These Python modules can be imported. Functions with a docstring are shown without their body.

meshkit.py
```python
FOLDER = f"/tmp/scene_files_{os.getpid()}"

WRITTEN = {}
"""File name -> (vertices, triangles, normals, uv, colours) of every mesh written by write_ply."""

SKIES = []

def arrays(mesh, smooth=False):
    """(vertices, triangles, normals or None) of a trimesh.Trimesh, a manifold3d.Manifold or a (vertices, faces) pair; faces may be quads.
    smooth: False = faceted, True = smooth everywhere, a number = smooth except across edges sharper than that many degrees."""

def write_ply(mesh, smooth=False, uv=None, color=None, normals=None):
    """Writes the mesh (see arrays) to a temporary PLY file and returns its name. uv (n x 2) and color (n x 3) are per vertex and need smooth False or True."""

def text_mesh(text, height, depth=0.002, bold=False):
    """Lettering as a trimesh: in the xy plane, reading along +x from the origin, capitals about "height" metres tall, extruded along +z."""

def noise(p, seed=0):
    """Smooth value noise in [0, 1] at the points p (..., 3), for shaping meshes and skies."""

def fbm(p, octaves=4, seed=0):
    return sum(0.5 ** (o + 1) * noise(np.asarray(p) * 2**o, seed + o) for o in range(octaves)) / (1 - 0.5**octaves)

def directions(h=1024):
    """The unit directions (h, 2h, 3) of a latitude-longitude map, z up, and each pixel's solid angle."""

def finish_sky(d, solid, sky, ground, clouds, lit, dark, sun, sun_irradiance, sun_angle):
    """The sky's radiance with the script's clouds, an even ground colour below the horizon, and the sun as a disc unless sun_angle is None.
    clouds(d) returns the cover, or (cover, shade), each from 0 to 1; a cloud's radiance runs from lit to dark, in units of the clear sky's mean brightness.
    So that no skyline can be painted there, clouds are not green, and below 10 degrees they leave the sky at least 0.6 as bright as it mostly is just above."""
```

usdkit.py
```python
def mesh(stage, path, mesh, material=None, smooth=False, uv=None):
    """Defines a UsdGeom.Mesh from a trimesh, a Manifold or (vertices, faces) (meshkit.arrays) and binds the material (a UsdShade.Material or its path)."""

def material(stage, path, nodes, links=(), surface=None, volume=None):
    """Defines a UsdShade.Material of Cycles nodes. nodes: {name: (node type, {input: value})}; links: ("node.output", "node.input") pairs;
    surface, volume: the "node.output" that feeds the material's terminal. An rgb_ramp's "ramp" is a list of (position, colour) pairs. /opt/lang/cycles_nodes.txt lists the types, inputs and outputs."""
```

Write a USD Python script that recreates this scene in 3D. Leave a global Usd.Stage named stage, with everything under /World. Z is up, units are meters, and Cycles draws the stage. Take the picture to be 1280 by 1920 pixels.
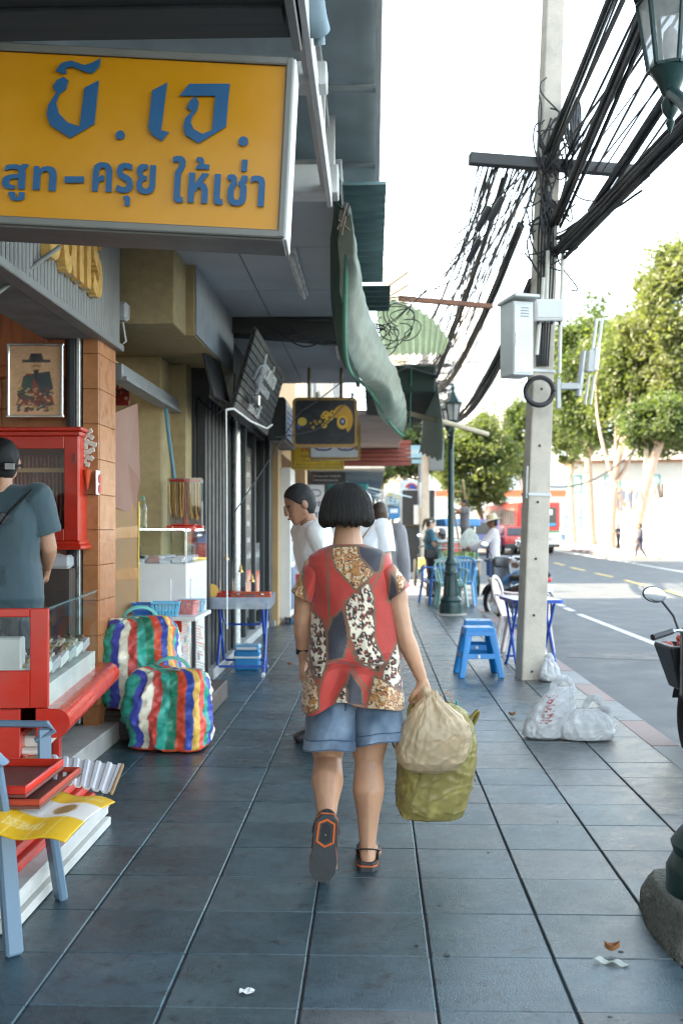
import math, random, glob
import numpy as np, trimesh, usdkit, meshkit
import manifold3d as m3
import shapely.geometry as sg
from shapely import union_all, affinity, box as sbox
from PIL import Image, ImageDraw, ImageFont
from pxr import Usd, UsdGeom, UsdLux, UsdShade, Gf, Sdf, Vt

random.seed(7); RNG = np.random.default_rng(7)
stage = Usd.Stage.CreateInMemory()
UsdGeom.SetStageUpAxis(stage, 'Z'); UsdGeom.SetStageMetersPerUnit(stage, 1.0)
stage.SetDefaultPrim(UsdGeom.Xform.Define(stage, '/World').GetPrim())
UsdGeom.Scope.Define(stage, '/World/Looks')

# ---------------------------------------------------------------- camera, sky, sun
YAW = 0.03; CA, SA = math.cos(YAW), math.sin(YAW); FPX, HZ, EYE = 2000.0, 990.0, 1.4
cam = UsdGeom.Camera.Define(stage, '/World/camera')
cam.AddTranslateOp().Set((0, 0, EYE)); cam.AddRotateZOp().Set(math.degrees(YAW)); cam.AddRotateXOp().Set(90.0)
cam.CreateHorizontalApertureAttr(24.0); cam.CreateVerticalApertureAttr(36.0); cam.CreateFocalLengthAttr(37.5)
cam.CreateVerticalApertureOffsetAttr(30 / 1280 * 24)
cam.CreateFStopAttr(3.2); cam.CreateFocusDistanceAttr(4.6)
cam.CreateExposureAttr(3.0)
SUN_EL, SUN_DIR = math.radians(40), np.array([-1.0, -0.10])
SUN_DIR = SUN_DIR / np.linalg.norm(SUN_DIR)
sv = np.array([SUN_DIR[0] * math.cos(SUN_EL), SUN_DIR[1] * math.cos(SUN_EL), math.sin(SUN_EL)])
sun = UsdLux.DistantLight.Define(stage, '/World/sun_light')
sun.CreateIntensityAttr(1.2); sun.CreateAngleAttr(0.5); sun.CreateColorAttr((1.0, 0.82, 0.60))
sun.GetPrim().CreateAttribute('inputs:normalize', Sdf.ValueTypeNames.Bool).Set(True)
_x = np.cross([0, 0, 1.0], sv); _x /= np.linalg.norm(_x); _y = np.cross(sv, _x)
sun.AddTransformOp().Set(Gf.Matrix4d(*_x, 0, *_y, 0, *sv, 0, 0, 0, 0, 1))
dome = UsdLux.DomeLight.Define(stage, '/World/sky')
dome.GetPrim().SetCustomDataByKey('kind', 'structure')
skym = usdkit.material(stage, '/World/Looks/sky', {
    'tc': ('texture_coordinate', {}),
    'mp': ('mapping', {'scale': (1.0, 1.0, 2.2)}),
    'cl': ('noise_texture', {'scale': 1.7, 'detail': 6.0, 'roughness': 0.55}),
    'rp': ('rgb_ramp', {'ramp': [(0.40, (0, 0, 0)), (0.75, (1, 1, 1))]}),
    'sk': ('sky_texture', {'sky_type': 'single_scattering', 'sun_disc': False, 'sun_elevation': SUN_EL, 'sun_rotation': math.atan2(sv[0], sv[1]), 'aerosol_density': 1.6}),
    'mx': ('mix_color', {'blend_type': 'mix', 'b': (6.0, 6.5, 7.2)}),
    'wb': ('vector_math', {'math_type': 'multiply', 'vector2': (1.02, 1.02, 0.92)}),
    'bg': ('background_shader', {'strength': 0.11})},
    [('tc.generated', 'mp.vector'), ('mp.vector', 'cl.vector'), ('cl.fac', 'rp.fac'), ('rp.color', 'mx.fac'), ('sk.color', 'mx.a'), ('mx.result', 'wb.vector1'), ('wb.vector', 'bg.color')], surface='bg.background')
UsdShade.MaterialBindingAPI.Apply(dome.GetPrim()).Bind(skym)

# ---------------------------------------------------------------- pixel to world
def W(X, Y, z): return np.array([X * CA - Y * SA, X * SA + Y * CA, z])
def P(px, py, d): return W((px - 640) / FPX * d, d, EYE - (py - HZ) / FPX * d)
def G(px, py, z=0.0): return P(px, py, FPX * (EYE - z) / (py - HZ))
def onx(px, py, x0):
    return P(px, py, x0 / ((px - 640) / FPX * CA - SA))

# ---------------------------------------------------------------- mesh builder
_c = np.array([[sx, sy, sz] for sx in (-1, 1) for sy in (-1, 1) for sz in (-1, 1)], float)
_cb = np.vstack([_c * 0.5 + np.eye(3)[k] * 0 for k in range(3)])
def _chbox():
    pts, sel = [], []
    for s in _c:
        for k in range(3):
            pts.append(s); sel.append(k)
    pts, sel = np.array(pts), np.array(sel)
    off = np.array([-pts[i] * (np.arange(3) != sel[i]) for i in range(24)])
    h = trimesh.convex.convex_hull(pts * 0.5 + off * 0.1)
    idx = [int(np.argmin(np.linalg.norm(pts * 0.5 + off * 0.1 - v, axis=1))) for v in h.vertices]
    f = np.array(idx)[h.faces]
    return pts, off, f
_CP, _CO, _CF = _chbox()
def rot(rx=0, ry=0, rz=0):
    e = trimesh.transformations.euler_matrix(rx, ry, rz, 'sxyz'); return e[:3, :3]
def unit(v): v = np.asarray(v, float); return v / max(np.linalg.norm(v), 1e-12)

class B:
    def __init__(s): s.v, s.f, s.n, s.c = [], [], 0, []
    def add(s, v, f, c=None):
        v = np.asarray(v, float); f = np.asarray(f, int)
        if f.shape[1] == 4: f = np.vstack([f[:, [0, 1, 2]], f[:, [0, 2, 3]]])
        s.v.append(v); s.f.append(f + s.n); s.n += len(v)
        if c is not None: s.c.append(np.broadcast_to(np.asarray(c, float), v.shape))
        return s
    def box(s, x0, x1, y0, y1, z0, z1, ch=0.004):
        return s.cb(((x0 + x1) / 2, (y0 + y1) / 2, (z0 + z1) / 2), (x1 - x0, y1 - y0, z1 - z0), None, ch)
    def cb(s, c, size, R=None, ch=0.004):
        size = np.abs(np.asarray(size, float)); ch = min(ch, size.min() * 0.3)
        v = _CP * size / 2 + _CO * ch
        if R is not None: v = v @ np.asarray(R).T
        return s.add(v + np.asarray(c, float), _CF)
    def bar(s, a, b, w, t, up=(0, 0, 1), ch=0.003):
        a, b = np.asarray(a, float), np.asarray(b, float); d = b - a; L = np.linalg.norm(d); d = d / L
        u = np.cross(up, d); u = unit(u) if np.linalg.norm(u) > 1e-6 else unit(np.cross((1, 0, 0), d)); q = np.cross(d, u)
        return s.cb((a + b) / 2, (w, L, t), np.stack([u, d, q], 1), ch)
    def tube(s, pts, r, n=8, cap=True, flat=1.0):
        pts = np.asarray(pts, float); k = len(pts); r = np.broadcast_to(np.asarray(r, float), (k,))
        t = np.gradient(pts, axis=0); t /= np.maximum(np.linalg.norm(t, axis=1, keepdims=True), 1e-9)
        u = np.cross(t[0], (0, 0, 1.0)); u = unit(u) if np.linalg.norm(u) > 0.05 else unit(np.cross(t[0], (0, 1.0, 0)))
        V = []
        a = np.arange(n) / n * 2 * np.pi
        for i in range(k):
            u = unit(u - t[i] * (u @ t[i])); w = np.cross(t[i], u)
            V.append(pts[i] + r[i] * (np.cos(a)[:, None] * u + flat * np.sin(a)[:, None] * w))
        V = np.vstack(V); F = []
        for i in range(k - 1):
            for j in range(n):
                F.append((i * n + j, i * n + (j + 1) % n, (i + 1) * n + (j + 1) % n, (i + 1) * n + j))
        F = np.array(F); F = np.vstack([F[:, [0, 1, 2]], F[:, [0, 2, 3]]])
        if cap:
            V = np.vstack([V, pts[0], pts[-1]]); m = k * n
            F = np.vstack([F, [(m, (j + 1) % n, j) for j in range(n)], [(m + 1, (k - 1) * n + j, (k - 1) * n + (j + 1) % n) for j in range(n)]])
        return s.add(V, F)
    def lathe(s, prof, c=(0, 0, 0), n=24, R=None):
        prof = np.asarray(prof, float); k = len(prof); a = np.arange(n) / n * 2 * np.pi
        V = np.vstack([np.stack([p[0] * np.cos(a), p[0] * np.sin(a), np.full(n, p[1])], 1) for p in prof])
        F = [(i * n + j, i * n + (j + 1) % n, (i + 1) * n + (j + 1) % n, (i + 1) * n + j) for i in range(k - 1) for j in range(n)]
        F = np.array(F); F = np.vstack([F[:, [0, 1, 2]], F[:, [0, 2, 3]]])
        V = np.vstack([V, (0, 0, prof[0][1]), (0, 0, prof[-1][1])]); m = k * n
        F = np.vstack([F, [(m, (j + 1) % n, j) for j in range(n)], [(m + 1, (k - 1) * n + j, (k - 1) * n + (j + 1) % n) for j in range(n)]])
        if R is not None: V = V @ np.asarray(R).T
        return s.add(V + np.asarray(c, float), F)
    def prism(s, poly, o, u, v, depth):
        u, v = np.asarray(u, float), np.asarray(v, float); w = unit(np.cross(u, v))
        polys = getattr(poly, 'geoms', None) or ([poly] if isinstance(poly, sg.Polygon) else [sg.Polygon(poly)])
        for g in polys:
            if g.is_empty or g.area < 1e-9: continue
            m = trimesh.creation.extrude_polygon(g, depth, engine='earcut')
            s.add(np.asarray(o, float) + m.vertices[:, :1] * u + m.vertices[:, 1:2] * v + m.vertices[:, 2:] * w, m.faces)
        return s
    def sheet(s, Pg, th=0.004, c=None, wrap=False):
        Pg = np.asarray(Pg, float); nu, nv = Pg.shape[:2]
        du = np.gradient(Pg, axis=0); dv = np.gradient(Pg, axis=1); nn = np.cross(du, dv); nn /= np.maximum(np.linalg.norm(nn, axis=2, keepdims=True), 1e-9)
        i = np.arange(nu * nv).reshape(nu, nv)
        q = np.stack([i[:-1, :-1], i[1:, :-1], i[1:, 1:], i[:-1, 1:]], -1).reshape(-1, 4)
        A = Pg.reshape(-1, 3); 
        if th == 0: return s.add(A, q, c)
        Bk = (Pg - nn * th).reshape(-1, 3); m = nu * nv
        rim = np.concatenate([i[0, :], i[1:, -1], i[-1, -2::-1], i[-2:0:-1, 0]]); r2 = np.roll(rim, -1)
        F = np.vstack([q, q[:, ::-1] + m, np.stack([rim, rim + m, r2 + m, r2], 1)[:, ::-1]])
        return s.add(np.vstack([A, Bk]), F, None if c is None else np.vstack([c, c]))
    def tm(s, m, o=(0, 0, 0)): return s.add(np.asarray(m.vertices) + np.asarray(o, float), m.faces)
    def man(s, m):
        q = m.to_mesh(); return s.add(q.vert_properties[:, :3], q.tri_verts)
    def out(s): return np.vstack(s.v), np.vstack(s.f)
    def xf(s, R=None, o=(0, 0, 0)):
        s.v = [(v if R is None else v @ np.asarray(R).T) + np.asarray(o, float) for v in s.v]; return s

# ---------------------------------------------------------------- prims
_used = {}
def path_for(parent, name):
    base = f'{parent}/{name}'; k = _used.get(base, 0); _used[base] = k + 1
    return base if k == 0 else f'{base}_{k:03d}'
def tagp(p, label=None, cat=None, group=None, kind=None):
    for k, v in (('label', label), ('category', cat), ('group', group), ('kind', kind)):
        if v: p.SetCustomDataByKey(k, v)
def mkmesh(path, b, m, smooth=None, color=None):
    if isinstance(b, B):
        if color is None and b.c: color = np.vstack(b.c)
        g = b.out()
    else: g = b
    if color is not None and smooth not in (False, True): smooth = True
    pr = usdkit.mesh(stage, path, g, m, smooth=30 if smooth is None else smooth)
    if color is not None:
        UsdGeom.PrimvarsAPI(pr).CreatePrimvar('Cd', Sdf.ValueTypeNames.Color3fArray, 'vertex').Set(Vt.Vec3fArray.FromNumpy(np.asarray(color, np.float32)))
    return pr
class T:
    def __init__(s, name, label=None, cat=None, loc=(0, 0, 0), rz=0.0, group=None, kind=None, world=False):
        s.name, s.path, s.loc, s.rz, s.world, s.cat, s.group = name, path_for('/World', name), np.asarray(loc, float), rz, world, cat, group
        s.x = UsdGeom.Xform.Define(stage, s.path)
        if np.any(s.loc): s.x.AddTranslateOp().Set(tuple(map(float, s.loc)))
        if rz: s.x.AddRotateZOp().Set(math.degrees(rz))
        tagp(s.x.GetPrim(), label, cat, group, kind)
    def p(s, name, b, m, parent=None, label=None, smooth=None, color=None, kind=None):
        if s.world and isinstance(b, B):
            b.xf(None, -s.loc)
            if s.rz: b.xf(rot(0, 0, -s.rz))
        path = path_for(parent or s.path, name)
        pr = mkmesh(path, b, m, smooth, color); tagp(pr.GetPrim(), label, kind=kind)
        return path
def one(name, b, m, label=None, cat=None, group=None, kind=None, smooth=None, color=None, loc=None):
    path = path_for('/World', name)
    if loc is not None: b.xf(None, -np.asarray(loc, float))
    pr = mkmesh(path, b, m, smooth, color); tagp(pr.GetPrim(), label, cat, group, kind)
    if loc is not None: pr.AddTranslateOp().Set(tuple(map(float, loc)))
    return path
def dup(t, loc, rz=0.0, label=None, group=None):
    x = UsdGeom.Xform.Define(stage, path_for('/World', t.name))
    x.AddTranslateOp().Set(tuple(map(float, loc)))
    if rz: x.AddRotateZOp().Set(math.degrees(rz))
    p = x.GetPrim(); p.GetReferences().AddInternalReference(Sdf.Path(t.path)); p.SetInstanceable(True)
    # order of ops is authored here, so the copy does not inherit the source's place
    x.SetXformOpOrder([o for o in x.GetOrderedXformOps() if o.GetOpName() in (['xformOp:translate'] + (['xformOp:rotateZ'] if rz else []))])
    tagp(p, label, t.cat, group or t.group); return p

# ---------------------------------------------------------------- materials
_mats = {}
def lin(c):
    c = np.asarray(c, float) / 255.0
    return np.where(c <= 0.04045, c / 12.92, ((c + 0.055) / 1.055) ** 2.4)
def mat(name, col=(0.5, 0.5, 0.5), rough=0.55, metal=0.0, var=0.12, vs=5.0, bump=0.0, bs=60.0, dirt=0.0, dcol=(0.06, 0.05, 0.04), ds=1.6, spec=0.5, coat=0.0, sheen=0.0, rnd=0.0, sub=0.0, trans=0.0, vc=False, coords='object', stretch=None, emit=None, rvar=0.12, stain=0.0):
    if name in _mats: return _mats[name]
    col = np.asarray(col, float); N, L = {}, []
    N['tc'] = ('texture_coordinate', {}) if coords == 'object' else ('geometry', {})
    src = 'tc.object' if coords == 'object' else 'tc.position'
    if stretch:
        N['mp'] = ('mapping', {'scale': stretch}); L.append((src, 'mp.vector')); src = 'mp.vector'
    N['n1'] = ('noise_texture', {'scale': vs, 'detail': 5.0, 'roughness': 0.6}); L.append((src, 'n1.vector'))
    N['r1'] = ('map_range', {'from_min': 0.28, 'from_max': 0.72, 'to_min': 1 - var, 'to_max': 1 + var}); L.append(('n1.fac', 'r1.value'))
    N['mul'] = ('vector_math', {'math_type': 'scale', 'vector1': tuple(col)}); L.append(('r1.result', 'mul.scale'))
    if vc:
        N['at'] = ('attribute', {'attribute': 'Cd'}); L.append(('at.color', 'mul.vector1'))
    cur = 'mul.vector'
    if rnd:
        N['oi'] = ('object_info', {}); N['rr'] = ('map_range', {'to_min': 1 - rnd, 'to_max': 1 + rnd}); L.append(('oi.random', 'rr.value'))
        N['m2'] = ('vector_math', {'math_type': 'scale'}); L += [(cur, 'm2.vector1'), ('rr.result', 'm2.scale')]; cur = 'm2.vector'
    if dirt:
        N['n2'] = ('noise_texture', {'scale': ds, 'detail': 8.0, 'roughness': 0.68}); L.append((src, 'n2.vector'))
        N['r2'] = ('map_range', {'from_min': 0.48, 'from_max': 0.72, 'to_min': 0.0, 'to_max': dirt, 'clamp': True}); L.append(('n2.fac', 'r2.value'))
        N['dx'] = ('mix_color', {'blend_type': 'mix', 'b': tuple(dcol)}); L += [('r2.result', 'dx.fac'), (cur, 'dx.a')]; cur = 'dx.result'
    if stain:
        N['n3'] = ('noise_texture', {'scale': 13.0, 'detail': 3.0, 'distortion': 0.6}); N['r3'] = ('map_range', {'from_min': 0.60, 'from_max': 0.68, 'to_min': 1.0, 'to_max': 1.0 - stain, 'clamp': True}); N['n4'] = ('noise_texture', {'scale': 0.8, 'detail': 6.0, 'roughness': 0.7}); N['r4'] = ('map_range', {'from_min': 0.35, 'from_max': 0.65, 'to_min': 0.72, 'to_max': 1.2}); N['m3'] = ('math', {'math_type': 'multiply'}); N['m4'] = ('vector_math', {'math_type': 'scale'})
        L += [(src, 'n3.vector'), (src, 'n4.vector'), ('n3.fac', 'r3.value'), ('n4.fac', 'r4.value'), ('r3.result', 'm3.value1'), ('r4.result', 'm3.value2'), (cur, 'm4.vector1'), ('m3.value', 'm4.scale')]; cur = 'm4.vector'
    pr = {'metallic': metal, 'specular_ior_level': spec}
    if coat: pr.update(coat_weight=coat, coat_roughness=0.08)
    if sheen: pr.update(sheen_weight=sheen, sheen_roughness=0.5)
    if sub: pr.update(subsurface_weight=sub, subsurface_radius=(0.02, 0.008, 0.005), subsurface_scale=0.5)
    if trans: pr.update(transmission_weight=trans)
    if emit is not None:
        pr.update(emission_strength=emit); L.append((cur, 'b.emission_color'))
    N['b'] = ('principled_bsdf', pr); L.append((cur, 'b.base_color'))
    N['rg'] = ('map_range', {'from_min': 0.3, 'from_max': 0.7, 'to_min': max(rough - rvar, 0.03), 'to_max': min(rough + rvar, 1.0)}); L += [('n1.fac', 'rg.value'), ('rg.result', 'b.roughness')]
    if bump:
        N['nb'] = ('noise_texture', {'scale': bs, 'detail': 4.0, 'roughness': 0.6}); N['bp'] = ('bump', {'strength': 1.0, 'distance': bump})
        L += [(src, 'nb.vector'), ('nb.fac', 'bp.height'), ('bp.normal', 'b.normal')]
    _mats[name] = usdkit.material(stage, f'/World/Looks/{name}', N, L, surface='b.BSDF'); return _mats[name]
def glassm(name='pane_glass', tint=(0.93, 0.96, 0.96), ior=1.45, rough=0.02):
    if name not in _mats:
        _mats[name] = usdkit.material(stage, f'/World/Looks/{name}', {'t': ('transparent_bsdf', {'color': tint}), 'g': ('glossy_bsdf', {'color': (1, 1, 1), 'roughness': rough}), 'f': ('layer_weight', {'blend': 0.15}), 'k': ('math', {'math_type': 'multiply_add', 'value2': (ior - 1) * 1.1, 'value3': 0.03}), 'm': ('mix_closure', {})},
            [('f.facing', 'k.value1'), ('k.value', 'm.fac'), ('t.BSDF', 'm.closure1'), ('g.BSDF', 'm.closure2')], surface='m.closure')
    return _mats[name]
def filmm(name, col, tr=0.45, clear=0.0, rough=0.3, vc=False, bump=0.004, bs=25.0, tcol=None, crinkle=False):
    """thin sheet plastic, cloth or leaf: some light passes through it"""
    if name in _mats: return _mats[name]
    col = np.asarray(col, float)
    N = {'tc': ('texture_coordinate', {}), 'n': ('noise_texture', {'scale': bs, 'detail': 5.0, **({'type': 'ridged_multifractal', 'use_normalize': True, 'distortion': 0.8} if crinkle else {})}), 'bp': ('bump', {'distance': bump}), 'oi': ('object_info', {}),
         'r': ('map_range', {'from_min': 0.3, 'from_max': 0.7, 'to_min': 0.82, 'to_max': 1.15}), 's': ('vector_math', {'math_type': 'scale', 'vector1': tuple(col)}), 's2': ('vector_math', {'math_type': 'multiply', 'vector2': tuple(tcol if tcol is not None else (1, 1, 1))}),
         'b': ('principled_bsdf', {'roughness': rough}), 't': ('translucent_bsdf', {}), 'm': ('mix_closure', {'fac': tr})}
    L = [('tc.object', 'n.vector'), ('n.fac', 'bp.height'), ('n.fac', 'r.value'), ('r.result', 's.scale'), ('s.vector', 'b.base_color'), ('s.vector', 's2.vector1'), ('s2.vector', 't.color'), ('bp.normal', 'b.normal'), ('b.BSDF', 'm.closure1'), ('t.BSDF', 'm.closure2')]
    if vc: N['at'] = ('attribute', {'attribute': 'Cd'}); L.append(('at.color', 's.vector1'))
    end = 'm.closure'
    if clear:
        N['tp'] = ('transparent_bsdf', {'color': (0.95, 0.95, 0.95)}); N['m2'] = ('mix_closure', {'fac': clear}); L += [('m.closure', 'm2.closure1'), ('tp.BSDF', 'm2.closure2')]; end = 'm2.closure'
    _mats[name] = usdkit.material(stage, f'/World/Looks/{name}', N, L, surface=end); return _mats[name]

# ---------------------------------------------------------------- lettering and flat print
FD = glob.glob('/opt/blender-*/*/datafiles/fonts/')[0]
def font(kind, size, wgt=500, wid=100):
    if kind == 'thai':
        f = ImageFont.truetype(FD + 'NotoSansThai-VariableFont_wdth,wght.woff2', size); f.set_variation_by_axes([wgt, wid]); return f
    if kind == 'cjk': return ImageFont.truetype(FD + 'Noto Sans CJK Regular.woff2', size)
    return ImageFont.truetype(FD + 'Inter.woff2', size)
def tshape(text, kind='thai', wgt=600, wid=90, stroke=0, size=96):
    """the lettering as a shapely shape, 1 unit tall letters of about 0.7"""
    f = font(kind, size, wgt, wid); x0, y0, x1, y1 = f.getbbox(text, anchor='ls', stroke_width=stroke)
    im = Image.new('L', (x1 - x0 + 8, y1 - y0 + 8)); ImageDraw.Draw(im).text((4 - x0, 4 - y0), text, 255, f, anchor='ls', stroke_width=stroke)
    on = np.pad(np.asarray(im) > 127, ((0, 0), (1, 1))).astype(np.int8)
    rows, st = np.nonzero(np.diff(on, axis=1) == 1); en = np.nonzero(np.diff(on, axis=1) == -1)[1]
    sh = union_all(sbox(st, -rows - 1, en, -rows)).buffer(0.6).buffer(-0.6).simplify(0.6)
    return affinity.affine_transform(sh, [1 / size, 0, 0, 1 / size, 0, (4 - y0) / size])
def fit(sh, x0, x1, y0, y1):
    a, b, c, d = sh.bounds
    return affinity.affine_transform(sh, [(x1 - x0) / (c - a), 0, 0, (y1 - y0) / (d - b), x0 - a * (x1 - x0) / (c - a), y0 - b * (y1 - y0) / (d - b)])
def printed(img, o, u, v, nx, ny, th=0.0, bulge=None):
    """a flat print: a fine mesh whose vertices carry the colours drawn in img; o lower left corner, u across, v up"""
    o, u, v = (np.asarray(q, float) for q in (o, u, v)); im = img.resize((nx, ny), Image.LANCZOS)
    c = lin(np.asarray(im.convert('RGB'))[::-1]).transpose(1, 0, 2).reshape(-1, 3)
    s, t = np.meshgrid(np.linspace(0, 1, nx), np.linspace(0, 1, ny), indexing='ij')
    Pg = o + s[..., None] * u + t[..., None] * v
    if bulge is not None: Pg = Pg + bulge(s, t)[..., None] * unit(np.cross(u, v))
    return B().sheet(Pg, th, c)
def canvas(w, h, bg):
    im = Image.new('RGB', (w, h), bg); return im, ImageDraw.Draw(im)
PR = lambda rough=0.35: mat(f'flat_print_{int(rough*100)}', (1, 1, 1), rough, vc=True, var=0.05, vs=8)
fbm, vnoise = meshkit.fbm, meshkit.noise
# ================================================================ ground, road, pavement
asph = mat('asphalt', (0.062, 0.070, 0.077), 0.6, var=0.22, vs=2.2, bump=0.006, bs=90, dirt=0.5, dcol=(0.085, 0.085, 0.083), ds=0.35, coords='world')
conc = mat('concrete', (0.36, 0.345, 0.315), 0.8, var=0.14, vs=4, bump=0.006, bs=70, dirt=0.35, dcol=(0.16, 0.15, 0.13), ds=1.3)
def plate(pts, z, th=0.02):
    return B().prism(sg.Polygon(pts), (0, 0, z - th), (1, 0, 0), (0, 1, 0), th)
one('ground', plate([(-1500, -800), (1500, -800), (1500, 2500), (-1500, 2500)], -0.16), mat('earth', (0.12, 0.115, 0.10), 0.9, coords='world', vs=0.2), kind='structure')
road = T('road', kind='structure')
road.p('asphalt', plate([(-40, -20), (60, -20), (60, 260), (-40, 260)], -0.12), asph)
wpaint = mat('road_paint_white', (0.55, 0.55, 0.53), 0.6, var=0.25, vs=9, dirt=0.55, dcol=(0.12, 0.12, 0.12), ds=7, coords='world')
ypaint = mat('road_paint_yellow', (0.60, 0.42, 0.10), 0.6, var=0.25, vs=9, dirt=0.4, dcol=(0.12, 0.12, 0.12), ds=7, coords='world')
def stripe(a, b, w, m=wpaint, name='line_marking'):
    a, b = np.array(a[:2]), np.array(b[:2]); d = unit(b - a); n = np.array([-d[1], d[0]]) * w / 2
    road.p(name, plate([a + n, b + n, b - n, a - n], -0.116, 0.003), m)
RZ = -0.12
stripe(G(1085, 1152, RZ), G(1290, 1232, RZ), 0.12)
stripe(G(1060, 1140, RZ), G(1073, 1146, RZ), 0.12); stripe(G(1046, 1133, RZ), G(1056, 1137, RZ), 0.12)
for a, b in (((1245, 1107), (1290, 1119)), ((1172, 1088), (1208, 1098)), ((1116, 1075), (1148, 1082)), ((1070, 1064), (1096, 1070)), ((1038, 1055), (1058, 1060))):
    stripe(G(*a, RZ), G(*b, RZ), 0.14, ypaint, 'yellow_dash')
stripe(G(1196, 1058, RZ), G(1300, 1076, RZ), 0.15)
stripe(G(1042, 1032, RZ), G(1130, 1047, RZ), 0.2)
for k in range(4):
    q0 = G(1142 + 14 * k, 1048.5 + 2.3 * k, RZ); q1 = G(1150 + 14 * k, 1050 + 2.3 * k, RZ); stripe(q0, q1, 0.18)
for (px, py, w) in ((1197, 1118, 0.16),): stripe(G(px - 4, py, RZ), G(px + 4, py, RZ), 0.09, wpaint, 'paint_scrap')
# patch of rough darker asphalt and a lane-wide worn strip
patchm = mat('asphalt_patch', (0.040, 0.042, 0.046), 0.5, var=0.35, vs=5, bump=0.012, bs=45, dirt=0.4, dcol=(0.10, 0.10, 0.10), ds=4, coords='world')
g0, g1 = G(1055, 1228, RZ), G(1290, 1245, RZ)
road.p('asphalt_patch', plate([(g0[0], g0[1] - .25), (g0[0] + .9, g0[1] - .5), (g1[0] + 1.2, g0[1] - .45), (g1[0] + 1.4, g0[1] + .25), (g0[0] + 1.2, g0[1] + .35), (g0[0] + .1, g0[1] + .2)], -0.1165, 0.003), patchm)

pav = T('pavement', kind='structure')
jointm = mat('dark_joint', (0.02, 0.021, 0.023), 0.85, coords='world')
pav.p('bedding', B().box(-3.2, 1.765, 0.2, 20.3, -0.3, -0.010, 0), jointm)
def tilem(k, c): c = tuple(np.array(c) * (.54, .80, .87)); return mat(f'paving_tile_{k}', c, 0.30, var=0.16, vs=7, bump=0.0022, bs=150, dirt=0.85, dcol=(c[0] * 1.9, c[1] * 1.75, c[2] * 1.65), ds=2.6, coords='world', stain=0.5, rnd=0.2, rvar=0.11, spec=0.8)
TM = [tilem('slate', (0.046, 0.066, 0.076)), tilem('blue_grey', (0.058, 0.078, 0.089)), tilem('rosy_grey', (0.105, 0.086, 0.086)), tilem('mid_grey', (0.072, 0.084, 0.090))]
cand = []
for i in range(9):
    for k in range(-6, 45):
        x0, y0 = -1.815 + 0.4 * i, 3.10 + 0.39 * k
        cx, cy = x0 + .2, y0 + .195
        X, Y = cx * CA + cy * SA, cy * CA - cx * SA
        if Y < 2.4: continue
        px = 640 + FPX * X / Y
        cand.append((Y if -260 < px < 1500 else Y + 99, i, k, x0, y0))
cand.sort()
rest = {}
tr = random.Random(3)
for n, (Y, i, k, x0, y0) in enumerate(cand):
    pink = (0.0, 0.0, 0.0, 0.02, 0.04, 0.12, 0.35, 0.7, 0.5)[i]
    m = TM[2] if tr.random() < pink else TM[tr.choice((0, 0, 1, 1, 3))]
    sh = 0.195 if i >= 7 and k < 18 and i == 8 else 0.0
    b = B(); z = tr.uniform(-0.0012, 0.0012)
    b.cb((x0 + .2 + tr.uniform(-.001, .001), y0 + .195 + sh, z - 0.015), (0.3915, 0.386, 0.03), rot(tr.uniform(-.0022, .0022), tr.uniform(-.0022, .0022), tr.uniform(-.002, .002)), 0.0035)
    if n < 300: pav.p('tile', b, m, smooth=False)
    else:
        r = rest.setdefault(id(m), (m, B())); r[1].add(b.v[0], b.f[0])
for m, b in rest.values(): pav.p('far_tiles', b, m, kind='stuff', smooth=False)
b = B(); gr = random.Random(19)
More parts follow.
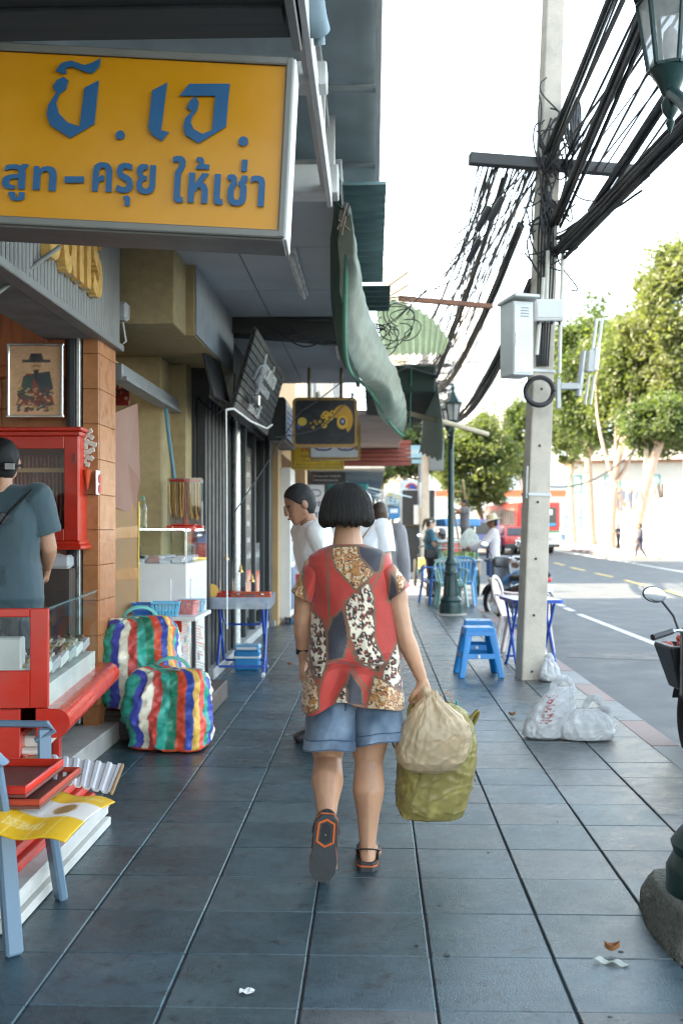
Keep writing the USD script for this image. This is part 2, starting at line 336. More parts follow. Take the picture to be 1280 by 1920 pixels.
for k in range(60):
    gx, gy, r = gr.uniform(-1.1, 1.7), gr.uniform(3.0, 11.0), gr.uniform(.005, .012); b.lathe([(.0, .001), (r, .001), (r * .85, .0022), (.0, .0025)], (gx, gy, .0), 9)
pav.p('gum_spots', b, mat('old_gum', (0.025, 0.028, 0.03), 0.7, coords='world'), kind='stuff')
km = [mat('kerb_grey', (0.23, 0.235, 0.235), 0.6, var=0.2, vs=9, dirt=0.5, dcol=(0.10, 0.10, 0.10), ds=5, coords='world', bump=0.003, bs=120), mat('kerb_red', (0.26, 0.18, 0.165), 0.6, var=0.2, vs=9, dirt=0.55, dcol=(0.22, 0.20, 0.19), ds=5, coords='world', bump=0.003, bs=120)]
for k in range(22):
    y0 = 0.6 + k * 0.9
    pav.p('kerb_stone', B().box(1.772, 1.97, y0 + .003, y0 + .897, -0.3, 0.002, 0.012), km[(k // 1) % 2])
# the mouth of the side street, then the pavement goes on behind it
one('side_street', plate([(-45, 20.3), (1.9, 20.3), (1.9, 28.2), (-45, 28.2)], -0.03, 0.08), mat('worn_concrete_lane', (0.17, 0.17, 0.168), 0.7, var=0.2, vs=1.5, dirt=0.4, dcol=(0.08, 0.08, 0.08), ds=1.2, coords='world', bump=0.004), kind='structure')
p2 = T('pavement_beyond', kind='structure')
p2.p('slab', B().box(-3, 1.75, 28.2, 110, -0.3, 0.0, 0.01), mat('far_paving', (0.16, 0.16, 0.16), 0.55, var=0.2, vs=3, coords='world'))
for k in range(40): p2.p('kerb_stone', B().box(1.752, 1.95, 28.2 + k * 1.5, 29.69 + k * 1.5, -0.3, 0.003, 0.012), km[k % 2])
# far pavement across the road
fp = T('far_pavement', kind='structure')
edge = [(12.6, 53.0), (12.95, 60), (13.9, 82), (15.4, 115), (17.5, 160)]
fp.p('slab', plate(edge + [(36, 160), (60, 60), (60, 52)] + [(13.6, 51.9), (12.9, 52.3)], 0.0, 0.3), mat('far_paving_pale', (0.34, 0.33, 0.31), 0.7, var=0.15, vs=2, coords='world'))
def along(pl, step):
    pl = np.array(pl, float); seg = np.linalg.norm(np.diff(pl, axis=0), axis=1); cum = np.r_[0, np.cumsum(seg)]
    s = np.arange(0, cum[-1], step); return np.stack([np.interp(s, cum, pl[:, k]) for k in range(2)], 1)
ks = along([(60, 51.95), (13.6, 51.85), (12.75, 52.3)] + edge[:], 1.4)
kfar = [mat('far_kerb_white', (0.55, 0.53, 0.50), 0.7, dirt=0.4, coords='world'), mat('far_kerb_red', (0.36, 0.14, 0.12), 0.7, dirt=0.4, dcol=(0.4, 0.36, 0.33), coords='world')]
for k in range(24, min(len(ks) - 1, 110)):
    fp.p('kerb_stone', B().bar((*ks[k], -0.06), (*(ks[k] + (ks[k + 1] - ks[k]) * .99), -0.06), 0.22, 0.14), kfar[k % 2])

# ================================================================ left: the row of shop houses
stucco = mat('beige_stucco', (0.40, 0.31, 0.16), 0.85, var=0.16, vs=16, bump=0.010, bs=120, dirt=0.5, dcol=(0.23, 0.17, 0.09), ds=1.8, coords='world')
grey_render = mat('grey_render', (0.36, 0.36, 0.35), 0.85, var=0.12, vs=3, dirt=0.4, coords='world', bump=0.004)
pale_render = mat('pale_render', (0.55, 0.52, 0.46), 0.85, var=0.1, vs=2, dirt=0.3, coords='world')
orange_tile = [mat(f'orange_tile_{k}', c, 0.32, var=0.12, vs=9, dirt=0.25, dcol=(0.22, 0.08, 0.03), ds=3, coords='world', rnd=0.08) for k, c in enumerate(((0.42, 0.165, 0.06), (0.38, 0.15, 0.055)))]
orange_wood = mat('orange_wood', (0.40, 0.11, 0.03), 0.4, var=0.25, vs=4, coords='world', stretch=(9, 9, 0.8))
dark_metal = mat('dark_metal', (0.035, 0.037, 0.04), 0.5, 0.0, var=0.2, dirt=0.3, dcol=(0.08, 0.08, 0.08))
alu = mat('aluminium', (0.62, 0.62, 0.60), 0.35, 0.85, var=0.08, vs=12)
white_metal = mat('white_painted_metal', (0.66, 0.66, 0.64), 0.42, var=0.06, dirt=0.25, dcol=(0.35, 0.34, 0.31), ds=3)
ribm = mat('grey_ribbed_metal', (0.235, 0.235, 0.225), 0.5, 0.25, var=0.15, vs=2, dirt=0.4, dcol=(0.12, 0.12, 0.11), ds=2, coords='world')
gold = mat('gold_metal', (0.85, 0.52, 0.16), 0.25, 0.45, var=0.1)
dark_wood = mat('dark_wood', (0.05, 0.035, 0.028), 0.5, var=0.3, vs=6)
red_paint = mat('red_lacquer', (0.44, 0.018, 0.006), 0.28, var=0.10, vs=3, coat=0.4, dirt=0.5, dcol=(0.17, 0.018, 0.012), ds=6)
A = T('shop_house', 'amulet shop with orange tiled pillar and grey ribbed fascia with gold letters', 'building', world=True)
A.p('upper_wall', B().box(-9, -1.82, -14, 7.3, 3.85, 13.6), grey_render)
A.p('back_wall', B().box(-5.2, -5.0, -14, 7.3, 0, 3.85), pale_render)
A.p('floor', B().box(-5.0, -1.95, -14, 7.0, 0.0, 0.14), mat('shop_floor', (0.32, 0.30, 0.27), 0.4))
A.p('inner_ceiling', B().box(-5.0, -1.83, -14, 7.0, 3.45, 3.6), pale_render)
for r in range(9):
    for q in range(5):
        A.p('wall_tile', B().box(-1.98 - .46 * (q + 1) + .004, -1.98 - .46 * q, 6.93, 6.98, .15 + .29 * r + .003, .15 + .29 * (r + 1), .004), orange_tile[(r + q) % 2], smooth=False)
A.p('side_wall', B().box(-5.0, -1.93, 6.975, 7.1, 0, 3.6), dark_wood)
A.p('over_panel', B().box(-3.2, -1.99, 6.86, 6.93, 2.38, 2.86, .01), orange_wood); A.p('over_panel', B().box(-3.0, -2.1, 6.835, 6.86, 2.45, 2.8, .02), orange_wood)
A.p('shutter_track', B().box(-1.955, -1.915, 6.80, 6.92, .14, 2.64, .004).box(-1.985, -1.958, 6.84, 6.92, .14, 2.64), dark_metal)
A.p('shutter_edge', B().box(-1.908, -1.885, 6.80, 6.88, .14, 2.64, .003), alu)
A.p('pillar_core', B().box(-1.87, -1.79, 6.85, 7.26, 0, 3.85), dark_metal)
for r in range(12):
    z0 = 0.02 + 0.228 * r
    A.p('pillar_tile', B().box(-1.872, -1.772, 6.826, 6.846, z0 + .0015, z0 + .2265, .002), orange_tile[0], smooth=False)
    A.p('pillar_tile', B().box(-1.788, -1.768, 6.848, 7.27, z0 + .0015, z0 + .2265, .002), orange_tile[1], smooth=False)
A.p('fascia_panel', B().box(-1.80, -1.765, 1.5, 7.3, 2.66, 3.85), ribm)
A.p('fascia_trim', B().box(-1.81, -1.715, 1.5, 7.3, 2.615, 2.66, .006), ribm); A.p('fascia_soffit', B().box(-2.12, -1.815, 1.5, 6.85, 2.62, 2.65), mat('weathered_board', (0.20, 0.19, 0.175), 0.8, var=0.3, vs=5, dirt=0.5))
for k in range(46):
    y = 4.55 + k * 0.06
    A.p('fascia_rib', B().box(-1.766, -1.742, y, y + .034, 2.662, 3.85, .008), ribm, smooth=False)
tsz = fit(tshape('จันทร์', wgt=800, wid=80), 0, 1.12, 0, 0.60)
A.p('gold_lettering', B().prism(tsz, (-1.741, 5.50, 2.82), (0, 1, 0), (0, 0, 1), 0.05), gold, smooth=False)
A.p('door_step', B().box(-2.4, -1.67, 5.9, 7.0, 0.0, 0.125, .006), mat('step_stone', (0.42, 0.40, 0.37), 0.5, var=0.2, vs=8, dirt=0.3))

Bh = T('shop_house', 'narrow beige stucco shop front with stepped box beams above its recess', 'building', world=True)
Bh.p('upper_wall', B().box(-9, -1.82, 7.31, 10.2, 3.65, 13.2), pale_render)
Bh.p('back_wall', B().box(-5.2, -2.1, 9.5, 10.2, 0, 3.65), stucco); Bh.p('side_wall', B().box(-5.2, -1.86, 7.32, 7.5, 0, 3.65), dark_metal)
Bh.p('floor', B().box(-5.2, -1.86, 7.32, 9.5, -0.02, 0.06), grey_render)
Bh.p('pier', B().box(-2.5, -1.80, 9.0, 9.5, 0, 2.86, .008), stucco); Bh.p('pier', B().box(-1.86, -1.66, 9.42, 10.15, 0, 2.86, .008), stucco)
Bh.p('box_beam', B().box(-3.4, -1.42, 7.56, 8.06, 2.86, 3.66, .008), stucco); Bh.p('box_beam', B().box(-3.4, -1.352, 8.04, 10.18, 2.862, 3.46, .008), stucco)
Bh.p('metal_cladding', B().box(-1.35, -1.338, 8.05, 10.17, 2.87, 3.455, .003), mat('grey_blue_cladding', (0.30, 0.33, 0.36), 0.5, var=0.1, vs=3, dirt=0.45, dcol=(0.14, 0.13, 0.12), ds=3.5, coords='world'))
Bh.p('lintel', B().box(-1.83, -1.73, 7.32, 10.1, 2.42, 2.54, .008).box(-1.73, -1.70, 7.32, 10.1, 2.42, 2.45, .004), mat('grey_steel', (0.22, 0.23, 0.24), 0.5, 0.3, var=0.15, dirt=0.4))
Bh.p('recess_soffit', B().box(-3.4, -1.84, 7.5, 9.4, 2.55, 2.60), stucco)
Bh.p('water_pipe', B().tube([P(309, 735, 9.05), P(313, 790, 9.05), P(327, 900, 9.1), P(329, 990, 9.1)], 0.017, 10), mat('blue_pvc', (0.06, 0.17, 0.22), 0.4))
pim, pd = canvas(80, 200, (120, 30, 28)); pr_ = random.Random(5)
for _ in range(60):
    q = pr_.randrange(80), pr_.randrange(200); pd.ellipse([q[0] - 6, q[1] - 9, q[0] + 6, q[1] + 9], fill=pr_.choice(((150, 50, 40), (90, 20, 25), (190, 160, 140), (60, 30, 40))))
Bh.p('red_hanging', printed(pim, P(208, 760, 8.4), P(242, 760, 8.4) - P(208, 760, 8.4), (0, 0, .27), 20, 40, .02), PR())

C = T('shop_house', 'dark fronted massage shop with black slatted wall and glass doors', 'building', world=True)
blk = mat('black_boards', (0.022, 0.022, 0.024), 0.5, var=0.25, vs=5, dirt=0.3, dcol=(0.05, 0.05, 0.05))
C.p('upper_wall', B().box(-9, -1.6, 10.21, 15.0, 3.65, 12.9), grey_render)
C.p('core_wall', B().box(-5, -1.62, 10.25, 11.5, 0, 3.65), blk)
for k in range(15):
    C.p('wall_slat', B().box(-1.62, -1.535 + .012 * (k % 2), 9.72 + k * .118, 9.72 + k * .118 + .108, 0.02, 2.6, .006), blk, smooth=False)
C.p('slat_backing', B().box(-1.66, -1.622, 9.7, 11.5, 0, 2.62), blk)
C.p('header', B().box(-2.2, -1.5, 9.7, 15, 2.6, 3.65), blk)
C.p('plinth', B().box(-1.64, -1.46, 9.75, 15.0, 0, .10, .01), grey_render)
for y in (11.48, 12.62, 13.62, 14.72): C.p('door_frame', B().box(-1.6, -1.515, y, y + .11, .1, 2.6, .006), dark_metal)
C.p('downpipe', B().tube([(-1.47, 11.40, .1), (-1.47, 11.40, 1.2), (-1.47, 11.40, 2.55)], 0.045, 14), alu)
for y0, y1 in ((11.6, 12.62), (12.74, 13.62), (13.74, 14.72)): C.p('glass_door', B().box(-1.565, -1.555, y0, y1, .12, 2.58, 0), glassm())
C.p('end_column', B().box(-1.66, -1.45, 14.84, 15.2, 0, 3.65), blk)
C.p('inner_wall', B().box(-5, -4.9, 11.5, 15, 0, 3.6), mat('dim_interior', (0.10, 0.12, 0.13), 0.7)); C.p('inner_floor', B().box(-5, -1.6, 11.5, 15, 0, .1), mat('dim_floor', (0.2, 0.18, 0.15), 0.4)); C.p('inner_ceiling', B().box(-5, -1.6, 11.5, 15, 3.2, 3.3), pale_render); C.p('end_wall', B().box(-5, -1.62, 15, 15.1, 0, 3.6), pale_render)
im, d = canvas(110, 330, (190, 200, 205))
d.rectangle([0, 60, 110, 330], fill=(150, 165, 165)); d.ellipse([30, 30, 130, 160], fill=(200, 42, 38)); d.polygon([(0, 200), (110, 140), (110, 250), (0, 300)], fill=(205, 60, 50)); d.rectangle([40, 250, 110, 330], fill=(95, 130, 90)); d.text((8, 8), 'นวด', (40, 60, 70), font('thai', 30, 700))
C.p('door_poster', printed(im, (-1.55, 11.66, 1.25), (0, .42, 0), (0, 0, 1.05), 40, 110, 0.003), PR())
im, d = canvas(160, 640, (36, 46, 50))
for k, t in enumerate(('นวดไทย', 'นวดเท้า', 'นวดน้ำมัน', 'ประคบ', 'สปาเท้า', 'นวดหลัง', 'คอ บ่า ไหล่')):
    d.text((14, 20 + k * 66), t, (225, 228, 226), font('thai', 34, 700, 80)); d.text((14, 58 + k * 66), 'Massage 60 min', (160, 170, 170), font('x', 12))
d.rectangle([10, 500, 150, 630], fill=(196, 80, 50)); d.rectangle([60, 520, 90, 620], fill=(236, 190, 150)); d.rectangle([110, 510, 135, 630], fill=(220, 215, 200))
C.p('door_notice', printed(im, (-1.55, 12.9, 0.45), (0, .6, 0), (0, 0, 1.95), 60, 220, 0.003), PR())
C.p('floor_poster', printed(im.crop((0, 400, 160, 640)), (-1.55, 14.0, 0.3), (0, .5, 0), (0, 0, 0.9), 40, 80, 0.003), PR())

D = T('shop_house', 'tan rendered shop building with white cabinet and orange signs under its canopy', 'building', world=True)
tan = mat('tan_render', (0.52, 0.34, 0.17), 0.75, var=0.1, vs=3, dirt=0.3, dcol=(0.33, 0.2, 0.1), coords='world')
D.p('upper_wall', B().box(-9, -1.6, 15.01, 21.8, 3.3, 12.5), tan); D.p('pier', B().box(-1.7, -1.36, 15.25, 15.75, 0, 3.3, .01), tan); D.p('pier', B().box(-1.7, -1.36, 21.3, 21.8, 0, 3.3, .01), tan)
D.p('back_wall', B().box(-5, -4.6, 15.1, 21.8, 0, 3.3), pale_render); D.p('header', B().box(-1.7, -1.42, 15.75, 21.3, 2.55, 3.3), tan); D.p('floor', B().box(-5, -1.4, 15.1, 21.8, 0, .08), grey_render)
D.p('shelf_unit', B().box(-2.2, -1.75, 15.9, 18.2, .08, 2.0).box(-2.4, -1.7, 18.4, 20.8, .08, .9), mat('shelf_red', (0.42, 0.06, 0.04), 0.5))
for k in range(12):
    z = .5 + .38 * (k % 4); y = 16.0 + .7 * (k // 4)
    D.p('shelf_box', B().box(-1.76, -1.70, y, y + .5, z, z + .26), mat(f'shelf_box_{k % 4}', ((0.6, 0.58, 0.5), (0.1, 0.25, 0.4), (0.55, 0.12, 0.08), (0.15, 0.3, 0.15))[k % 4], 0.4))
D.p('side_wall', B().box(-5, -1.42, 21.6, 21.79, 0, 3.3), tan)
D.p('soffit', B().box(-1.42, 0.5, 15.2, 21.5, 3.0, 3.08), mat('pinkish_soffit', (0.42, 0.34, 0.30), 0.8, var=0.1, dirt=0.3, coords='world'))
D.p('eave_board', B().box(-1.4, 0.62, 21.5, 21.6, 2.65, 3.15), mat('red_brown_slats', (0.28, 0.075, 0.05), 0.6, var=0.2, stretch=(1, 1, 14)))
redslat = mat('red_brown_boards', (0.30, 0.08, 0.055), 0.6, var=0.2)
for k in range(6): D.p('eave_slat', B().box(-0.6, 0.75, 21.42, 21.47, 2.66 + k * .085, 2.735 + k * .085, .006), redslat, smooth=False)

# ================================================================ canopy over the pavement
K = T('concrete_canopy', 'concrete canopy with grey ceiling panels along the shop fronts', 'canopy', world=True)
ceilm = mat('grey_ceiling_paint', (0.47, 0.50, 0.52), 0.75, var=0.07, vs=2, dirt=0.35, dcol=(0.24, 0.24, 0.24), ds=1.1, coords='world', bump=0.002)
K.p('slab', B().box(-1.82, -0.185, 6.2, 14.7, 3.42, 3.55), grey_render)
for y0, y1 in ((6.22, 7.55), (7.565, 8.92), (8.935, 10.05), (10.4, 11.75), (11.765, 13.2), (13.215, 14.68)):
    K.p('ceiling_panel', B().box(-1.81, -0.98, y0, y1, 3.395, 3.418, .003), ceilm); K.p('ceiling_panel', B().box(-0.972, -0.19, y0, y1, 3.395, 3.418, .003), ceilm)
K.p('cross_beam', B().bar((-1.6, 10.22, 3.36), (-0.14, 10.22, 3.24), .30, .17), mat('sooty_beam', (0.045, 0.045, 0.043), 0.85, var=0.3, vs=8, dirt=0.4, dcol=(0.02, 0.02, 0.02)))
K.p('edge_beam', B().box(-1.5, -0.2, 6.02, 6.2, 3.30, 3.46, .006), white_metal); K.p('edge_beam', B().box(-0.24, -0.185, 6.2, 14.7, 3.34, 3.44, .006), mat('dark_edge', (0.09, 0.10, 0.10), 0.6))
K.p('edge_beam', B().box(-1.8, -0.2, 4.55, 4.68, 3.30, 3.40, .006), white_metal)
K.p('steel_angle', B().box(-0.262, -0.235, 2.2, 6.05, 3.22, 3.34, .003).box(-0.30, -0.235, 2.2, 6.05, 3.335, 3.345, 0), white_metal)
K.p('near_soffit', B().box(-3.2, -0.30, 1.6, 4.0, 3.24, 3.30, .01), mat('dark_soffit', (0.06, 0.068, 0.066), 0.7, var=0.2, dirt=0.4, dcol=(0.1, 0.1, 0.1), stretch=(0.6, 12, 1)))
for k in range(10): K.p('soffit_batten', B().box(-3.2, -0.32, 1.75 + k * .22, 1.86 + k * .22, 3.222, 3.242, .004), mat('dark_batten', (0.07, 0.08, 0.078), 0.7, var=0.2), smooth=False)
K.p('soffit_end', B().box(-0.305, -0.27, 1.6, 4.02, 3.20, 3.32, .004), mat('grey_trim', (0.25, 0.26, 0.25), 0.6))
rooft = filmm('grey_roof_sheet', (0.36, 0.40, 0.40), 0.35, rough=0.6, bs=3)
def corrug(x0, x1, y0, y1, z0, z1, pitch, amp, axis):
    nx, ny = (int((x1 - x0) / pitch * 6), 3) if axis == 'x' else (3, int((y1 - y0) / pitch * 6))
    s, t = np.meshgrid(np.linspace(0, 1, max(nx, 2)), np.linspace(0, 1, max(ny, 2)), indexing='ij')
    x, y = x0 + (x1 - x0) * s, y0 + (y1 - y0) * t; ph = (x if axis == 'x' else y) / pitch * 2 * np.pi
    return np.stack([x, y, z0 + (z1 - z0) * t + amp * np.clip(np.sin(ph) * 1.8, -1, 1)], -1)
K.p('roof_sheet', B().sheet(corrug(-1.8, 0.035, 2.4, 7.3, 3.78, 3.74, .25, .012, 'x'), .003), rooft)
K.p('roof_sheet', B().sheet(corrug(-0.22, 0.075, 6.35, 8.75, 3.47, 3.44, .16, .022, 'y'), .003), filmm('teal_roof_sheet', (0.19, 0.30, 0.30), 0.3, rough=0.5, bs=3))
K.p('roof_sheet', B().sheet(corrug(-0.10, 0.14, 8.75, 9.6, 3.40, 3.36, .16, .012, 'y'), .003), filmm('dark_teal_sheet', (0.06, 0.12, 0.12), 0.15, rough=0.5))
for k, x in enumerate((-0.28, 0.01)): K.p('purlin', B().box(x, x + .03, 2.4, 7.3, 3.68, 3.72), white_metal)
for y in (3.2, 4.4, 5.6, 6.8): K.p('rafter', B().box(-1.8, 0.02, y, y + .04, 3.70, 3.735), mat('grey_rafter', (0.3, 0.33, 0.34), 0.5))
for yy in (4.2, 5.4): K.p('hanger', B().box(-0.275, -0.245, yy, yy + .03, 3.34, 3.72), white_metal)
K.p('hanger', B().box(-0.31, -0.22, 6.06, 6.12, 3.46, 3.76), white_metal)
# second, bullnose canopy further on
K2 = T('bullnose_awning', 'rounded pale green corrugated awning with dark underside past the green tarpaulin', 'awning', world=True)
u = np.linspace(0, 1, 70); ang = u * 1.25
prof = np.stack([0.02 + 0.74 * np.sin(ang) / np.sin(1.25), 3.64 - 0.46 * (1 - np.cos(ang)) / (1 - np.cos(1.25))], 1)
rid = 0.014 * np.clip(np.sin(u * 2 * np.pi * 11) * 1.6, -1, 1)
Pg = np.stack([np.stack([prof[:, 0] - .01 + .1 * fy, np.full(70, 10.4 + 2.3 * fy), prof[:, 1] * (1 - fy) + 3.47 * fy + rid], 1) for fy in (0, .33, .66, 1)], 1)
K2.p('curved_sheet', B().sheet(Pg, .003), filmm('pale_green_sheet', (0.78, 0.82, 0.64), 0.7, rough=0.4))
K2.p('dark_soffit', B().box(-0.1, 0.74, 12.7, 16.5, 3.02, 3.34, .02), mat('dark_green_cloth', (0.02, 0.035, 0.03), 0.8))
K2.p('arm', B().tube([(0.0, 12.65, 3.1), (.4, 12.65, 3.3), (.75, 12.65, 3.2)], .016), dark_metal); K2.p('arm', B().tube([(.74, 10.4, 3.2), (.75, 12.7, 3.19)], .02), dark_metal)
s, t = np.meshgrid(np.linspace(0, 1, 30), np.linspace(0, 1, 16), indexing='ij')
Pg = np.stack([.74 + .09 * np.sin(t * 2.2) * (1 - .4 * s) - .10 * t * s, 12.8 + 3.4 * s, 3.2 - (1.0 - .35 * s) * t + .02 * np.sin(s * 30)], -1)
K2.p('side_curtain', B().sheet(Pg, .004), filmm('grey_green_tarp', (0.34, 0.40, 0.36), 0.3, rough=0.5))
for k in range(2): one('fluorescent_lamp', B().box(*((-0.62, -0.55, 7.55, 9.05) if k == 0 else (-0.42, -0.36, 11.3, 12.3)), 3.365, 3.394, .004).tube([(-0.585, 7.6, 3.345), (-0.585, 9.0, 3.345)] if k == 0 else [(-0.39, 11.35, 3.345), (-0.39, 12.25, 3.345)], .016, 10), mat('lamp_white', (0.62, 0.64, 0.64), 0.3),
    ('long unlit fluorescent tube on the ceiling beyond the yellow sign', 'short unlit fluorescent tube on the ceiling past the dark cross beam')[k], 'lamp')
# the block beyond the side street
for (y0, y1, h, c, lab) in ((28.6, 37, 10.5, (0.50, 0.44, 0.36), 'cream shop house on the far corner of the side street'), (37.1, 47, 13.5, (0.46, 0.36, 0.27), 'taller tan shop house two doors past the side street'), (47.1, 66, 11, (0.55, 0.52, 0.48), 'pale grey shop house furthest along the left row')):
    E_ = T('shop_house', lab, 'building', world=True); wm = mat('far_wall_%d' % int(y0), c, 0.85, var=0.1, vs=1.5, dirt=0.3, coords='world')
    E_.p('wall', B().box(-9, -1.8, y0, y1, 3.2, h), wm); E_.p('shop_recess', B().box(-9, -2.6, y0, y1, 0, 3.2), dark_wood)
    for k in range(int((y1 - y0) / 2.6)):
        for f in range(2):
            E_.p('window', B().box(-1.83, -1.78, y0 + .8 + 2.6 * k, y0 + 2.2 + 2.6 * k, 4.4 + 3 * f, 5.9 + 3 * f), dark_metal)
    E_.p('canopy', B().box(-1.8, 0.3, y0, y1, 3.0, 3.12), grey_render)
    for k in range(int((y1 - y0) / 2.4)): E_.p('stock', B().box(-2.5, -1.7, y0 + .3 + 2.4 * k, y0 + 2.0 + 2.4 * k, 0, 1.0 + .4 * (k % 2), .03), mat(f'stock_{k%3}', ((0.5, 0.1, 0.06), (0.1, 0.25, 0.35), (0.6, 0.5, 0.3))[k % 3], 0.6))
tw = T('tower_block', 'plain tan high rise standing far behind the canopy edge', 'building', world=True)
q = P(742, 497, 120); tw.p('wall', B().box(q[0] - 1.6, q[0] + 1.4, q[1], q[1] + 8, 0, q[2], .05), mat('tan_concrete', (0.55, 0.45, 0.33), 0.85, var=0.06, coords='world')); tw.p('roof_tank', B().box(q[0] - .5, q[0] + 1.2, q[1] + 1, q[1] + 4, q[2], q[2] + 2.6), grey_render)
for k in range(7): tw.p('floor_band', B().box(q[0] - 1.63, q[0] + 1.43, q[1] - .04, q[1] + .1, q[2] - 3.2 * k - .35, q[2] - 3.2 * k - .12), pale_render)
# ================================================================ things along the shop fronts
UX, UZ = W(1, 0, 0), np.array([0, 0, 1.0])
dark_plastic = mat('black_plastic', (0.02, 0.02, 0.022), 0.4)
white_plastic = mat('white_plastic', (0.74, 0.74, 0.73), 0.35, var=0.04, dirt=0.15, dcol=(0.4, 0.38, 0.34))
chrome = mat('chrome', (0.75, 0.75, 0.75), 0.15, 1.0)
cardb = mat('cardboard', (0.30, 0.17, 0.075), 0.85, var=0.12, vs=6, dirt=0.2)
# ---- yellow hanging light box
sg_d = 3.5; mpp = sg_d / FPX
S0 = P(540, 277, sg_d)
YS = T('hanging_shop_sign', 'big yellow light box sign with blue lettering hanging tilted from the canopy', 'sign', loc=S0, world=True)
r_ = 0.052; Rs = np.stack([UX * math.cos(r_) - UZ * math.sin(r_), W(0, 1, 0), UX * math.sin(r_) + UZ * math.cos(r_)], 1)
def sl(x, y, z): return S0 + Rs @ np.array([x, y, z])
hh, ww, dd = 0.296, 1.75, 0.20
YS.p('face_panel', B().cb(sl(-ww / 2, 0.012, 0), (ww - .03, .012, 2 * hh - .05), Rs, .002), mat('yellow_acrylic', (0.56, 0.245, 0.004), 0.3, var=0.06, vs=2, dirt=0.2, dcol=(0.5, 0.25, 0.02), ds=2.5))
frm = mat('weathered_aluminium', (0.17, 0.17, 0.155), 0.5, 0.3, var=0.12, vs=8, dirt=0.4, dcol=(0.16, 0.15, 0.13), ds=4)
YS.p('side_panel', B().cb(sl(0.004, dd / 2 + .01, 0), (.014, dd, 2 * hh + .004), Rs, .003), white_metal)
YS.p('bottom_panel', B().cb(sl(-ww / 2, dd / 2 + .01, -hh), (ww, dd, .014), Rs, .003), frm); YS.p('top_panel', B().cb(sl(-ww / 2, dd / 2 + .01, hh), (ww, dd, .014), Rs, .003), frm)
YS.p('back_panel', B().cb(sl(-ww / 2, dd + .012, 0), (ww - .02, .01, 2 * hh - .02), Rs, .002), white_metal)
YS.p('frame', B().cb(sl(-ww / 2, 0, hh - .012), (ww, .016, .026), Rs), frm); YS.p('frame', B().cb(sl(-ww / 2, 0, -hh + .012), (ww, .016, .026), Rs), frm); YS.p('frame', B().cb(sl(-.008, -.001, 0), (.024, .016, 2 * hh), Rs), frm)
blue_let = mat('blue_lettering', (0.008, 0.085, 0.21), 0.45, var=0.05)
def pxp(pts, k=0.5): return sg.Polygon([((x * k - 540) * mpp, -(y * k - 277) * mpp) for x, y in pts]).buffer(0)
def circ(x, y, r, k=0.5): return sg.Point((x * k - 540) * mpp, -(y * k - 277) * mpp).buffer(r * k * mpp)
big = [pxp([(210, 265), (233, 236), (268, 228), (318, 245), (345, 237), (380, 218), (374, 250), (347, 276), (325, 272), (268, 250), (247, 257), (252, 276), (236, 278)]),
       pxp([(200, 325), (215, 300), (240, 288), (258, 303), (248, 335), (225, 352), (212, 385), (222, 425), (255, 460), (300, 475), (318, 330), (372, 302), (355, 465), (265, 518), (190, 470), (176, 430), (182, 395), (212, 350)]),
       circ(452, 507, 17), pxp([(572, 340), (628, 310), (605, 490), (635, 495), (608, 530), (570, 505), (557, 480)]),
       pxp([(675, 360), (710, 315), (862, 315), (848, 475), (745, 538), (695, 505), (688, 475), (695, 445), (720, 418), (700, 405), (715, 375), (735, 362), (746, 385), (741, 412), (722, 437), (716, 460), (727, 485), (760, 503), (796, 488), (808, 360)]), circ(913, 530, 18)]
nf = W(0, -1, 0) * 0.004
for g in big: YS.p('letter', B().prism(g, S0 + nf * .5, UX, UZ, 0.004), blue_let, smooth=False)
def small(text, x0, x1, y0, y1, tilt=0.06, wgt=650, wid=75, kind='thai'):
    sh = fit(tshape(text, wgt=wgt, wid=wid, kind=kind), (x0 - 540) * mpp, (x1 - 540) * mpp, -(y1 - 277) * mpp, -(y0 - 277) * mpp)
    return affinity.skew(sh, 3.2, -3.2, origin='center')
for g in (small('มีสูท', -48, 106, 290, 376), small('ครุย', 174, 291, 306, 386), small('ให้เช่า', 323, 497, 297, 384), sg.box((122 - 540) * mpp, -(343 - 277) * mpp, (158 - 540) * mpp, -(331 - 277) * mpp)):
    YS.p('letter', B().prism(g, S0 + nf * .5, UX, UZ, 0.004), blue_let, smooth=False)
for x in (-1.3,): YS.p('hanger_rod', B().tube([sl(x, .1, hh), sl(x + .02, .1, hh + .36)], .011), dark_metal)
# loose conduit end and brace near the sign
one('tarp_pole', B().tube([P(580, -40, 3.9), P(590, 30, 3.95), P(597, 58, 4.0)], .045, 14).tube([P(597, 56, 4.0), P(599, 84, 4.02)], .022, 12), mat('grey_blue_pipe', (0.20, 0.27, 0.31), 0.4, 0.2), 'thick grey blue pipe end poking down at the top beside the canopy edge', 'pole')
one('tie_rod', B().tube([P(-40, 575, 5.2), P(112, 462, 5.6)], .012), mat('grey_rod', (0.2, 0.2, 0.19), 0.5, 0.4), 'thin grey diagonal rod in front of the ribbed fascia', 'rod')
one('electric_meter', B().cb(P(228, 584, 7.45), (.10, .10, .13), None, .02).cb(P(214, 600, 7.42), (.05, .08, .12), None, .01).tube([P(222, 566, 7.45), P(216, 520, 7.5), P(214, 468, 7.5)], .008).tube([P(230, 604, 7.4), P(236, 640, 7.4), P(222, 650, 7.4), P(205, 620, 7.35), P(190, 608, 7.3)], .008), mat('meter_grey', (0.42, 0.43, 0.43), 0.25), 'small grey electricity meter with looping cables on the corner under the fascia', 'meter')

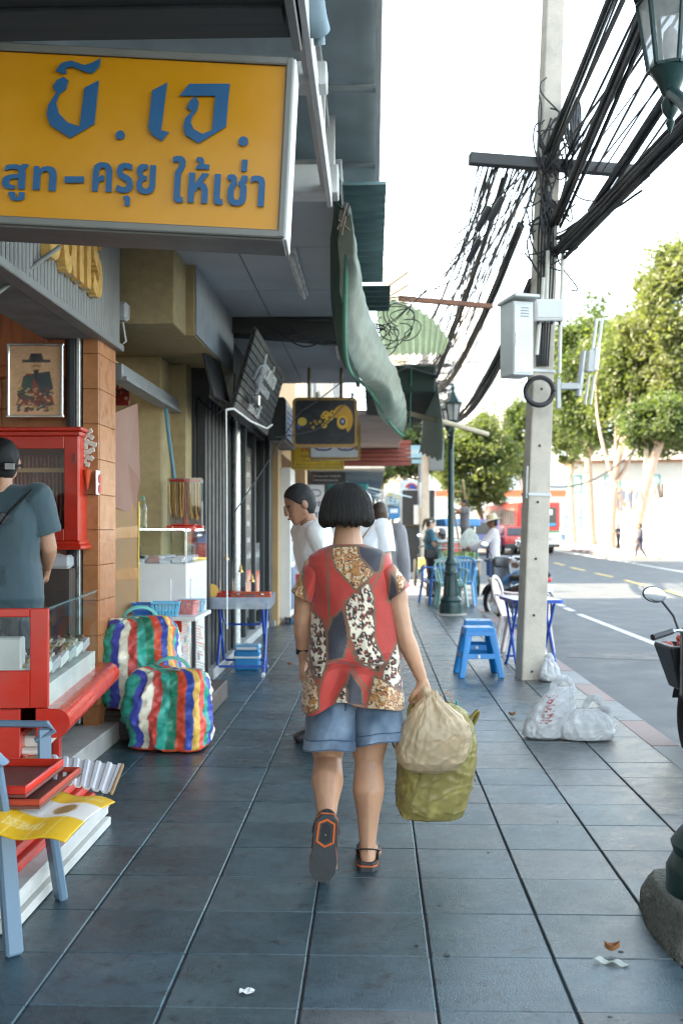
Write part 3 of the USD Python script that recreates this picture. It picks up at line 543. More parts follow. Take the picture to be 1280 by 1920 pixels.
# ---- framed picture on the orange wall: a robed figure, generic
im, d = canvas(220, 300, (226, 180, 136)); pr_ = random.Random(2)
for _ in range(400):
    x, y = pr_.randrange(220), pr_.randrange(300); k = pr_.randrange(-14, 14); d.ellipse([x - 5, y - 3, x + 5, y + 3], fill=(226 + k, 178 + k, 136 + k))
d.polygon([(70, 120), (150, 120), (185, 250), (30, 250)], fill=(150, 60, 40)); d.polygon([(95, 120), (165, 110), (180, 180), (140, 220)], fill=(50, 62, 70)); d.polygon([(60, 130), (100, 125), (90, 230), (40, 230)], fill=(62, 80, 72))
d.ellipse([88, 58, 134, 112], fill=(214, 164, 118)); d.polygon([(80, 66), (142, 66), (132, 36), (90, 36)], fill=(40, 40, 48)); d.rectangle([55, 62, 168, 72], fill=(46, 40, 46)); d.polygon([(100, 104), (122, 104), (112, 150)], fill=(40, 32, 30)); d.arc([96, 84, 128, 104], 200, 340, fill=(70, 40, 30), width=3)
for _ in range(160):
    x, y = pr_.randrange(40, 180), pr_.randrange(180, 275); d.ellipse([x - 6, y - 4, x + 6, y + 4], fill=pr_.choice(((60, 75, 95), (150, 55, 45), (190, 150, 95), (70, 60, 50), (205, 175, 130))))
FRM = T('framed_picture', 'framed old print of a robed figure on the orange shop wall', 'picture', loc=P(67, 714, 6.82), world=True)
o = P(17, 781, 6.83); e = P(117, 781, 6.83); hgt = (781 - 647) / FPX * 6.83
FRM.p('print', printed(im, o, e - o, (0, 0, hgt), 56, 76, .006), PR(0.3))
m_ = (o + e) / 2 + UZ * hgt / 2 + W(0, -.008, 0); w_ = np.linalg.norm(e - o); Rc = rot(0, 0, YAW)
for (dx, dz, sx, sz) in ((0, hgt / 2, w_ + .03, .018), (0, -hgt / 2, w_ + .03, .018), (-w_ / 2, 0, .018, hgt), (w_ / 2, 0, .018, hgt)):
    FRM.p('frame', B().cb(m_ + UX * dx + UZ * dz, (sx, .03, sz), Rc), chrome)
FRM.p('glass', B().cb(m_ + W(0, -.004, 0), (w_, .003, hgt), Rc, 0), glassm('picture_glass', (0.97, .97, .97), 1.6))
# ---- red wall cabinet
cx1, cz0, cz1, cy = -1.845, EYE - (1022 - HZ) / FPX * 6.6, EYE + (990 - 806) / FPX * 6.6, 6.62
CB = T('wall_cabinet', 'red lacquered wall cabinet with glazed door full of hanging amulets behind the man', 'cabinet', loc=(-2.2, 6.8, cz0), world=True)
CB.p('case', B().box(-2.62, cx1, 6.86, 6.92, cz0, cz1).box(-1.87, cx1, cy + .03, 6.86, cz0, cz1).box(-2.62, -2.6, cy + .03, 6.86, cz0, cz1).box(-2.6, -1.87, cy + .03, 6.86, cz0, cz0 + .03).box(-2.6, -1.87, cy + .03, 6.86, cz1 - .03, cz1), red_paint)
CB.p('cornice', B().box(-2.66, cx1 + .03, cy - .03, 6.92, cz1, cz1 + .025, .006).box(-2.64, cx1 + .015, cy - .015, 6.9, cz1 - .03, cz1 - .001, .006), red_paint); CB.p('bottom_moulding', B().box(-2.66, cx1 + .03, cy - .03, 6.92, cz0 - .03, cz0, .008).box(-2.64, cx1 + .015, cy - .015, 6.9, cz0, cz0 + .025, .006), red_paint)
CB.p('door_frame', B().box(cx1 - .09, cx1, cy, cy + .028, cz0 + .026, cz1 - .031, .004).box(-2.62, -2.54, cy, cy + .028, cz0 + .026, cz1 - .031).box(-2.54, cx1 - .091, cy, cy + .028, cz1 - .11, cz1 - .031).box(-2.54, cx1 - .091, cy, cy + .028, cz0 + .026, cz0 + .10), red_paint)
CB.p('pane', B().box(-2.54, cx1 - .09, cy + .012, cy + .016, cz0 + .1, cz1 - .11, 0), glassm())
b = B(); pr_ = random.Random(8)
for k in range(26):
    x = -2.52 + k * .0255; z = cz1 - .14 - .02 * pr_.random()
    b.tube([(x, 6.80, z), (x + .006, 6.79, z - .2), (x, 6.80, z - .32 - .12 * pr_.random())], .0055, 5)
CB.p('amulet_strings', b, mat('amulet_strings', (0.30, 0.10, 0.07), 0.4, var=0.5, vs=30), kind='stuff'); CB.p('rail', B().box(-2.55, -1.9, 6.78, 6.80, cz1 - .25, cz1 - .22), mat('wood_rail', (0.45, 0.24, 0.1), 0.5)); CB.p('lining', B().box(-2.58, -1.89, 6.845, 6.858, cz0 + .04, cz1 - .04), mat('red_cloth', (0.16, 0.02, 0.02), 0.8))
CB.p('hinge', B().box(cx1 - .03, cx1 - .02, cy - .006, cy + .001, cz1 - .2, cz1 - .14, .001), dark_metal)
for (q, c, l) in (((300, 820, 0), None, None),): pass
PN = T('paper_notice', 'small white fire notice with red rings stuck to the orange tiled pillar', 'notice', world=True)
PN.p('paper', printed(canvas(10, 10, (235, 235, 232))[0], onx(180, 927, -1.764), np.array([0, .10, 0]), (0, 0, .155), 4, 4, .002), PR())
for zz_ in (0, -.065): PN.p('red_ring', B().lathe([(0.012, 0), (.03, 0.0), (.03, .004), (.012, .004)], (0, 0, 0), 18, rot(0, math.pi / 2, 0)).xf(None, onx(187, 898, -1.761) + np.array([0, .0, zz_])), mat('sign_red', (0.55, 0.03, 0.03), 0.4))
one('incense_holder', B().lathe([(.004, -.12), (.028, 0), (.026, .004)], P(164, 882, 6.80), 14), mat('orange_plastic', (0.6, 0.09, 0.03), 0.4), 'small red cone shaped incense holder on the pillar', 'holder')
b = B()
for k in range(26):
    a = k * 2.4; rr = .016 * math.sqrt(k); b.cb(P(160, 838, 6.815) + UX * rr * math.cos(a) * .8 + UZ * rr * 1.5 * math.sin(a), (.03, .012, .03), rot(0, a, 0), .006)
one('jasmine_garland', b, mat('jasmine', (0.6, 0.58, 0.5), 0.8), 'dried white jasmine garland hung on the tiled pillar', 'garland')

# ---- glass display counter
N0, F0 = np.array([-1.515, 4.93, 0]), np.array([-1.665, 6.38, 0]); e_ = unit(F0 - N0); cl = np.linalg.norm(F0 - N0)
CT = T('display_counter', 'red lacquered display counter with a glass case of small amulets', 'counter', loc=N0, rz=math.atan2(-e_[0], e_[1]))
CT.p('near_frame', B().box(-.085, 0, 0, .03, .56, 1.025).box(-.9, -.0855, 0, .03, .985, 1.025).box(-.9, -.0855, 0, .03, .56, .735), red_paint)
CT.p('near_pane', B().box(-.9, -.086, .012, .017, .735, .985, 0), glassm()); CT.p('side_pane', B().box(-.008, -.003, .031, cl, .565, 1.015, 0), glassm('case_glass', (.95, .97, .96), 1.025)); CT.p('top_pane', B().box(-.9, -.004, .031, cl, 1.012, 1.02, 0), glassm())
CT.p('pane_edge', B().box(-.010, .000, .031, cl, 1.0205, 1.026, 0), mat('glass_edge', (0.02, 0.07, 0.06), 0.1))
CT.p('deck', B().box(-.9, -.01, .031, cl, .555, .66), mat('velvet_white', (0.6, 0.58, 0.54), 0.8)); CT.p('back_board', B().box(-.95, -.9, 0, cl, 0, 1.03), red_paint)
traym = [mat('tray_white', (0.68, 0.67, 0.64), 0.5), mat('tray_grey', (0.42, 0.43, 0.44), 0.4)]; am = [mat(f'amulet_{k}', c, 0.4, 0.3) for k, c in enumerate(((0.30, 0.22, 0.12), (0.12, 0.08, 0.05), (0.5, 0.45, 0.36)))]
for i in range(3):
    for j in range(6):
        x, y = -.26 * i - .15, .17 + .225 * j
        CT.p('tray', B().cb((x, y, .685 + .03), (.235, .205, .05), rot(.10, 0, 0), .006), traym[(i + j) % 2])
        b = B()
        for q in range(6): b.cb((x - .07 + .07 * (q % 3), y - .045 + .09 * (q // 3), .748 + (.009 if q // 3 else -.006)), (.045, .06, .02), rot(.1, 0, 0), .006)
        CT.p('amulets', b, am[(i + 2 * j) % 3], kind='stuff')
for k in range(4): CT.p('carton', B().cb((-.2 - .16 * k, .12, .80), (.12, .09, .16 + .03 * (k % 2)), rot(0, 0, .1 * k), .008), mat(f'small_carton_{k%2}', ((0.55, 0.52, 0.48), (0.5, 0.35, 0.32))[k % 2], 0.6))
pro = union_all([sg.Point(.028, .07).buffer(.068, 16), sg.box(-.06, .002, .028, .138)])
CT.p('roll_moulding', B().prism(pro, (0.005, cl + .25, .42), (1, 0, 0), (0, 0, 1), cl + .26).xf(), red_paint, smooth=70)
CT.p('white_trim', B().box(-.5, -.01, .10, cl + .2, .36, .41, .01).box(-.4, -.05, .05, cl + .2, .33, .362, .01), mat('cream_paint', (0.66, 0.62, 0.54), 0.5, dirt=0.3))
CT.p('body', B().box(-.9, -.13, .0, .03, .12, .555).box(-.9, -.13, .0305, .92, .30, .44).box(-.2, -.11, .86, .92, .0, .30).box(-.2, -.11, .03, .08, .0, .30).box(-.9, -.3, .0305, cl, .42, .555), red_paint); CT.p('body_moulding', B().box(-.13, -.10, .0, .925, .295, .335, .01), red_paint)
CT.p('lower_pane', B().box(-.15, -.145, .08, .86, .02, .30, 0), glassm('greenish_glass', (0.75, 0.85, 0.80), 1.6)); CT.p('lower_lining', B().box(-.9, -.3, .08, .9, .0, .30), mat('pale_lining', (0.38, 0.44, 0.42), 0.6))
q = P(108, 1060, 6.72); gb = T('storage_box', 'small grey plastic box under white wrapping beside the man in teal', 'box', (q[0], q[1], .14)); gb.p('stand', B().box(-.1, .1, -.06, .06, 0, q[2] - .16, .01), dark_wood); gb.p('body', B().box(-.10, .09, -.06, .06, q[2] - .155, q[2] - .075, .015), mat('box_grey', (.42, .42, .43), .5))
ic = trimesh.creation.icosphere(4, 1.0); v_ = ic.vertices * (.085, .05, .055); v_ = v_ * (1 + .5 * (fbm(v_ * 16, 3, 2) - .5))[:, None]
one('crumpled_bag', B().add(v_ + q + np.array([0, 0, .015]), ic.faces), white_plastic, 'crumpled white plastic bag lying on the grey box by the man in teal', 'bag', smooth=True)
PL = T('white_platform', 'low platform of stacked white painted boards under the plastic chair', 'platform', loc=(-1.7, 4.4, 0), world=True)
wb = mat('chipped_white_board', (0.58, 0.56, 0.52), 0.6, var=0.12, vs=12, dirt=0.6, dcol=(0.26, 0.24, 0.21), ds=6)
for k in range(3): PL.p('board', B().box(-2.4, -1.245 + (.012, -.01, .006)[k], 3.62 + .03 * k, 5.02 - .04 * ((k + 1) % 2), .004 + .042 * k, .043 + .042 * k, .004), wb)
SM = T('stepped_cabinet', 'stepped red lacquered cabinet foot standing on the white platform', 'cabinet', loc=(-1.5, 4.2, .13), world=True)
for k in range(5): SM.p('moulding', B().box(-2.2, -1.295 - .03 * k, 3.86 + .02 * k, 4.95, .131 + .036 * k, .166 + .036 * k, .012), red_paint)

# ---- plastic armchairs
def armchair(name, label, col, loc, rz, group=None, matname=None, alpha=False):
    m = mat(matname or name + '_plastic', col, 0.32, var=0.06, vs=3, dirt=0.25, dcol=tuple(np.array(col) * .6 + .05), ds=3)
    t = T(name, label, 'chair', loc, rz, group)
    s, q = np.meshgrid(np.linspace(-1, 1, 12), np.linspace(-1, 1, 12), indexing='ij')
    Pg = np.stack([.225 * s * (1 - .08 * (q < 0)), .23 * q + .01, .425 + .012 * s ** 2 + .012 * q ** 2 * (q < 0) - .02 * np.maximum(q - .6, 0)], -1)
    t.p('seat', B().sheet(Pg, .012).box(-.21, .21, .215, .235, .375, .42, .006), m)
    for sx in (-1, 1):
        t.p('leg', B().bar((sx * .265, .255, 0), (sx * .215, .205, .43), .06, .035, ch=.008).bar((sx * .217, .207, .42), (sx * .265, .19, .645), .05, .03, ch=.008), m)
        t.p('leg', B().bar((sx * .235, -.31, 0), (sx * .205, -.22, .44), .055, .04, ch=.008), m)
        t.p('arm', B().tube([(sx * .25, .16, .60), (sx * .272, .225, .635), (sx * .275, .20, .658), (sx * .272, .0, .66), (sx * .25, -.2, .665), (sx * .225, -.285, .68)], [.018, .022, .026, .027, .025, .02], 10, flat=.55), m)
    a = np.linspace(0, np.pi, 15)
    t.p('back_frame', B().tube([(-.2, -.215, .42)] + [(-.235 * math.cos(x), -.26 - .09 * (math.sin(x) * .5 + .5), .66 + .20 * math.sin(x) ** .7) for x in a] + [(.2, -.215, .42)], .021, 10, flat=.7), m)
    for k in range(5):
        x = -.13 + .065 * k; t.p('back_slat', B().bar((x * .9, -.225, .43), (x, -.345 - .008, .835 - abs(x) * .25), .034, .01, up=(0, 1, 0)), m)
    return t
armchair('plastic_armchair', 'pale blue plastic armchair heaped with red trays and cartons', (0.10, 0.155, 0.215), (-1.43, 3.72, .0), -math.pi / 2, matname='pale_blue_plastic')
cut = mat('red_tray_wood', (0.34, 0.035, 0.012), 0.4, var=0.12, vs=4, dirt=0.25, dcol=(0.12, 0.02, 0.01))
def tray(name, label, c, sx, sy, h, m, inner):
    t = T(name, label, 'tray', c)
    t.p('base', B().box(-sx, sx, -sy, sy, 0, .012), inner)
    for (x0, x1, y0, y1) in ((-sx, sx, -sy, -sy + .014), (-sx, sx, sy - .014, sy), (-sx, -sx + .014, -sy + .0145, sy - .0145), (sx - .014, sx, -sy + .0145, sy - .0145)):
        t.p('rim', B().box(x0, x1, y0, y1, .0125, h, .004), m)
tray('wooden_tray', 'lower and wider red wooden tray lying on the armchair seat', (-1.46, 3.74, .468), .36, .245, .032, cut, mat('tray_inside', (0.12, 0.035, 0.025), 0.5, var=0.2))
tray('wooden_tray', 'upper red wooden tray stacked on the wider one', (-1.50, 3.72, .502), .35, .215, .04, red_paint, mat('tray_inside_dark', (0.13, 0.03, 0.022), 0.5, var=0.25, vs=5))
im, d = canvas(320, 200, (222, 172, 30))
d.rectangle([0, 60, 320, 128], fill=(222, 214, 205)); d.ellipse([190, 72, 260, 118], fill=(150, 120, 70)); d.rectangle([60, 75, 120, 100], fill=(120, 100, 70))
t_ = Image.new('RGB', (150, 34), (222, 172, 30)); ImageDraw.Draw(t_).text((4, 2), 'ESPRESSI', (238, 230, 210), font('x', 26)); im.paste(t_.rotate(180), (70, 145)); im.paste(t_.resize((100, 20)).rotate(180), (200, 22))
for x in (60, 130, 205, 262): d.line([x, 0, x - 14, 200], fill=(236, 222, 170), width=2)
s, t = np.meshgrid(np.linspace(0, 1, 90), np.linspace(0, 1, 50), indexing='ij')
c0, c1, c2, c3 = P(-70, 1555, 3.38), P(122, 1578, 3.30), P(216, 1503, 3.78), P(60, 1470, 3.95)
Pg = (c0 * (1 - s)[..., None] + c1 * s[..., None]) * (1 - t)[..., None] + (c3 * (1 - s)[..., None] + c2 * s[..., None]) * t[..., None]
Pg[..., 2] += .018 * np.sin(t * 3.1) + .010 * np.sin(s * 9) - .02 * np.maximum(s - .72, 0)
one('flattened_carton', B().sheet(Pg, .005, lin(np.asarray(im.resize((90, 50)))[::-1]).transpose(1, 0, 2).reshape(-1, 3)), PR(0.5), 'flattened yellow printed carton hanging over the front of the armchair seat', 'carton', smooth=True)
b = B(); c0, c1, c2, c3 = P(98, 1462, 3.9), P(208, 1486, 3.85), P(229, 1434, 4.15), P(96, 1416, 4.25)
s, t = np.meshgrid(np.linspace(0, 1, 40), np.linspace(0, 1, 12), indexing='ij')
Pg = (c0 * (1 - s)[..., None] + c1 * s[..., None]) * (1 - t)[..., None] + (c3 * (1 - s)[..., None] + c2 * s[..., None]) * t[..., None]; Pg[..., 2] += .004 * np.sign(np.sin(s * 40)) 
cg = T('folded_card', 'grey corrugated card sheet with brown edges sticking out behind the trays', 'cardboard', world=True)
cg.p('sheet', B().sheet(Pg, .006), mat('grey_card', (0.50, 0.48, 0.49), 0.7, var=0.1, vs=4)); cg.p('flap', B().bar(P(48, 1425, 4.15), P(98, 1418, 4.2), .08, .006), cardb); cg.p('edge', B().bar(P(209, 1488, 3.84), P(230, 1435, 4.15), .012, .016), cardb)

# ---- recess clutter: boards, bags, display cabinet, baskets
PB = T('leaning_board', 'tall pinkish brown hardboard leaning beside the tiled pillar', 'board', world=True)
bp = [P(212, 775, 7.42), P(258, 756, 7.85), P(263, 900, 7.85), P(252, 965, 7.85), P(212, 950, 7.42)]
def poly3(pts, th):
    pts = np.array(pts); c = pts.mean(0); n = unit(np.cross(pts[1] - pts[0], pts[-1] - pts[0])); k = len(pts)
    v = np.vstack([pts, pts + n * th, c, c + n * th]); f = []
    for i in range(k):
        j = (i + 1) % k; f += [(2 * k, j, i), (2 * k + 1, k + i, k + j), (i, j, k + j), (i, k + j, k + i)]
    return B().add(v, np.array(f))
PB.p('hardboard', poly3(bp, .012), mat('pink_hardboard', (0.25, 0.115, 0.075), 0.6, var=0.1, vs=3, dirt=0.4, dcol=(0.16, 0.08, 0.06)), smooth=False)
TB = T('taped_carton', 'tall cardboard carton bound with brown tape beside the pillar', 'carton', loc=P(235, 1080, 7.6), world=True)
tb0, tb1, tb2, tb3 = P(212, 940, 7.45), P(258, 935, 7.9), P(258, 1158, 7.9), P(212, 1165, 7.45)
TB.p('carton', poly3([tb0, tb1, tb2, tb3], .14), cardb, smooth=False)
tape = mat('brown_tape', (0.30, 0.13, 0.03), 0.25)
for k, y in enumerate((990, 1068)): TB.p('tape', poly3([P(212, y, 7.444), P(259, y - 4, 7.894), P(259, y + 18, 7.894), P(212, y + 20, 7.444)], .146), tape, smooth=False)
TB.p('yellow_edge', B().bar(P(260, 940, 7.9), P(259, 1158, 7.9), .012, .012), mat('yellow_tape', (0.65, 0.45, 0.05), 0.4))
STR = [(30, 120, 90), (205, 70, 40), (40, 66, 150), (228, 180, 80), (220, 80, 70), (40, 150, 130), (60, 70, 160), (236, 226, 200), (200, 70, 60), (50, 160, 140)]
def striped_bag(name, label, loc, sx, sy, sz, rz, seed, tilt=0.0):
    t = T(name, label, 'bag', loc, rz, 'striped woven carrier bags by the pillar')
    n, m = 260, 110; th, ph = np.meshgrid(np.linspace(0, 2 * np.pi, n), np.linspace(-np.pi / 2, np.pi / 2, m), indexing='ij')
    sp = lambda x, e: np.sign(x) * np.abs(x) ** e
    def arc(e, a0, a1, k):
        a = np.linspace(a0, a1, 6000); p = np.stack([sp(np.cos(a), e), sp(np.sin(a), e)], 1); l = np.r_[0, np.cumsum(np.linalg.norm(np.diff(p, axis=0), axis=1))]; q = np.linspace(0, l[-1], k); return np.interp(q, l, p[:, 0]), np.interp(q, l, p[:, 1])
    hx_, hy_ = arc(.36, 0, 2 * np.pi, n); vx_, vz_ = arc(.36, -np.pi / 2, np.pi / 2, m); x, y, z = hx_[:, None] * vx_[None], hy_[:, None] * vx_[None], vz_[None] + 0 * hx_[:, None]
    top = np.clip((z + .2) / 1.2, 0, 1)
    Pn = np.stack([x * sx * (1 - .12 * top), y * sy * (1 - .55 * top ** 1.5), (z + 1) * .5 * sz], -1)
    q = Pn / .21 + seed * 7.3; q2 = Pn / .06 + seed
    f1 = 1 - np.abs(2 * fbm(q, 4, seed) - 1); f2 = 1 - np.abs(2 * fbm(q2, 3, seed + 9) - 1)
    dsp = ((f1 - .6) * .11 + (f2 - .6) * .014) * (0.35 + .65 * (z > -.9))
    nn = np.stack([x, y, z * .5], -1); nn /= np.maximum(np.linalg.norm(nn, axis=-1, keepdims=True), 1e-6)
    Pn = Pn + nn * dsp[..., None]; Pn[..., 0] += tilt * Pn[..., 2]; Pn[..., 2] = np.maximum(Pn[..., 2], 0.002)
    u = (x * sx * 1.0 + y * sy * .8 + .6) / .052 + .35 * (f1 - .5)
    col = lin(np.array(STR))[np.floor(u).astype(int) % len(STR)]
    fr = u % 1.0; line = (fr < .07) | (fr > .93); col = np.where(line[..., None], col * .8 + .02, col)
    hem = (np.abs(Pn[..., 2] - .012) < .012); col = np.where(hem[..., None], lin((205, 80, 50)), col)
    i = np.arange(n * m).reshape(n, m); qf = np.stack([i[:-1, :-1], i[1:, :-1], i[1:, 1:], i[:-1, 1:]], -1).reshape(-1, 4)
    t.p('sack', B().add(Pn.reshape(-1, 3), qf, col.reshape(-1, 3)), mat('woven_plastic', (1, 1, 1), 0.24, vc=True, var=0.12, vs=20, bump=0.003, bs=300, coat=0.25), smooth=True)
    for sgn in (-1, 1):
        a = np.linspace(0, np.pi, 12)
        t.p('handle', B().tube([(.10 * math.cos(k) * 1.2 + tilt * sz, sgn * .05 + .02 * math.sin(2 * k) - (.06 if sgn < 0 else 0) * math.sin(k), sz * .93 + (.11 - .05 * (sgn < 0)) * math.sin(k)) for k in a], .012, 6, flat=.3), mat('green_webbing', (0.12, 0.42, 0.36), 0.4))
one('dark_crate', B().box(-1.80, -1.36, 6.98, 7.4, 0.0, .2, .01).box(-1.78, -1.38, 6.96, 6.98, .04, .16), dark_wood, 'low dark crate under the upper striped bag', 'crate')
q = P(262, 1320, 7.05); striped_bag('striped_bag', 'taller striped woven bag slumped beside the tiled pillar', (q[0], q[1] + .1, .2), .235, .17, .60, .12, 1, -.04)
q = G(303, 1412); striped_bag('striped_bag', 'squat striped woven bag standing on the tiles in front', (q[0], q[1] + .17, 0), .245, .17, .49, -.10, 2, .03)
DC = T('display_cabinet', 'white jewellery cabinet with lit glass top standing in the beige recess', 'cabinet', loc=(-1.78, 8.7, 0), world=True)
wl = mat('white_laminate', (0.72, 0.71, 0.69), 0.35, var=0.04, dirt=0.15, dcol=(0.4, 0.38, 0.35)); cx, cx2 = -1.46, -2.12
DC.p('base', B().box(cx2, cx, 8.3, 9.3, .02, 1.12, .006), wl); DC.p('base_panel', B().box(cx2 + .08, cx - .12, 8.288, 8.299, .3, 1.0, .004).box(cx + .001, cx + .012, 8.45, 9.2, .3, 1.0, .004), wl)
for (x0, x1, y0, y1) in ((cx2, cx, 8.3, 8.306), (cx - .006, cx, 8.307, 9.3), (cx2, cx - .007, 9.294, 9.3)): DC.p('pane', B().box(x0, x1, y0, y1, 1.121, 1.395, 0), glassm())
DC.p('top_pane', B().box(cx2, cx, 8.3, 9.3, 1.396, 1.402, 0), glassm()); DC.p('corner_post', B().box(cx - .012, cx + .002, 8.297, 8.31, 1.121, 1.395, .002), alu)
DC.p('led_strip', B().box(cx2, cx - .02, 8.315, 8.325, 1.384, 1.393, .002).box(cx - .03, cx - .02, 8.33, 9.28, 1.375, 1.393, .002), mat('lit_strip', (0.9, 0.95, 1.0), 0.5, emit=0.7))
jw = [mat('jewel_card', (0.75, 0.74, 0.78), 0.4), mat('jewel_box', (0.55, 0.30, 0.28), 0.4), mat('jewel_blue', (0.10, 0.14, 0.35), 0.4)]; pr_ = random.Random(4)
for k in range(30): DC.p('jewel_card', B().cb((cx2 + .08 + .10 * (k % 6), 8.4 + .16 * (k // 6), 1.14 + .01 * (k % 2)), (.085, .12, .03), rot(.15, 0, pr_.uniform(-.1, .1)), .004), jw[0 if pr_.random() < .75 else pr_.choice((1, 2))])
DC.p('figurine', B().cb((-1.86, 8.42, 1.17), (.09, .05, .02), None).tube([(-1.86, 8.42, 1.18), (-1.855, 8.42, 1.26)], [.015, .008]).tube([(-1.89, 8.42, 1.18), (-1.89, 8.42, 1.23)], .006), dark_plastic)
NK = T('necklace_stand', 'clear acrylic box of hanging bead necklaces on the white cabinet', 'display', loc=P(347, 985, 9.0), world=True)
n0, n1 = P(316, 985, 9.0), P(379, 985, 9.0); hN = .40; mid = (n0 + n1) / 2
NK.p('box_pane', B().cb(mid + UZ * hN / 2 + W(0, -.06, 0), (.285, .004, hN), Rc, 0).cb(mid + UX * .142 + UZ * hN / 2, (.004, .12, hN), Rc, 0).cb(mid - UX * .142 + UZ * hN / 2, (.004, .12, hN), Rc, 0), glassm('acrylic', (0.95, .95, .95), 1.49))
NK.p('back_board', B().cb(mid + UZ * hN / 2 + W(0, .06, 0), (.28, .008, hN), Rc), mat('smoky_board', (0.22, 0.20, 0.19), 0.4)); NK.p('base', B().cb(mid + UZ * -.012, (.30, .15, .022), Rc), red_paint); NK.p('red_strip', B().cb(mid + UZ * (hN / 2 - .01) + W(0, .03, 0), (.028, .02, hN * .92), Rc), red_paint); NK.p('top_rail', B().cb(mid + UZ * (hN - .02) + W(0, .0, 0), (.27, .02, .02), Rc), red_paint)
for k in range(14):
    x = (-.118 + .0155 * k) if k < 7 else (.028 + .0155 * (k - 7)); L_ = .27 + .05 * ((k * 7) % 5) / 4; b = B()
    a = np.linspace(0, np.pi, 9)
    b.tube([mid + UX * (x - .012 * math.cos(q)) + UZ * (hN - .04 - L_ * math.sin(q) ** .6) + W(0, -.01 - .003 * k % .02, 0) for q in a], .006, 6)
    NK.p('bead_necklace', b, am[k % 2] if k % 3 else gold)
BK = T('red_basket', 'red plastic mesh basket on the white cabinet under the necklaces', 'basket', loc=P(345, 985, 8.75), world=True)
c = P(345, 990, 8.7); BK.p('body', B().cb(c + UZ * .0, (.18, .12, .05), Rc, .012), red_paint); BK.p('rim', B().cb(c + UZ * .028, (.2, .14, .008), Rc), red_paint)
bott = T('water_bottle', 'clear plastic bottle with ridges standing at the left of the white cabinet', 'bottle', loc=P(268, 990, 8.35)); bott.p('body', B().lathe([(.0, 0), (.032, .0), (.034, .02), (.03, .05), (.034, .08), (.03, .11), (.034, .14), (.032, .17), (.014, .21), (.013, .225)], n=18), glassm('bottle_plastic', (.85, .92, .9), 1.4)); bott.p('cap', B().lathe([(.015, .226), (.015, .245), (.0, .246)], n=14), mat('cap_green', (0.05, 0.25, 0.15), 0.4))
# table of baskets, its printed side boards
TBL = T('goods_table', 'low goods table covered with baskets of trinkets beside the bags', 'table', loc=(-1.5, 7.95, 0), world=True)
TBL.p('top', B().box(-1.80, -1.26, 7.55, 8.25, .735, .765, .005), white_plastic); TBL.p('leg', B().box(-1.30, -1.27, 7.58, 7.61, .0, .735), dark_metal); TBL.p('leg', B().box(-1.30, -1.27, 8.18, 8.21, .0, .735), dark_metal); TBL.p('leg', B().box(-1.78, -1.75, 7.58, 7.61, .0, .735), dark_metal); TBL.p('leg', B().box(-1.78, -1.75, 8.18, 8.21, .0, .735), dark_metal); TBL.p('front_rail', B().box(-1.79, -1.36, 7.535, 7.549, .66, .74), red_paint); TBL.p('shelf', B().box(-1.78, -1.28, 7.6, 8.2, .16, .18), dark_wood)
def basket(label, c, sx, sy, h, m, rz=0):
    t = T('plastic_basket', label, 'basket', c, rz); k = 8
    for side in range(4):
        R = rot(0, 0, side * math.pi / 2); L_ = sx if side % 2 == 0 else sy; off = sy if side % 2 == 0 else sx; b = B()
        for q in range(k):
            x = -L_ + (q + .5) * 2 * L_ / k; b.bar(R @ np.array([x * .86, off * .86, .004]), R @ np.array([x, off, h - .012]), 2 * L_ / k * .62, .004, up=tuple(R @ np.array([0, 1.0, 0])))
        b.bar(R @ np.array([-L_, off, h]), R @ np.array([L_, off, h]), .012, .016); b.bar(R @ np.array([-L_ * .93, off * .93, h * .45]), R @ np.array([L_ * .93, off * .93, h * .45]), .006, .012); t.p('side', b, m, smooth=False)
    t.p('bottom', B().box(-sx * .85, sx * .85, -sy * .85, sy * .85, 0, .006), m)
    t.p('contents', B().cb((-.02, .01, h * .62), (sx * 1.3, sy * 1.2, h * .5), rot(.05, .05, .1), .02), pr_.choice(jw + am))
basket('deep blue plastic basket at the left end of the goods table', (-1.66, 7.68, .766), .075, .06, .085, mat('basket_blue', (0.03, 0.14, 0.42), 0.35))
basket('light blue plastic basket in the middle of the goods table', (-1.50, 7.66, .766), .10, .065, .095, mat('basket_sky', (0.12, 0.42, 0.62), 0.35), .12)
basket('pink plastic basket on the goods table', (-1.39, 7.85, .766), .085, .075, .09, mat('basket_pink', (0.62, 0.22, 0.20), 0.35), -.1)
basket('pale blue basket at the right back of the goods table', (-1.38, 8.08, .766), .10, .06, .085, mat('basket_pale', (0.35, 0.55, 0.65), 0.35), .1)
pr_ = random.Random(21)
for k in range(5): one('small_box', B().cb((-1.74 + .09 * k, 8.02 + .05 * (k % 2), .79), (.07, .09, .045), rot(0, 0, pr_.uniform(-.4, .4)), .004), jw[k % 3], 'little boxes lying among the baskets on the goods table', 'box', 'little boxes among the baskets')
im, d = canvas(120, 240, (214, 208, 196)); pr_ = random.Random(6)
for k in range(26):
    y = 8 + k * 9; x = 10 + 4 * (k % 3); d.line([x, y, x + pr_.randrange(50, 98), y], fill=pr_.choice(((190, 90, 80), (120, 120, 130), (150, 140, 130), (180, 120, 110))), width=4)
for k in range(5): d.rectangle([8 + 22 * k, 60 + 35 * (k % 3), 24 + 22 * k, 84 + 35 * (k % 3)], fill=pr_.choice(((150, 160, 170), (190, 170, 150), (120, 130, 140))))
LB = T('leaning_sign', 'white sheet sign covered in small print leaning at the table corner', 'sign', world=True)
o, e, tp = P(361, 1285, 8.25), P(389, 1292, 8.5), P(354, 1142, 8.45)
LB.p('board', printed(im, o, e - o, tp - o, 34, 70, .012), PR(0.5)); LB.p('blue_corner', B().bar(e, e + UZ * .05, .02, .02), mat('blue_corner', (0.05, 0.15, 0.4), 0.4))
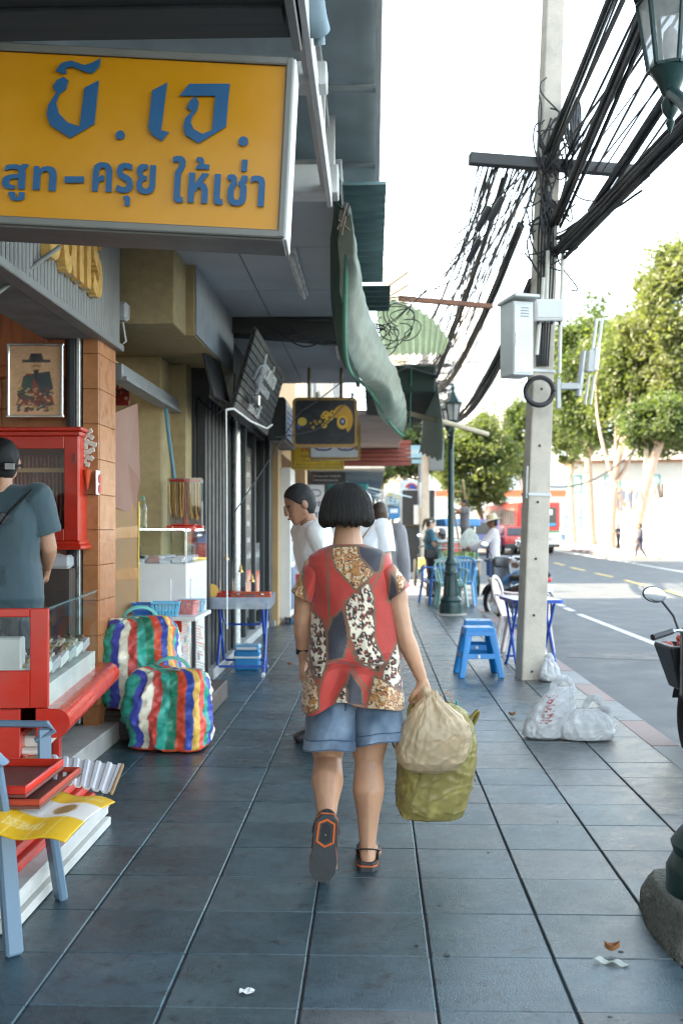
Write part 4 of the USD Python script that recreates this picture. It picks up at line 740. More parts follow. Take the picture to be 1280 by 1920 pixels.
o, e, tp = P(326, 1275, 7.9), P(356, 1262, 8.3), P(326, 1150, 7.9)
one('printed_panel', printed(im.transpose(Image.FLIP_LEFT_RIGHT), o, e - o, tp - o, 34, 60, .012), PR(0.5), 'white printed panel on the side of the goods table', 'sign')
one('dark_plinth', B().box(-1.72, -1.2, 7.75, 8.75, 0, .15, .01), dark_wood, 'dark wooden plinth under the goods table and the leaning sign', 'plinth')
# ---- blue folding table with cases and the cool box
def folding_table(name, label, loc, rz, sx, sy, h, topm, legm, group=None, film=False):
    t = T(name, label, 'table', loc, rz, group)
    t.p('top', B().man(m3.CrossSection.square((2 * sx - .1, 2 * sy - .1), True).offset(.05, m3.JoinType.Round, 2, 24).extrude(.028).translate((0, 0, h - .03))), topm)
    t.p('top_edge', B().man((m3.CrossSection.square((2 * sx - .1, 2 * sy - .1), True).offset(.057, m3.JoinType.Round, 2, 24) - m3.CrossSection.square((2 * sx - .1, 2 * sy - .1), True).offset(.0505, m3.JoinType.Round, 2, 24)).extrude(.034).translate((0, 0, h - .034))), legm)
    for s in (-1, 1):
        x = s * sx * .82
        t.p('leg', B().tube([(x, -sy * .85, 0), (x, -sy * .55, .08), (x, sy * .62, h - .04)], .014), legm); t.p('leg', B().tube([(x * .93, sy * .85, 0), (x * .93, sy * .55, .08), (x * .93, -sy * .62, h - .04)], .014), legm)
        t.p('foot', B().tube([(x, -sy * .87, .012), (x, -sy * .80, .028)], .018), white_plastic); t.p('foot', B().tube([(x * .93, sy * .87, .012), (x * .93, sy * .80, .028)], .018), white_plastic)
    for y, z in ((-.62 * sy, .06), (.62 * sy, .06)): t.p('stretcher', B().tube([(-sx * .82, y, z + .03), (sx * .82, y, z + .03)], .012), legm)
    a = np.linspace(0, np.pi, 9); t.p('brace', B().tube([(-sx * .76, 0.02, h - .06), (-sx * .72, .02, h - .22), (-sx * .6, .02, h - .28), (sx * .6, .02, h - .28), (sx * .72, .02, h - .22), (sx * .76, .02, h - .06)], .011), legm)
    if film:
        t.p('plastic_cover', B().man((m3.CrossSection.square((2 * sx - .06, 2 * sy - .06), True).offset(.05, m3.JoinType.Round, 2, 24) - m3.CrossSection.square((2 * sx - .06, 2 * sy - .06), True).offset(.048, m3.JoinType.Round, 2, 24)).extrude(.11).translate((0, 0, h - .10))), filmm('milky_film', (0.6, 0.64, 0.7), 0.4, 0.45))
    return t
bluem = mat('blue_enamel', (0.025, 0.075, 0.36), 0.3, var=0.08, dirt=0.2, dcol=(0.2, 0.2, 0.25)); btop = mat('blue_table_top', (0.04, 0.10, 0.34), 0.35)
folding_table('folding_table', 'blue folding table under plastic film before the dark shop front', (-1.265, 10.3, 0), .03, .27, .40, .745, btop, bluem, film=True)
def case(name, label, c, s, m, rz=0):
    t = T(name, label, 'case', c, rz); t.p('body', B().box(-s[0], s[0], -s[1], s[1], 0, s[2], .008), m); t.p('lid_line', B().box(-s[0] - .002, s[0] + .002, -s[1] - .003, -s[1], s[2] * .6, s[2] * .68, 0), dark_metal); t.p('handle', B().tube([(-.06, -s[1], s[2] * .45), (-.05, -s[1] - .025, s[2] * .45), (.05, -s[1] - .025, s[2] * .45), (.06, -s[1], s[2] * .45)], .006), chrome)
    for x in (-.6, .6): t.p('latch', B().box(s[0] * x - .015, s[0] * x + .015, -s[1] - .006, -s[1] - .0005, s[2] * .5, s[2] * .8), chrome)
case('flat_case', 'flat orange red case with handle on the front of the blue folding table', (-1.15, 9.98, .746), (.19, .05, .055), mat('case_red', (0.48, 0.07, 0.025), 0.35))
tray('display_tray', 'red tray of figurines at the left of the blue folding table', (-1.36, 10.12, .746), .12, .14, .045, red_paint, red_paint)
for k, (x, y, h) in enumerate(((-1.42, 10.28, .30), (-1.30, 10.42, .22), (-1.18, 10.34, .13))):
    t = T('acrylic_riser', ('tallest', 'middle', 'lowest')[k] + ' clear acrylic riser holding a small gilt figurine on the folding table', 'stand', (x, y, .792 if k == 0 else .746)); t.p('block', B().box(-.06, .06, -.04, .04, 0, h, .003), glassm('acrylic'))
    t.p('figurine', B().lathe([(.0, h), (.025, h), (.022, h + .015), (.012, h + .03), (.016, h + .045), (.006, h + .06), (.009, h + .07), (.0, h + .082)], n=12), gold)
one('tape_roll', B().lathe([(.045, -.02), (.065, -.02), (.065, .02), (.045, .02)], (-1.52, 9.98, .81), 26, rot(math.pi / 2, 0, .4)), mat('yellow_roll', (0.6, 0.33, 0.04), 0.4), 'yellow tape roll standing on the left edge of the blue folding table', 'tape roll')
one('crumpled_wrap', B().tm(trimesh.creation.icosphere(3, .06), (0, 0, 0)), white_plastic, 'crumpled white wrapping at the right end of the blue folding table', 'wrapper', loc=None) if False else None
CO = T('cool_box', 'small blue cool box with white lid on the tiles behind the folding table', 'cool box', P(464, 1256, 10.6) * np.array([1, 1, 0]))
CO.p('body', B().box(-.125, .125, -.09, .09, 0, .19, .015), mat('cool_blue', (0.03, 0.22, 0.48), 0.35)); CO.p('band', B().box(-.128, .128, -.093, .093, .11, .135, .006), white_plastic); CO.p('lid', B().box(-.13, .13, -.095, .095, .192, .245, .015), mat('cool_lid', (0.20, 0.42, 0.60), 0.35)); CO.p('handle', B().box(-.1, .1, -.104, -.096, .2, .225, .003), white_plastic)
# ---- dark slatted sign of the massage shop
SGN = T('slatted_sign', 'dark slatted massage sign with white lettering tilted over the glass doors', 'sign', world=True)
a0, a1, b0, b1 = np.array([-1.20, 9.1, 2.44]), np.array([-1.20, 11.95, 2.44]), np.array([-1.0, 9.1, 3.12]), np.array([-1.0, 11.95, 3.12])
nS = unit(np.cross(a1 - a0, b0 - a0))
for k in range(11):
    f0, f1 = k / 11, (k + .88) / 11; p0, p1 = a0 + (b0 - a0) * (f0 + f1) / 2, a1 + (b1 - a1) * (f0 + f1) / 2
    SGN.p('slat', B().bar(p0, p1, .056, .02, up=tuple(nS)), mat('charcoal_slat', (0.045, 0.048, 0.05), 0.5, var=0.15), smooth=False)
SGN.p('backing', poly3([a0 - nS * .03, a1 - nS * .03, b1 - nS * .03, b0 - nS * .03], .012), blk, smooth=False); SGN.p('return', B().bar((-1.3, 9.1, 2.5), (-1.45, 9.12, 3.1), .5, .02), blk)
vS = unit(b0 - a0)
for tx, k, y0, y1, z0, z1, w in (('นวดไทย', 'thai', 10.2, 11.25, .43, .63, 700), ('บ้านสบาย', 'thai', 10.15, 11.0, .30, .42, 700), ('按摩之家', 'cjk', 9.85, 10.75, .06, .22, 0)):
    SGN.p('lettering', B().prism(fit(tshape(tx, k, w or 500, 80), 0, y1 - y0, 0, z1 - z0), a0 + np.array([0, y0 - 9.1, 0]) + vS * z0 + nS * .012, (0, 1, 0), vS, .012), white_plastic, smooth=False)
SGN.p('emblem', B().tube([a0 + np.array([0, y - 9.1, 0]) + vS * z + nS * .025 for y, z in ((9.62, .34), (9.72, .46), (9.9, .50), (10.0, .42), (9.86, .33), (10.05, .30), (10.08, .2), (9.9, .13), (9.7, .16))], .018, 8, flat=.5).tube([a0 + np.array([0, y - 9.1, 0]) + vS * z + nS * .025 for y, z in ((9.95, .62), (10.05, .5), (10.1, .3))], .012, 8, flat=.5), white_plastic)
SGN.p('spot_lamp', B().box(-1.10, -1.02, 9.55, 9.75, 2.50, 2.60, .01), chrome)
one('white_conduit', B().tube([P(424, 768, 8.85), P(438, 766, 8.9), P(470, 790, 9.6), P(500, 803, 10.6), P(510, 796, 10.9)], .010, 8), white_plastic, 'white conduit running along the bottom of the dark slatted sign', 'conduit')
one('white_conduit', B().tube([P(424, 768, 8.85), P(425, 900, 8.9), P(426, 1180, 9.0)], .006, 8), white_plastic, 'thin white pipe rising beside the glass doors', 'conduit')
# loops of black cable under the cross beam
pr_ = random.Random(31)
for k in range(5):
    x0, x1 = 490 + 12 * k, 580 + 22 * k; pts = [P(x0 + (x1 - x0) * s, 606 + (x0 + (x1 - x0) * s - 490) * .12 + (16 + 9 * k % 26) * math.sin(math.pi * s), 10.0) for s in np.linspace(0, 1, 14)]
    one('slack_cable', B().tube(pts, .0085, 6), dark_plastic, 'thin black cables sagging in loops under the dark cross beam', 'cable', 'slack cables under the cross beam')
for k, pts in enumerate(([P(440, 960, 9.5), P(560, 760, 12.5), P(640, 716, 13)], [P(365, 740, 9.8), P(405, 762, 9.6), P(437, 735, 9.4), P(440, 700, 9.4)], [P(515, 820, 12), P(600, 790, 12.6), P(700, 700, 13)])):
    cs = np.array(pts); tt = np.linspace(0, 1, 16); one('thin_cable', B().tube(np.stack([np.interp(tt, np.linspace(0, 1, len(cs)), cs[:, j]) for j in range(3)], 1) - np.outer(np.sin(tt * np.pi) * .08, [0, 0, 1]), .007, 6), dark_plastic, ('thin cable rising across the glass doors to the canopy', 'short black cable drooping under the grey clad beam', 'thin cable slanting across the hanging black and gold sign')[k], 'cable')
# ---- hanging signs further on
def boxsign(name, label, x0, x1, y0, y1, d, im, frame, rad=0.05, depth=.14, nx=90, rods=()):
    c = P((x0 + x1) / 2, (y0 + y1) / 2, d); w, h = (x1 - x0) / FPX * d, (y1 - y0) / FPX * d
    t = T(name, label, 'sign', c, YAW)
    ring = m3.CrossSection.square((w - 2 * rad, h - 2 * rad), True).offset(rad, m3.JoinType.Round, 2, 24)
    inner = m3.CrossSection.square((w - 2 * rad, h - 2 * rad), True).offset(rad - .035, m3.JoinType.Round, 2, 24)
    t.p('frame', B().man((ring - inner).extrude(depth).rotate((90, 0, 0)).translate((0, depth, 0))), frame, smooth=False)
    t.p('face', printed(im, (-w / 2 + .03, .012, -h / 2 + .03), (w - .06, 0, 0), (0, 0, h - .06), nx, int(nx * h / w), .004), PR(0.35)); t.p('back', B().box(-w / 2 + .03, w / 2 - .03, depth - .02, depth - .01, -h / 2 + .03, h / 2 - .03), white_metal)
    for x in rods: t.p('hanger', B().tube([(x, depth / 2, h / 2), (x, depth / 2, h / 2 + .42)], .018), mat('bronze', (0.25, 0.17, 0.08), 0.4, 0.5))
im, d = canvas(360, 270, (20, 26, 36)); pr_ = random.Random(12)
for _ in range(500):
    x, y = pr_.gauss(200, 90), pr_.gauss(170, 30); d.point([x, y], fill=(120, 110, 80))
d.pieslice([220, 30, 345, 205], 190, 60, fill=(206, 150, 36)); d.ellipse([250, 95, 315, 175], fill=(226, 176, 60)); d.ellipse([266, 108, 300, 152], fill=(30, 50, 90)); d.ellipse([276, 118, 292, 140], fill=(170, 190, 210))
for (x, y, r) in ((185, 85, 20), (205, 105, 24), (170, 100, 16), (225, 80, 18), (150, 130, 10), (120, 130, 8), (130, 145, 7), (175, 155, 16), (110, 165, 9), (95, 140, 6), (190, 130, 14)):
    d.ellipse([x - r, y - r * .9, x + r, y + r * .9], fill=(206 + r, 160 + r, 50)); d.ellipse([x - r * .4, y - r * .4, x + r * .4, y + r * .4], fill=(150, 104, 20))
d.ellipse([14, 130, 40, 175], fill=(50, 80, 150)); d.ellipse([18, 105, 72, 155], fill=(214, 180, 70)); d.text((200, 190), 'Jewelry', (48, 52, 70), font('x', 26))
goldf = mat('bronze_frame', (0.34, 0.20, 0.06), 0.4, 0.4)
boxsign('hanging_sign', 'black hanging sign with golden petals and a gem in a bronze frame', 548, 670, 745, 838, 13.2, im, goldf, .07, rods=(-.2, .2))
im, d = canvas(300, 260, (226, 226, 224)); d.rectangle([0, 0, 300, 120], fill=(60, 60, 90))
for k in range(3): d.rectangle([276 + k * 8, 90, 284 + k * 8, 200], fill=((200, 60, 40), (60, 140, 60), (230, 190, 40))[k])
for x in (80, 220):
    d.rounded_rectangle([x - 58, 110, x + 58, 205], 40, fill=(28, 28, 40)); d.rounded_rectangle([x - 50, 118, x + 50, 197], 34, fill=(190, 180, 205))
d.rectangle([0, 118, 20, 140], fill=(226, 226, 224))
boxsign('hanging_sign', 'white hanging sign picturing a pair of spectacles below the black sign', 578, 676, 790, 862, 15.0, im, goldf, .06, rods=(-.25, .25))
im, d = canvas(360, 190, (226, 190, 60)); d.rectangle([4, 4, 355, 185], outline=(120, 80, 30), width=4); d.text((60, 20), 'ร้านทอง', (190, 60, 40), font('thai', 44, 700)); d.text((60, 84), 'รับซื้อ เช่า พระเครื่อง', (150, 90, 40), font('thai', 24, 600)); d.text((70, 118), '12 ถ.มหาไชย 73380', (110, 80, 40), font('thai', 22, 600)); d.text((26, 148), 'โทร.02-623-6395, 086-388-4309', (110, 80, 40), font('thai', 21, 600))
boxsign('hanging_sign', 'yellow hanging sign with phone numbers behind the spectacles sign', 545, 645, 826, 881, 16.5, im, mat('yellow_frame', (0.6, 0.42, 0.08), 0.5), .02, nx=110)
im, d = canvas(300, 90, (34, 34, 38)); d.text((14, 8), 'ตัดแว่นสายตา รับประกัน', (190, 186, 176), font('thai', 26, 600)); d.text((14, 46), 'วัดสายตาประกอบแว่น', (190, 186, 176), font('thai', 26, 600)); d.rectangle([0, 0, 6, 90], fill=(220, 120, 30))
boxsign('hanging_sign', 'low dark board with two lines of pale lettering over the spectacles shop', 582, 648, 884, 908, 19.5, im, dark_metal, .02)
im, d = canvas(60, 120, (216, 226, 240))
for k in range(6): d.line([8, 12 + k * 18, 52, 6 + k * 18], fill=(40, 70, 150), width=6)
SD = T('side_sign', 'narrow white and blue light box fixed along the tan wall', 'sign', world=True)
o = np.array([-1.10, 13.4, 2.55]); SD.p('box', B().box(-1.34, -1.11, 13.38, 15.1, 2.5, 3.05, .02), dark_metal); SD.p('face', printed(im, o, (0, 1.65, 0), (0, 0, .45), 50, 30, .004), PR())
# ---- white cabinet on castors, standing sign
WC = T('tall_cabinet', 'tall white cabinet on castors at the tan pier', 'cabinet', loc=(-1.30, 15.8, 0), world=True)
WC.p('case', B().box(-1.62, -1.20, 15.45, 16.3, .1, 2.28, .01), wl); WC.p('glass_front', B().box(-1.199, -1.19, 15.6, 16.2, .9, 1.9, .002), glassm()); WC.p('lower_poster', printed(canvas(8, 8, (70, 100, 130))[0], (-1.188, 15.55, .2), (0, .7, 0), (0, 0, .62), 4, 4, .004), PR()); WC.p('shelves', B().box(-1.196, -1.192, 15.6, 16.2, 1.2, 1.24, 0).box(-1.196, -1.192, 15.6, 16.2, 1.5, 1.54, 0), red_paint)
for x, y in ((-1.55, 15.55), (-1.27, 15.55), (-1.27, 16.2)): WC.p('castor', B().lathe([(.0, -.015), (.045, -.015), (.045, .015), (.0, .015)], (x, y, .045), 14, rot(0, math.pi / 2, 0)).box(x - .02, x + .02, y - .02, y + .02, .06, .10), dark_metal)
one('foot_wedge', B().box(-1.22, -1.02, 15.6, 15.8, .0, .06, .01), mat('wedge_blue', (0.05, 0.2, 0.35), 0.5), 'blue board wedged beside the castors of the white cabinet', 'wedge')
im, d = canvas(240, 620, (222, 222, 224))
for x in (80, 175): d.rounded_rectangle([x - 42, 30, x + 42, 78], 22, outline=(40, 40, 70), width=6)
d.line([122, 44, 134, 44], fill=(40, 40, 70), width=6); d.text((60, 82), 'วัดสาย', (40, 40, 80), font('thai', 62, 700)); d.text((60, 160), 'สายตา', (40, 40, 80), font('thai', 58, 700)); d.text((6, 330), 'โปรฯ', (190, 30, 40), font('thai', 76, 700)); d.text((6, 440), 'ชัด', (30, 40, 100), font('thai', 66, 700)); d.text((6, 530), 'บริการ', (30, 40, 100), font('thai', 58, 700))
c = P(576, 990, 18)
SS = T('standing_sign', 'white standing sign with spectacles drawing and Thai lettering on a red foot', 'sign', (c[0], c[1], 0), YAW)
SS.p('board', B().box(-.28, .28, 0, .05, .62, 2.13), white_metal); SS.p('face', printed(im, (-.275, -.002, .63), (.55, 0, 0), (0, 0, 1.49), 90, 230, 0), PR()); SS.p('foot', B().box(-.32, .34, -.08, .3, .0, .615, .01), mat('sign_foot_red', (0.55, 0.035, 0.02), 0.4)); SS.p('foot_step', B().box(-.36, .36, -.2, -.085, .0, .08, .01), white_metal)
im, d = canvas(80, 40, (40, 120, 120)); d.ellipse([10, 6, 60, 34], fill=(90, 170, 160))
one('teal_panel', printed(im, P(612, 940, 21), P(690, 940, 21) - P(612, 940, 21), (0, 0, .36), 20, 10, .03), PR(), 'teal shop panel behind the standing sign', 'sign')
# ================================================================ people
MF = m3.Manifold
def sph(c, r, n=16, sc=None):
    m = MF.sphere(r, n)
    if sc is not None: m = m.scale(tuple(sc))
    return m.translate(tuple(map(float, c)))
def bone(a, ra, b, rb, n=26): return MF.batch_hull([sph(a, ra, n), sph(b, rb, n)])
def hull(*cs): return MF.batch_hull([sph(c, r, 14) for c, r in cs])
def fuse(ms): return MF.batch_boolean(ms, m3.OpType.Add)
def soft(m, res, it=8):
    q = m.refine_to_length(res).to_mesh(); t = trimesh.Trimesh(q.vert_properties[:, :3], q.tri_verts, process=True)
    trimesh.smoothing.filter_taubin(t, lamb=0.5, nu=0.53, iterations=it); return t
def hand(wr, d, n, s, curl=0.5, side=1, spread=0.0, rf=1.0):
    """palm, four fingers of unequal length and a thumb. d: along the fingers, n: the way the palm faces"""
    d, n = unit(d), unit(n); n = unit(n - d * (n @ d)); w = np.cross(n, d) * side; wr = np.asarray(wr, float); ms = []
    kn = [wr + d * .088 * s + w * o * s - n * .002 for o in (.032, .011, -.011, -.031)]
    ms.append(MF.batch_hull([sph(wr, .024 * s * rf, 12), sph(wr + d * .03 * s + w * .022 * s, .017 * s * rf, 12), sph(wr + d * .03 * s - w * .02 * s, .016 * s * rf, 12)] + [sph(k, .0125 * s * rf, 12) for k in kn]))
    for k, (p, L) in enumerate(zip(kn, (.070, .078, .073, .057))):
        q, dd = p, unit(d + w * spread * (1.5 - k) * .12); r = .0092 * s * rf
        for j, f in enumerate((.45, .30, .25)):
            a = curl * (.75, 1.0, .7)[j]; nn = unit(n - dd * (n @ dd)); dd = unit(dd * math.cos(a) + nn * math.sin(a)); q2 = q + dd * L * f * s
            ms.append(bone(q, r, q2, r * .93, 10)); q = q2; r *= .93
    t0 = wr + d * .026 * s + w * .022 * s; t1 = t0 + (d * .55 + w * .75 + n * .25) * .042 * s; t2 = t1 + unit(d * .9 + n * .5 * (0.4 + curl)) * .03 * s; t3 = t2 + unit(d * .8 + n * .8 * (.3 + curl) - w * .3 * curl) * .026 * s
    ms += [bone(t0, .015 * s * rf, t1, .0115 * s * rf, 10), bone(t1, .0112 * s * rf, t2, .010 * s * rf, 10), bone(t2, .010 * s * rf, t3, .0088 * s * rf, 10)]
    return fuse(ms)
STAND = dict(pelvis=(0, 0, .95), waist=(0, 0, 1.08), chest=(0, 0, 1.25), neck=(0, -.005, 1.44), head=(0, .025, 1.585),
             shR=(.175, -.005, 1.385), elR=(.225, -.025, 1.11), wrR=(.245, .04, .87), shL=(-.175, -.005, 1.385), elL=(-.225, -.025, 1.11), wrL=(-.245, .04, .87),
             hiR=(.09, 0, .90), knR=(.095, .015, .49), anR=(.10, -.01, .085), toR=(.115, .15, .03), hiL=(-.09, 0, .90), knL=(-.095, .015, .49), anL=(-.10, -.01, .085), toL=(-.115, .15, .03))
skinm = lambda k, c: mat(f'skin_{k}', c, 0.48, var=0.14, vs=17, spec=0.45)
SK = {'tan': skinm('tan', (0.36, 0.19, 0.115)), 'fair': skinm('fair', (0.52, 0.33, 0.24)), 'brown': skinm('brown', (0.24, 0.12, 0.07)), 'warm': skinm('warm', (0.44, 0.235, 0.14))}
hairm = mat('black_hair', (0.009, 0.0085, 0.0085), 0.55, spec=0.25, var=0.3, vs=40, stretch=(6, 6, .6), bump=0.003, bs=60)
HAIRS = {'black': hairm, 'grey': mat('grey_hair', (0.35, 0.34, 0.33), 0.5, var=0.2, vs=40), 'blonde': mat('blonde_hair', (0.34, 0.20, 0.09), 0.5, var=0.25, vs=40), 'brown': mat('brown_hair', (0.06, 0.035, 0.02), 0.45, var=0.25, vs=40)}
eyem = mat('eye_dark', (0.015, 0.012, 0.01), 0.2); mouthm = mat('lip', (0.26, 0.10, 0.08), 0.5)
def person(label, loc, yaw, H, skin, J=None, hair=('short', 'black'), top=None, legs=None, shoes=None, tilt=0.0, turn=0.0, fat=1.0, res=0.022, hands=None, hand_curl=0.45, extra=None, lean=0.0, group=None):
    """yaw 0 faces along the street, away from the camera"""
    s = H / 1.70; j = {k: np.array(v, float) for k, v in STAND.items()}
    for k, v in (J or {}).items(): j[k] = np.array(v, float)
    if lean:
        R = rot(-lean, 0, 0); pv = j['pelvis'].copy()
        for k in ('waist', 'chest', 'neck', 'head', 'shR', 'shL', 'elR', 'elL', 'wrR', 'wrL'):
            if not (J and k in J): j[k] = pv + R @ (j[k] - pv)
    t = T('person', label, 'person', loc, yaw, group); f = fat; X = np.array([1.0, 0, 0])
    Rh = rot(0, 0, turn) @ rot(-tilt, 0, 0); hc = j['head']
    def hd(p): return hc + Rh @ np.asarray(p, float)
    def hm(m): return m.transform(np.hstack([Rh, hc[:, None]]))
    head = fuse([MF.batch_hull([sph((0, -.012, .02), .092, 20, (.86, 1.06, 1.06)).translate((0, 0, 0)), sph((0, .045, -.05), .05, 14), sph((0, .062, -.098), .026, 12), sph((.042, .0, -.06), .03, 12), sph((-.042, .0, -.06), .03, 12)]),
                 MF.batch_hull([sph((0, .094, .012), .010, 10), sph((0, .105, -.032), .012, 10), sph((.012, .096, -.036), .009, 8), sph((-.012, .096, -.036), .009, 8)]),
                 MF.batch_hull([sph((-.02, .096, -.066), .008, 8), sph((.02, .096, -.066), .008, 8)]), sph((.085, -.012, -.012), .03, 12, (.35, .7, 1.0)).translate((.085 * .65, 0, 0)) if False else sph((0, 0, 0), .03, 12, (.35, .7, 1.1)).translate((.083, -.012, -.012)), sph((0, 0, 0), .03, 12, (.35, .7, 1.1)).translate((-.083, -.012, -.012))])
    ms = [hm(head), bone(j['neck'] + np.array([0, -.01, -.02]), .058, hc + Rh @ np.array([0, -.02, -.06]), .05)]
    ms += [hull(*[(j['pelvis'] + X * q * .07 * f, .095 * f) for q in (-1, 1)], *[(j['waist'] + X * q * .06 * f, .088 * f) for q in (-1, 1)]),
           hull(*[(j['waist'] + X * q * .06 * f, .088 * f) for q in (-1, 1)], *[(j['chest'] + X * q * .075 * f, .098 * f) for q in (-1, 1)]),
           hull(*[(j['chest'] + X * q * .075 * f, .098 * f) for q in (-1, 1)], (j['shR'] - X * .045, .06), (j['shL'] + X * .045, .06), (j['neck'] - np.array([0, 0, .03]), .055))]
    hands = hands or {}
    for S, sg_ in (('R', 1), ('L', -1)):
        sh, el, wr = j['sh' + S], j['el' + S], j['wr' + S]; fa = unit(wr - el)
        mid = el + (wr - el) * .3
        ms += [bone(sh, .056 * f, el, .041 * f), bone(el, .041 * f, mid, .041 * f), bone(mid, .041 * f, wr, .026)]
        hd_d, hd_n = hands.get(S, (fa, np.array([-sg_ * 1.0, 0.15, 0])))
        ms.append(hand(wr + fa * .012, hd_d, hd_n, 1.0, hand_curl, sg_ if True else 1))
        hi, kn, an, to = j['hi' + S], j['kn' + S], j['an' + S], j['to' + S]; sd = unit(an - kn); back = unit(np.cross(X, sd)); back = back if back[1] < 0 else -back
        ms += [bone(hi, .092 * f, kn, .056 * f), bone(kn, .056 * f, kn + (an - kn) * .3 + back * .014, .058 * f), bone(kn + (an - kn) * .3 + back * .014, .058 * f, an, .037)]
        heel = an + sd * .035 - unit(to - an) * .02; ms.append(MF.batch_hull([sph(an, .036, 12), sph(heel, .032, 12), sph(to, .027, 12), sph(to + X * .025, .022, 12), sph(to - X * .025, .022, 12)]))
    body = soft(fuse(ms), res, 6); body.vertices *= s
    t.p('body', B().tm(body), SK[skin], smooth=True)
    for q in (-1, 1): t.p('eye', B().man(sph((0, 0, 0), .011, 12, (1.2, .5, .8)).translate((q * .033, .079, .012)).transform(np.hstack([Rh, hc[:, None]])).scale((s, s, s))), eyem)
    t.p('mouth', B().man(sph((0, 0, 0), .02, 12, (1.1, .4, .22)).translate((0, .0985, -.067)).transform(np.hstack([Rh, hc[:, None]])).scale((s, s, s))), mouthm)
    # hair
    hk, hcl = hair; cap = sph((0, -.014, .022), .1005, 24, (.88, 1.05, 1.06))
    cut = lambda m, nrm, off: m.trim_by_plane(tuple(unit(nrm)), off)
    if hk != 'bald':
        h1 = cut(cap, (0, -.78, .62), -.012); hs = [h1, cut(sph((0, -.035, -.02), .088, 20, (.92, .82, 1.0)), (0, -1, .1), -.01)]
        if hk == 'pony': hs += [bone((0, -.115, .045), .03, (0, -.15, .0), .034), bone((0, -.15, .0), .034, (0, -.135, -.14), .022), bone((0, -.135, -.14), .022, (0, -.12, -.2), .006)]
        if hk == 'bun': hs += [sph((0, -.12, .05), .045)]
        if hk == 'long': hs += [MF.batch_hull([sph((.06, -.05, .02), .05), sph((-.06, -.05, .02), .05), sph((.055, -.06, -.2), .035), sph((-.055, -.06, -.2), .035)])]
        hmn = soft(fuse(hs).transform(np.hstack([Rh, hc[:, None]])), .02, 3); hmn.vertices *= s
        nz = fbm(hmn.vertices * 40, 3, 5) - .5; hmn.vertices += hmn.vertex_normals * (nz * .012)[:, None]
        t.p('hair', B().tm(hmn), HAIRS[hcl], smooth=True)
    def wob(m, amp, seed, r=None, rs=.020, it=5):
        q = soft(m, rs, it); v = q.vertices; st = np.stack([v[:, 0] * 14, v[:, 1] * 14, v[:, 2] * 7], 1)
        q.vertices = v + q.vertex_normals * ((fbm(st, 3, seed) - .5) * 2 * amp)[:, None]; q.vertices *= s; return q
    if top:
        m, slv, hem, ease = top; e = ease
        ts = [hull(*[(j['pelvis'] + X * q * .075 * f, .098 * f + e) for q in (-1, 1)], *[(j['waist'] + X * q * .065 * f, .09 * f + e) for q in (-1, 1)]), hull(*[(j['waist'] + X * q * .065 * f, .09 * f + e) for q in (-1, 1)], *[(j['chest'] + X * q * .078 * f, .10 * f + e) for q in (-1, 1)]),
              hull(*[(j['chest'] + X * q * .078 * f, .10 * f + e) for q in (-1, 1)], (j['shR'] - X * .03, .058 + e * .6), (j['shL'] + X * .03, .058 + e * .6), (j['neck'] - np.array([0, 0.005, .035]), .058))]
        if hem < .9: ts.append(hull(*[(j['pelvis'] + X * q * .075 * f, .098 * f + e) for q in (-1, 1)], *[(j['pelvis'] * np.array([1, 1, 0]) + X * q * .08 * f + np.array([0, 0, hem + .05]), .10 * f + e) for q in (-1, 1)]))
        body_ = fuse(ts).trim_by_plane((0, 0, 1), hem)
        sl_ = []
        for S in 'RL':
            sh, el, wr = j['sh' + S], j['el' + S], j['wr' + S]
            if slv == 'short': p = sh + (el - sh) * .72; sl_.append(bone(sh, .06 * f + e, p, .055 * f + e).trim_by_plane(tuple(unit(sh - el)), float(unit(sh - el) @ p)))
            elif slv == 'long': sl_ += [bone(sh, .06 * f + e, el, .046 * f + e), bone(el, .046 * f + e, wr - unit(wr - el) * .02, .034 + e)]
        q = wob(fuse([body_] + sl_), .007, 3); t.p('shirt', B().tm(q), m, smooth=True)
    if legs:
        m, kind, zl = legs
        if kind == 'skirt':
            b = B(); pv = j['pelvis']; a = np.linspace(0, 2 * np.pi, 60); P_ = []
            for k, z in enumerate(np.linspace(pv[2] + .08, zl, 16)):
                r = .15 * f + .10 * (k / 15) ** .8; fo = 1 + .06 * (k / 15) * np.sin(a * 9 + k * .1); P_.append(np.stack([pv[0] + r * fo * np.cos(a), pv[1] + r * .82 * fo * np.sin(a), np.full(60, z)], 1))
            t.p('skirt', b.sheet(np.array(P_).transpose(1, 0, 2)[::-1] * s, .004), m, smooth=True)
        else:
            ls = [hull(*[(j['pelvis'] + X * q * .072 * f, .104 * f) for q in (-1, 1)], *[(j['pelvis'] + X * q * .066 * f + np.array([0, 0, .07]), .098 * f) for q in (-1, 1)], (j['hiR'], .10 * f), (j['hiL'], .10 * f))]
            for S in 'RL':
                hi, kn, an = j['hi' + S], j['kn' + S], j['an' + S]
                if kind == 'short': k2 = hi + (kn - hi) * .85; ls.append(bone(hi, .102 * f, k2, .085 * f).trim_by_plane(tuple(unit(hi - kn)), float(unit(hi - kn) @ k2)))
                else: ls += [bone(hi, .102 * f, kn, .072 * f), bone(kn, .072 * f, an + unit(kn - an) * .03, .058 * (1.25 if kind == 'wide' else 1))]
            t.p('trousers', B().tm(wob(fuse(ls), .006, 7)), m, smooth=True)
    if shoes:
        for S in 'RL':
            an, to = j['an' + S], j['to' + S]; d_ = unit(to - an); sd = unit(an - j['kn' + S]); heel = an + sd * .03 - d_ * .025
            sm = MF.batch_hull([sph(heel, .042, 14), sph(to + X * .018, .036, 14), sph(to - X * .018, .036, 14), sph(an + sd * .005, .042, 14)]); q = soft(sm, .02, 2); q.vertices *= s
            t.p('shoe', B().tm(q), shoes, smooth=True)
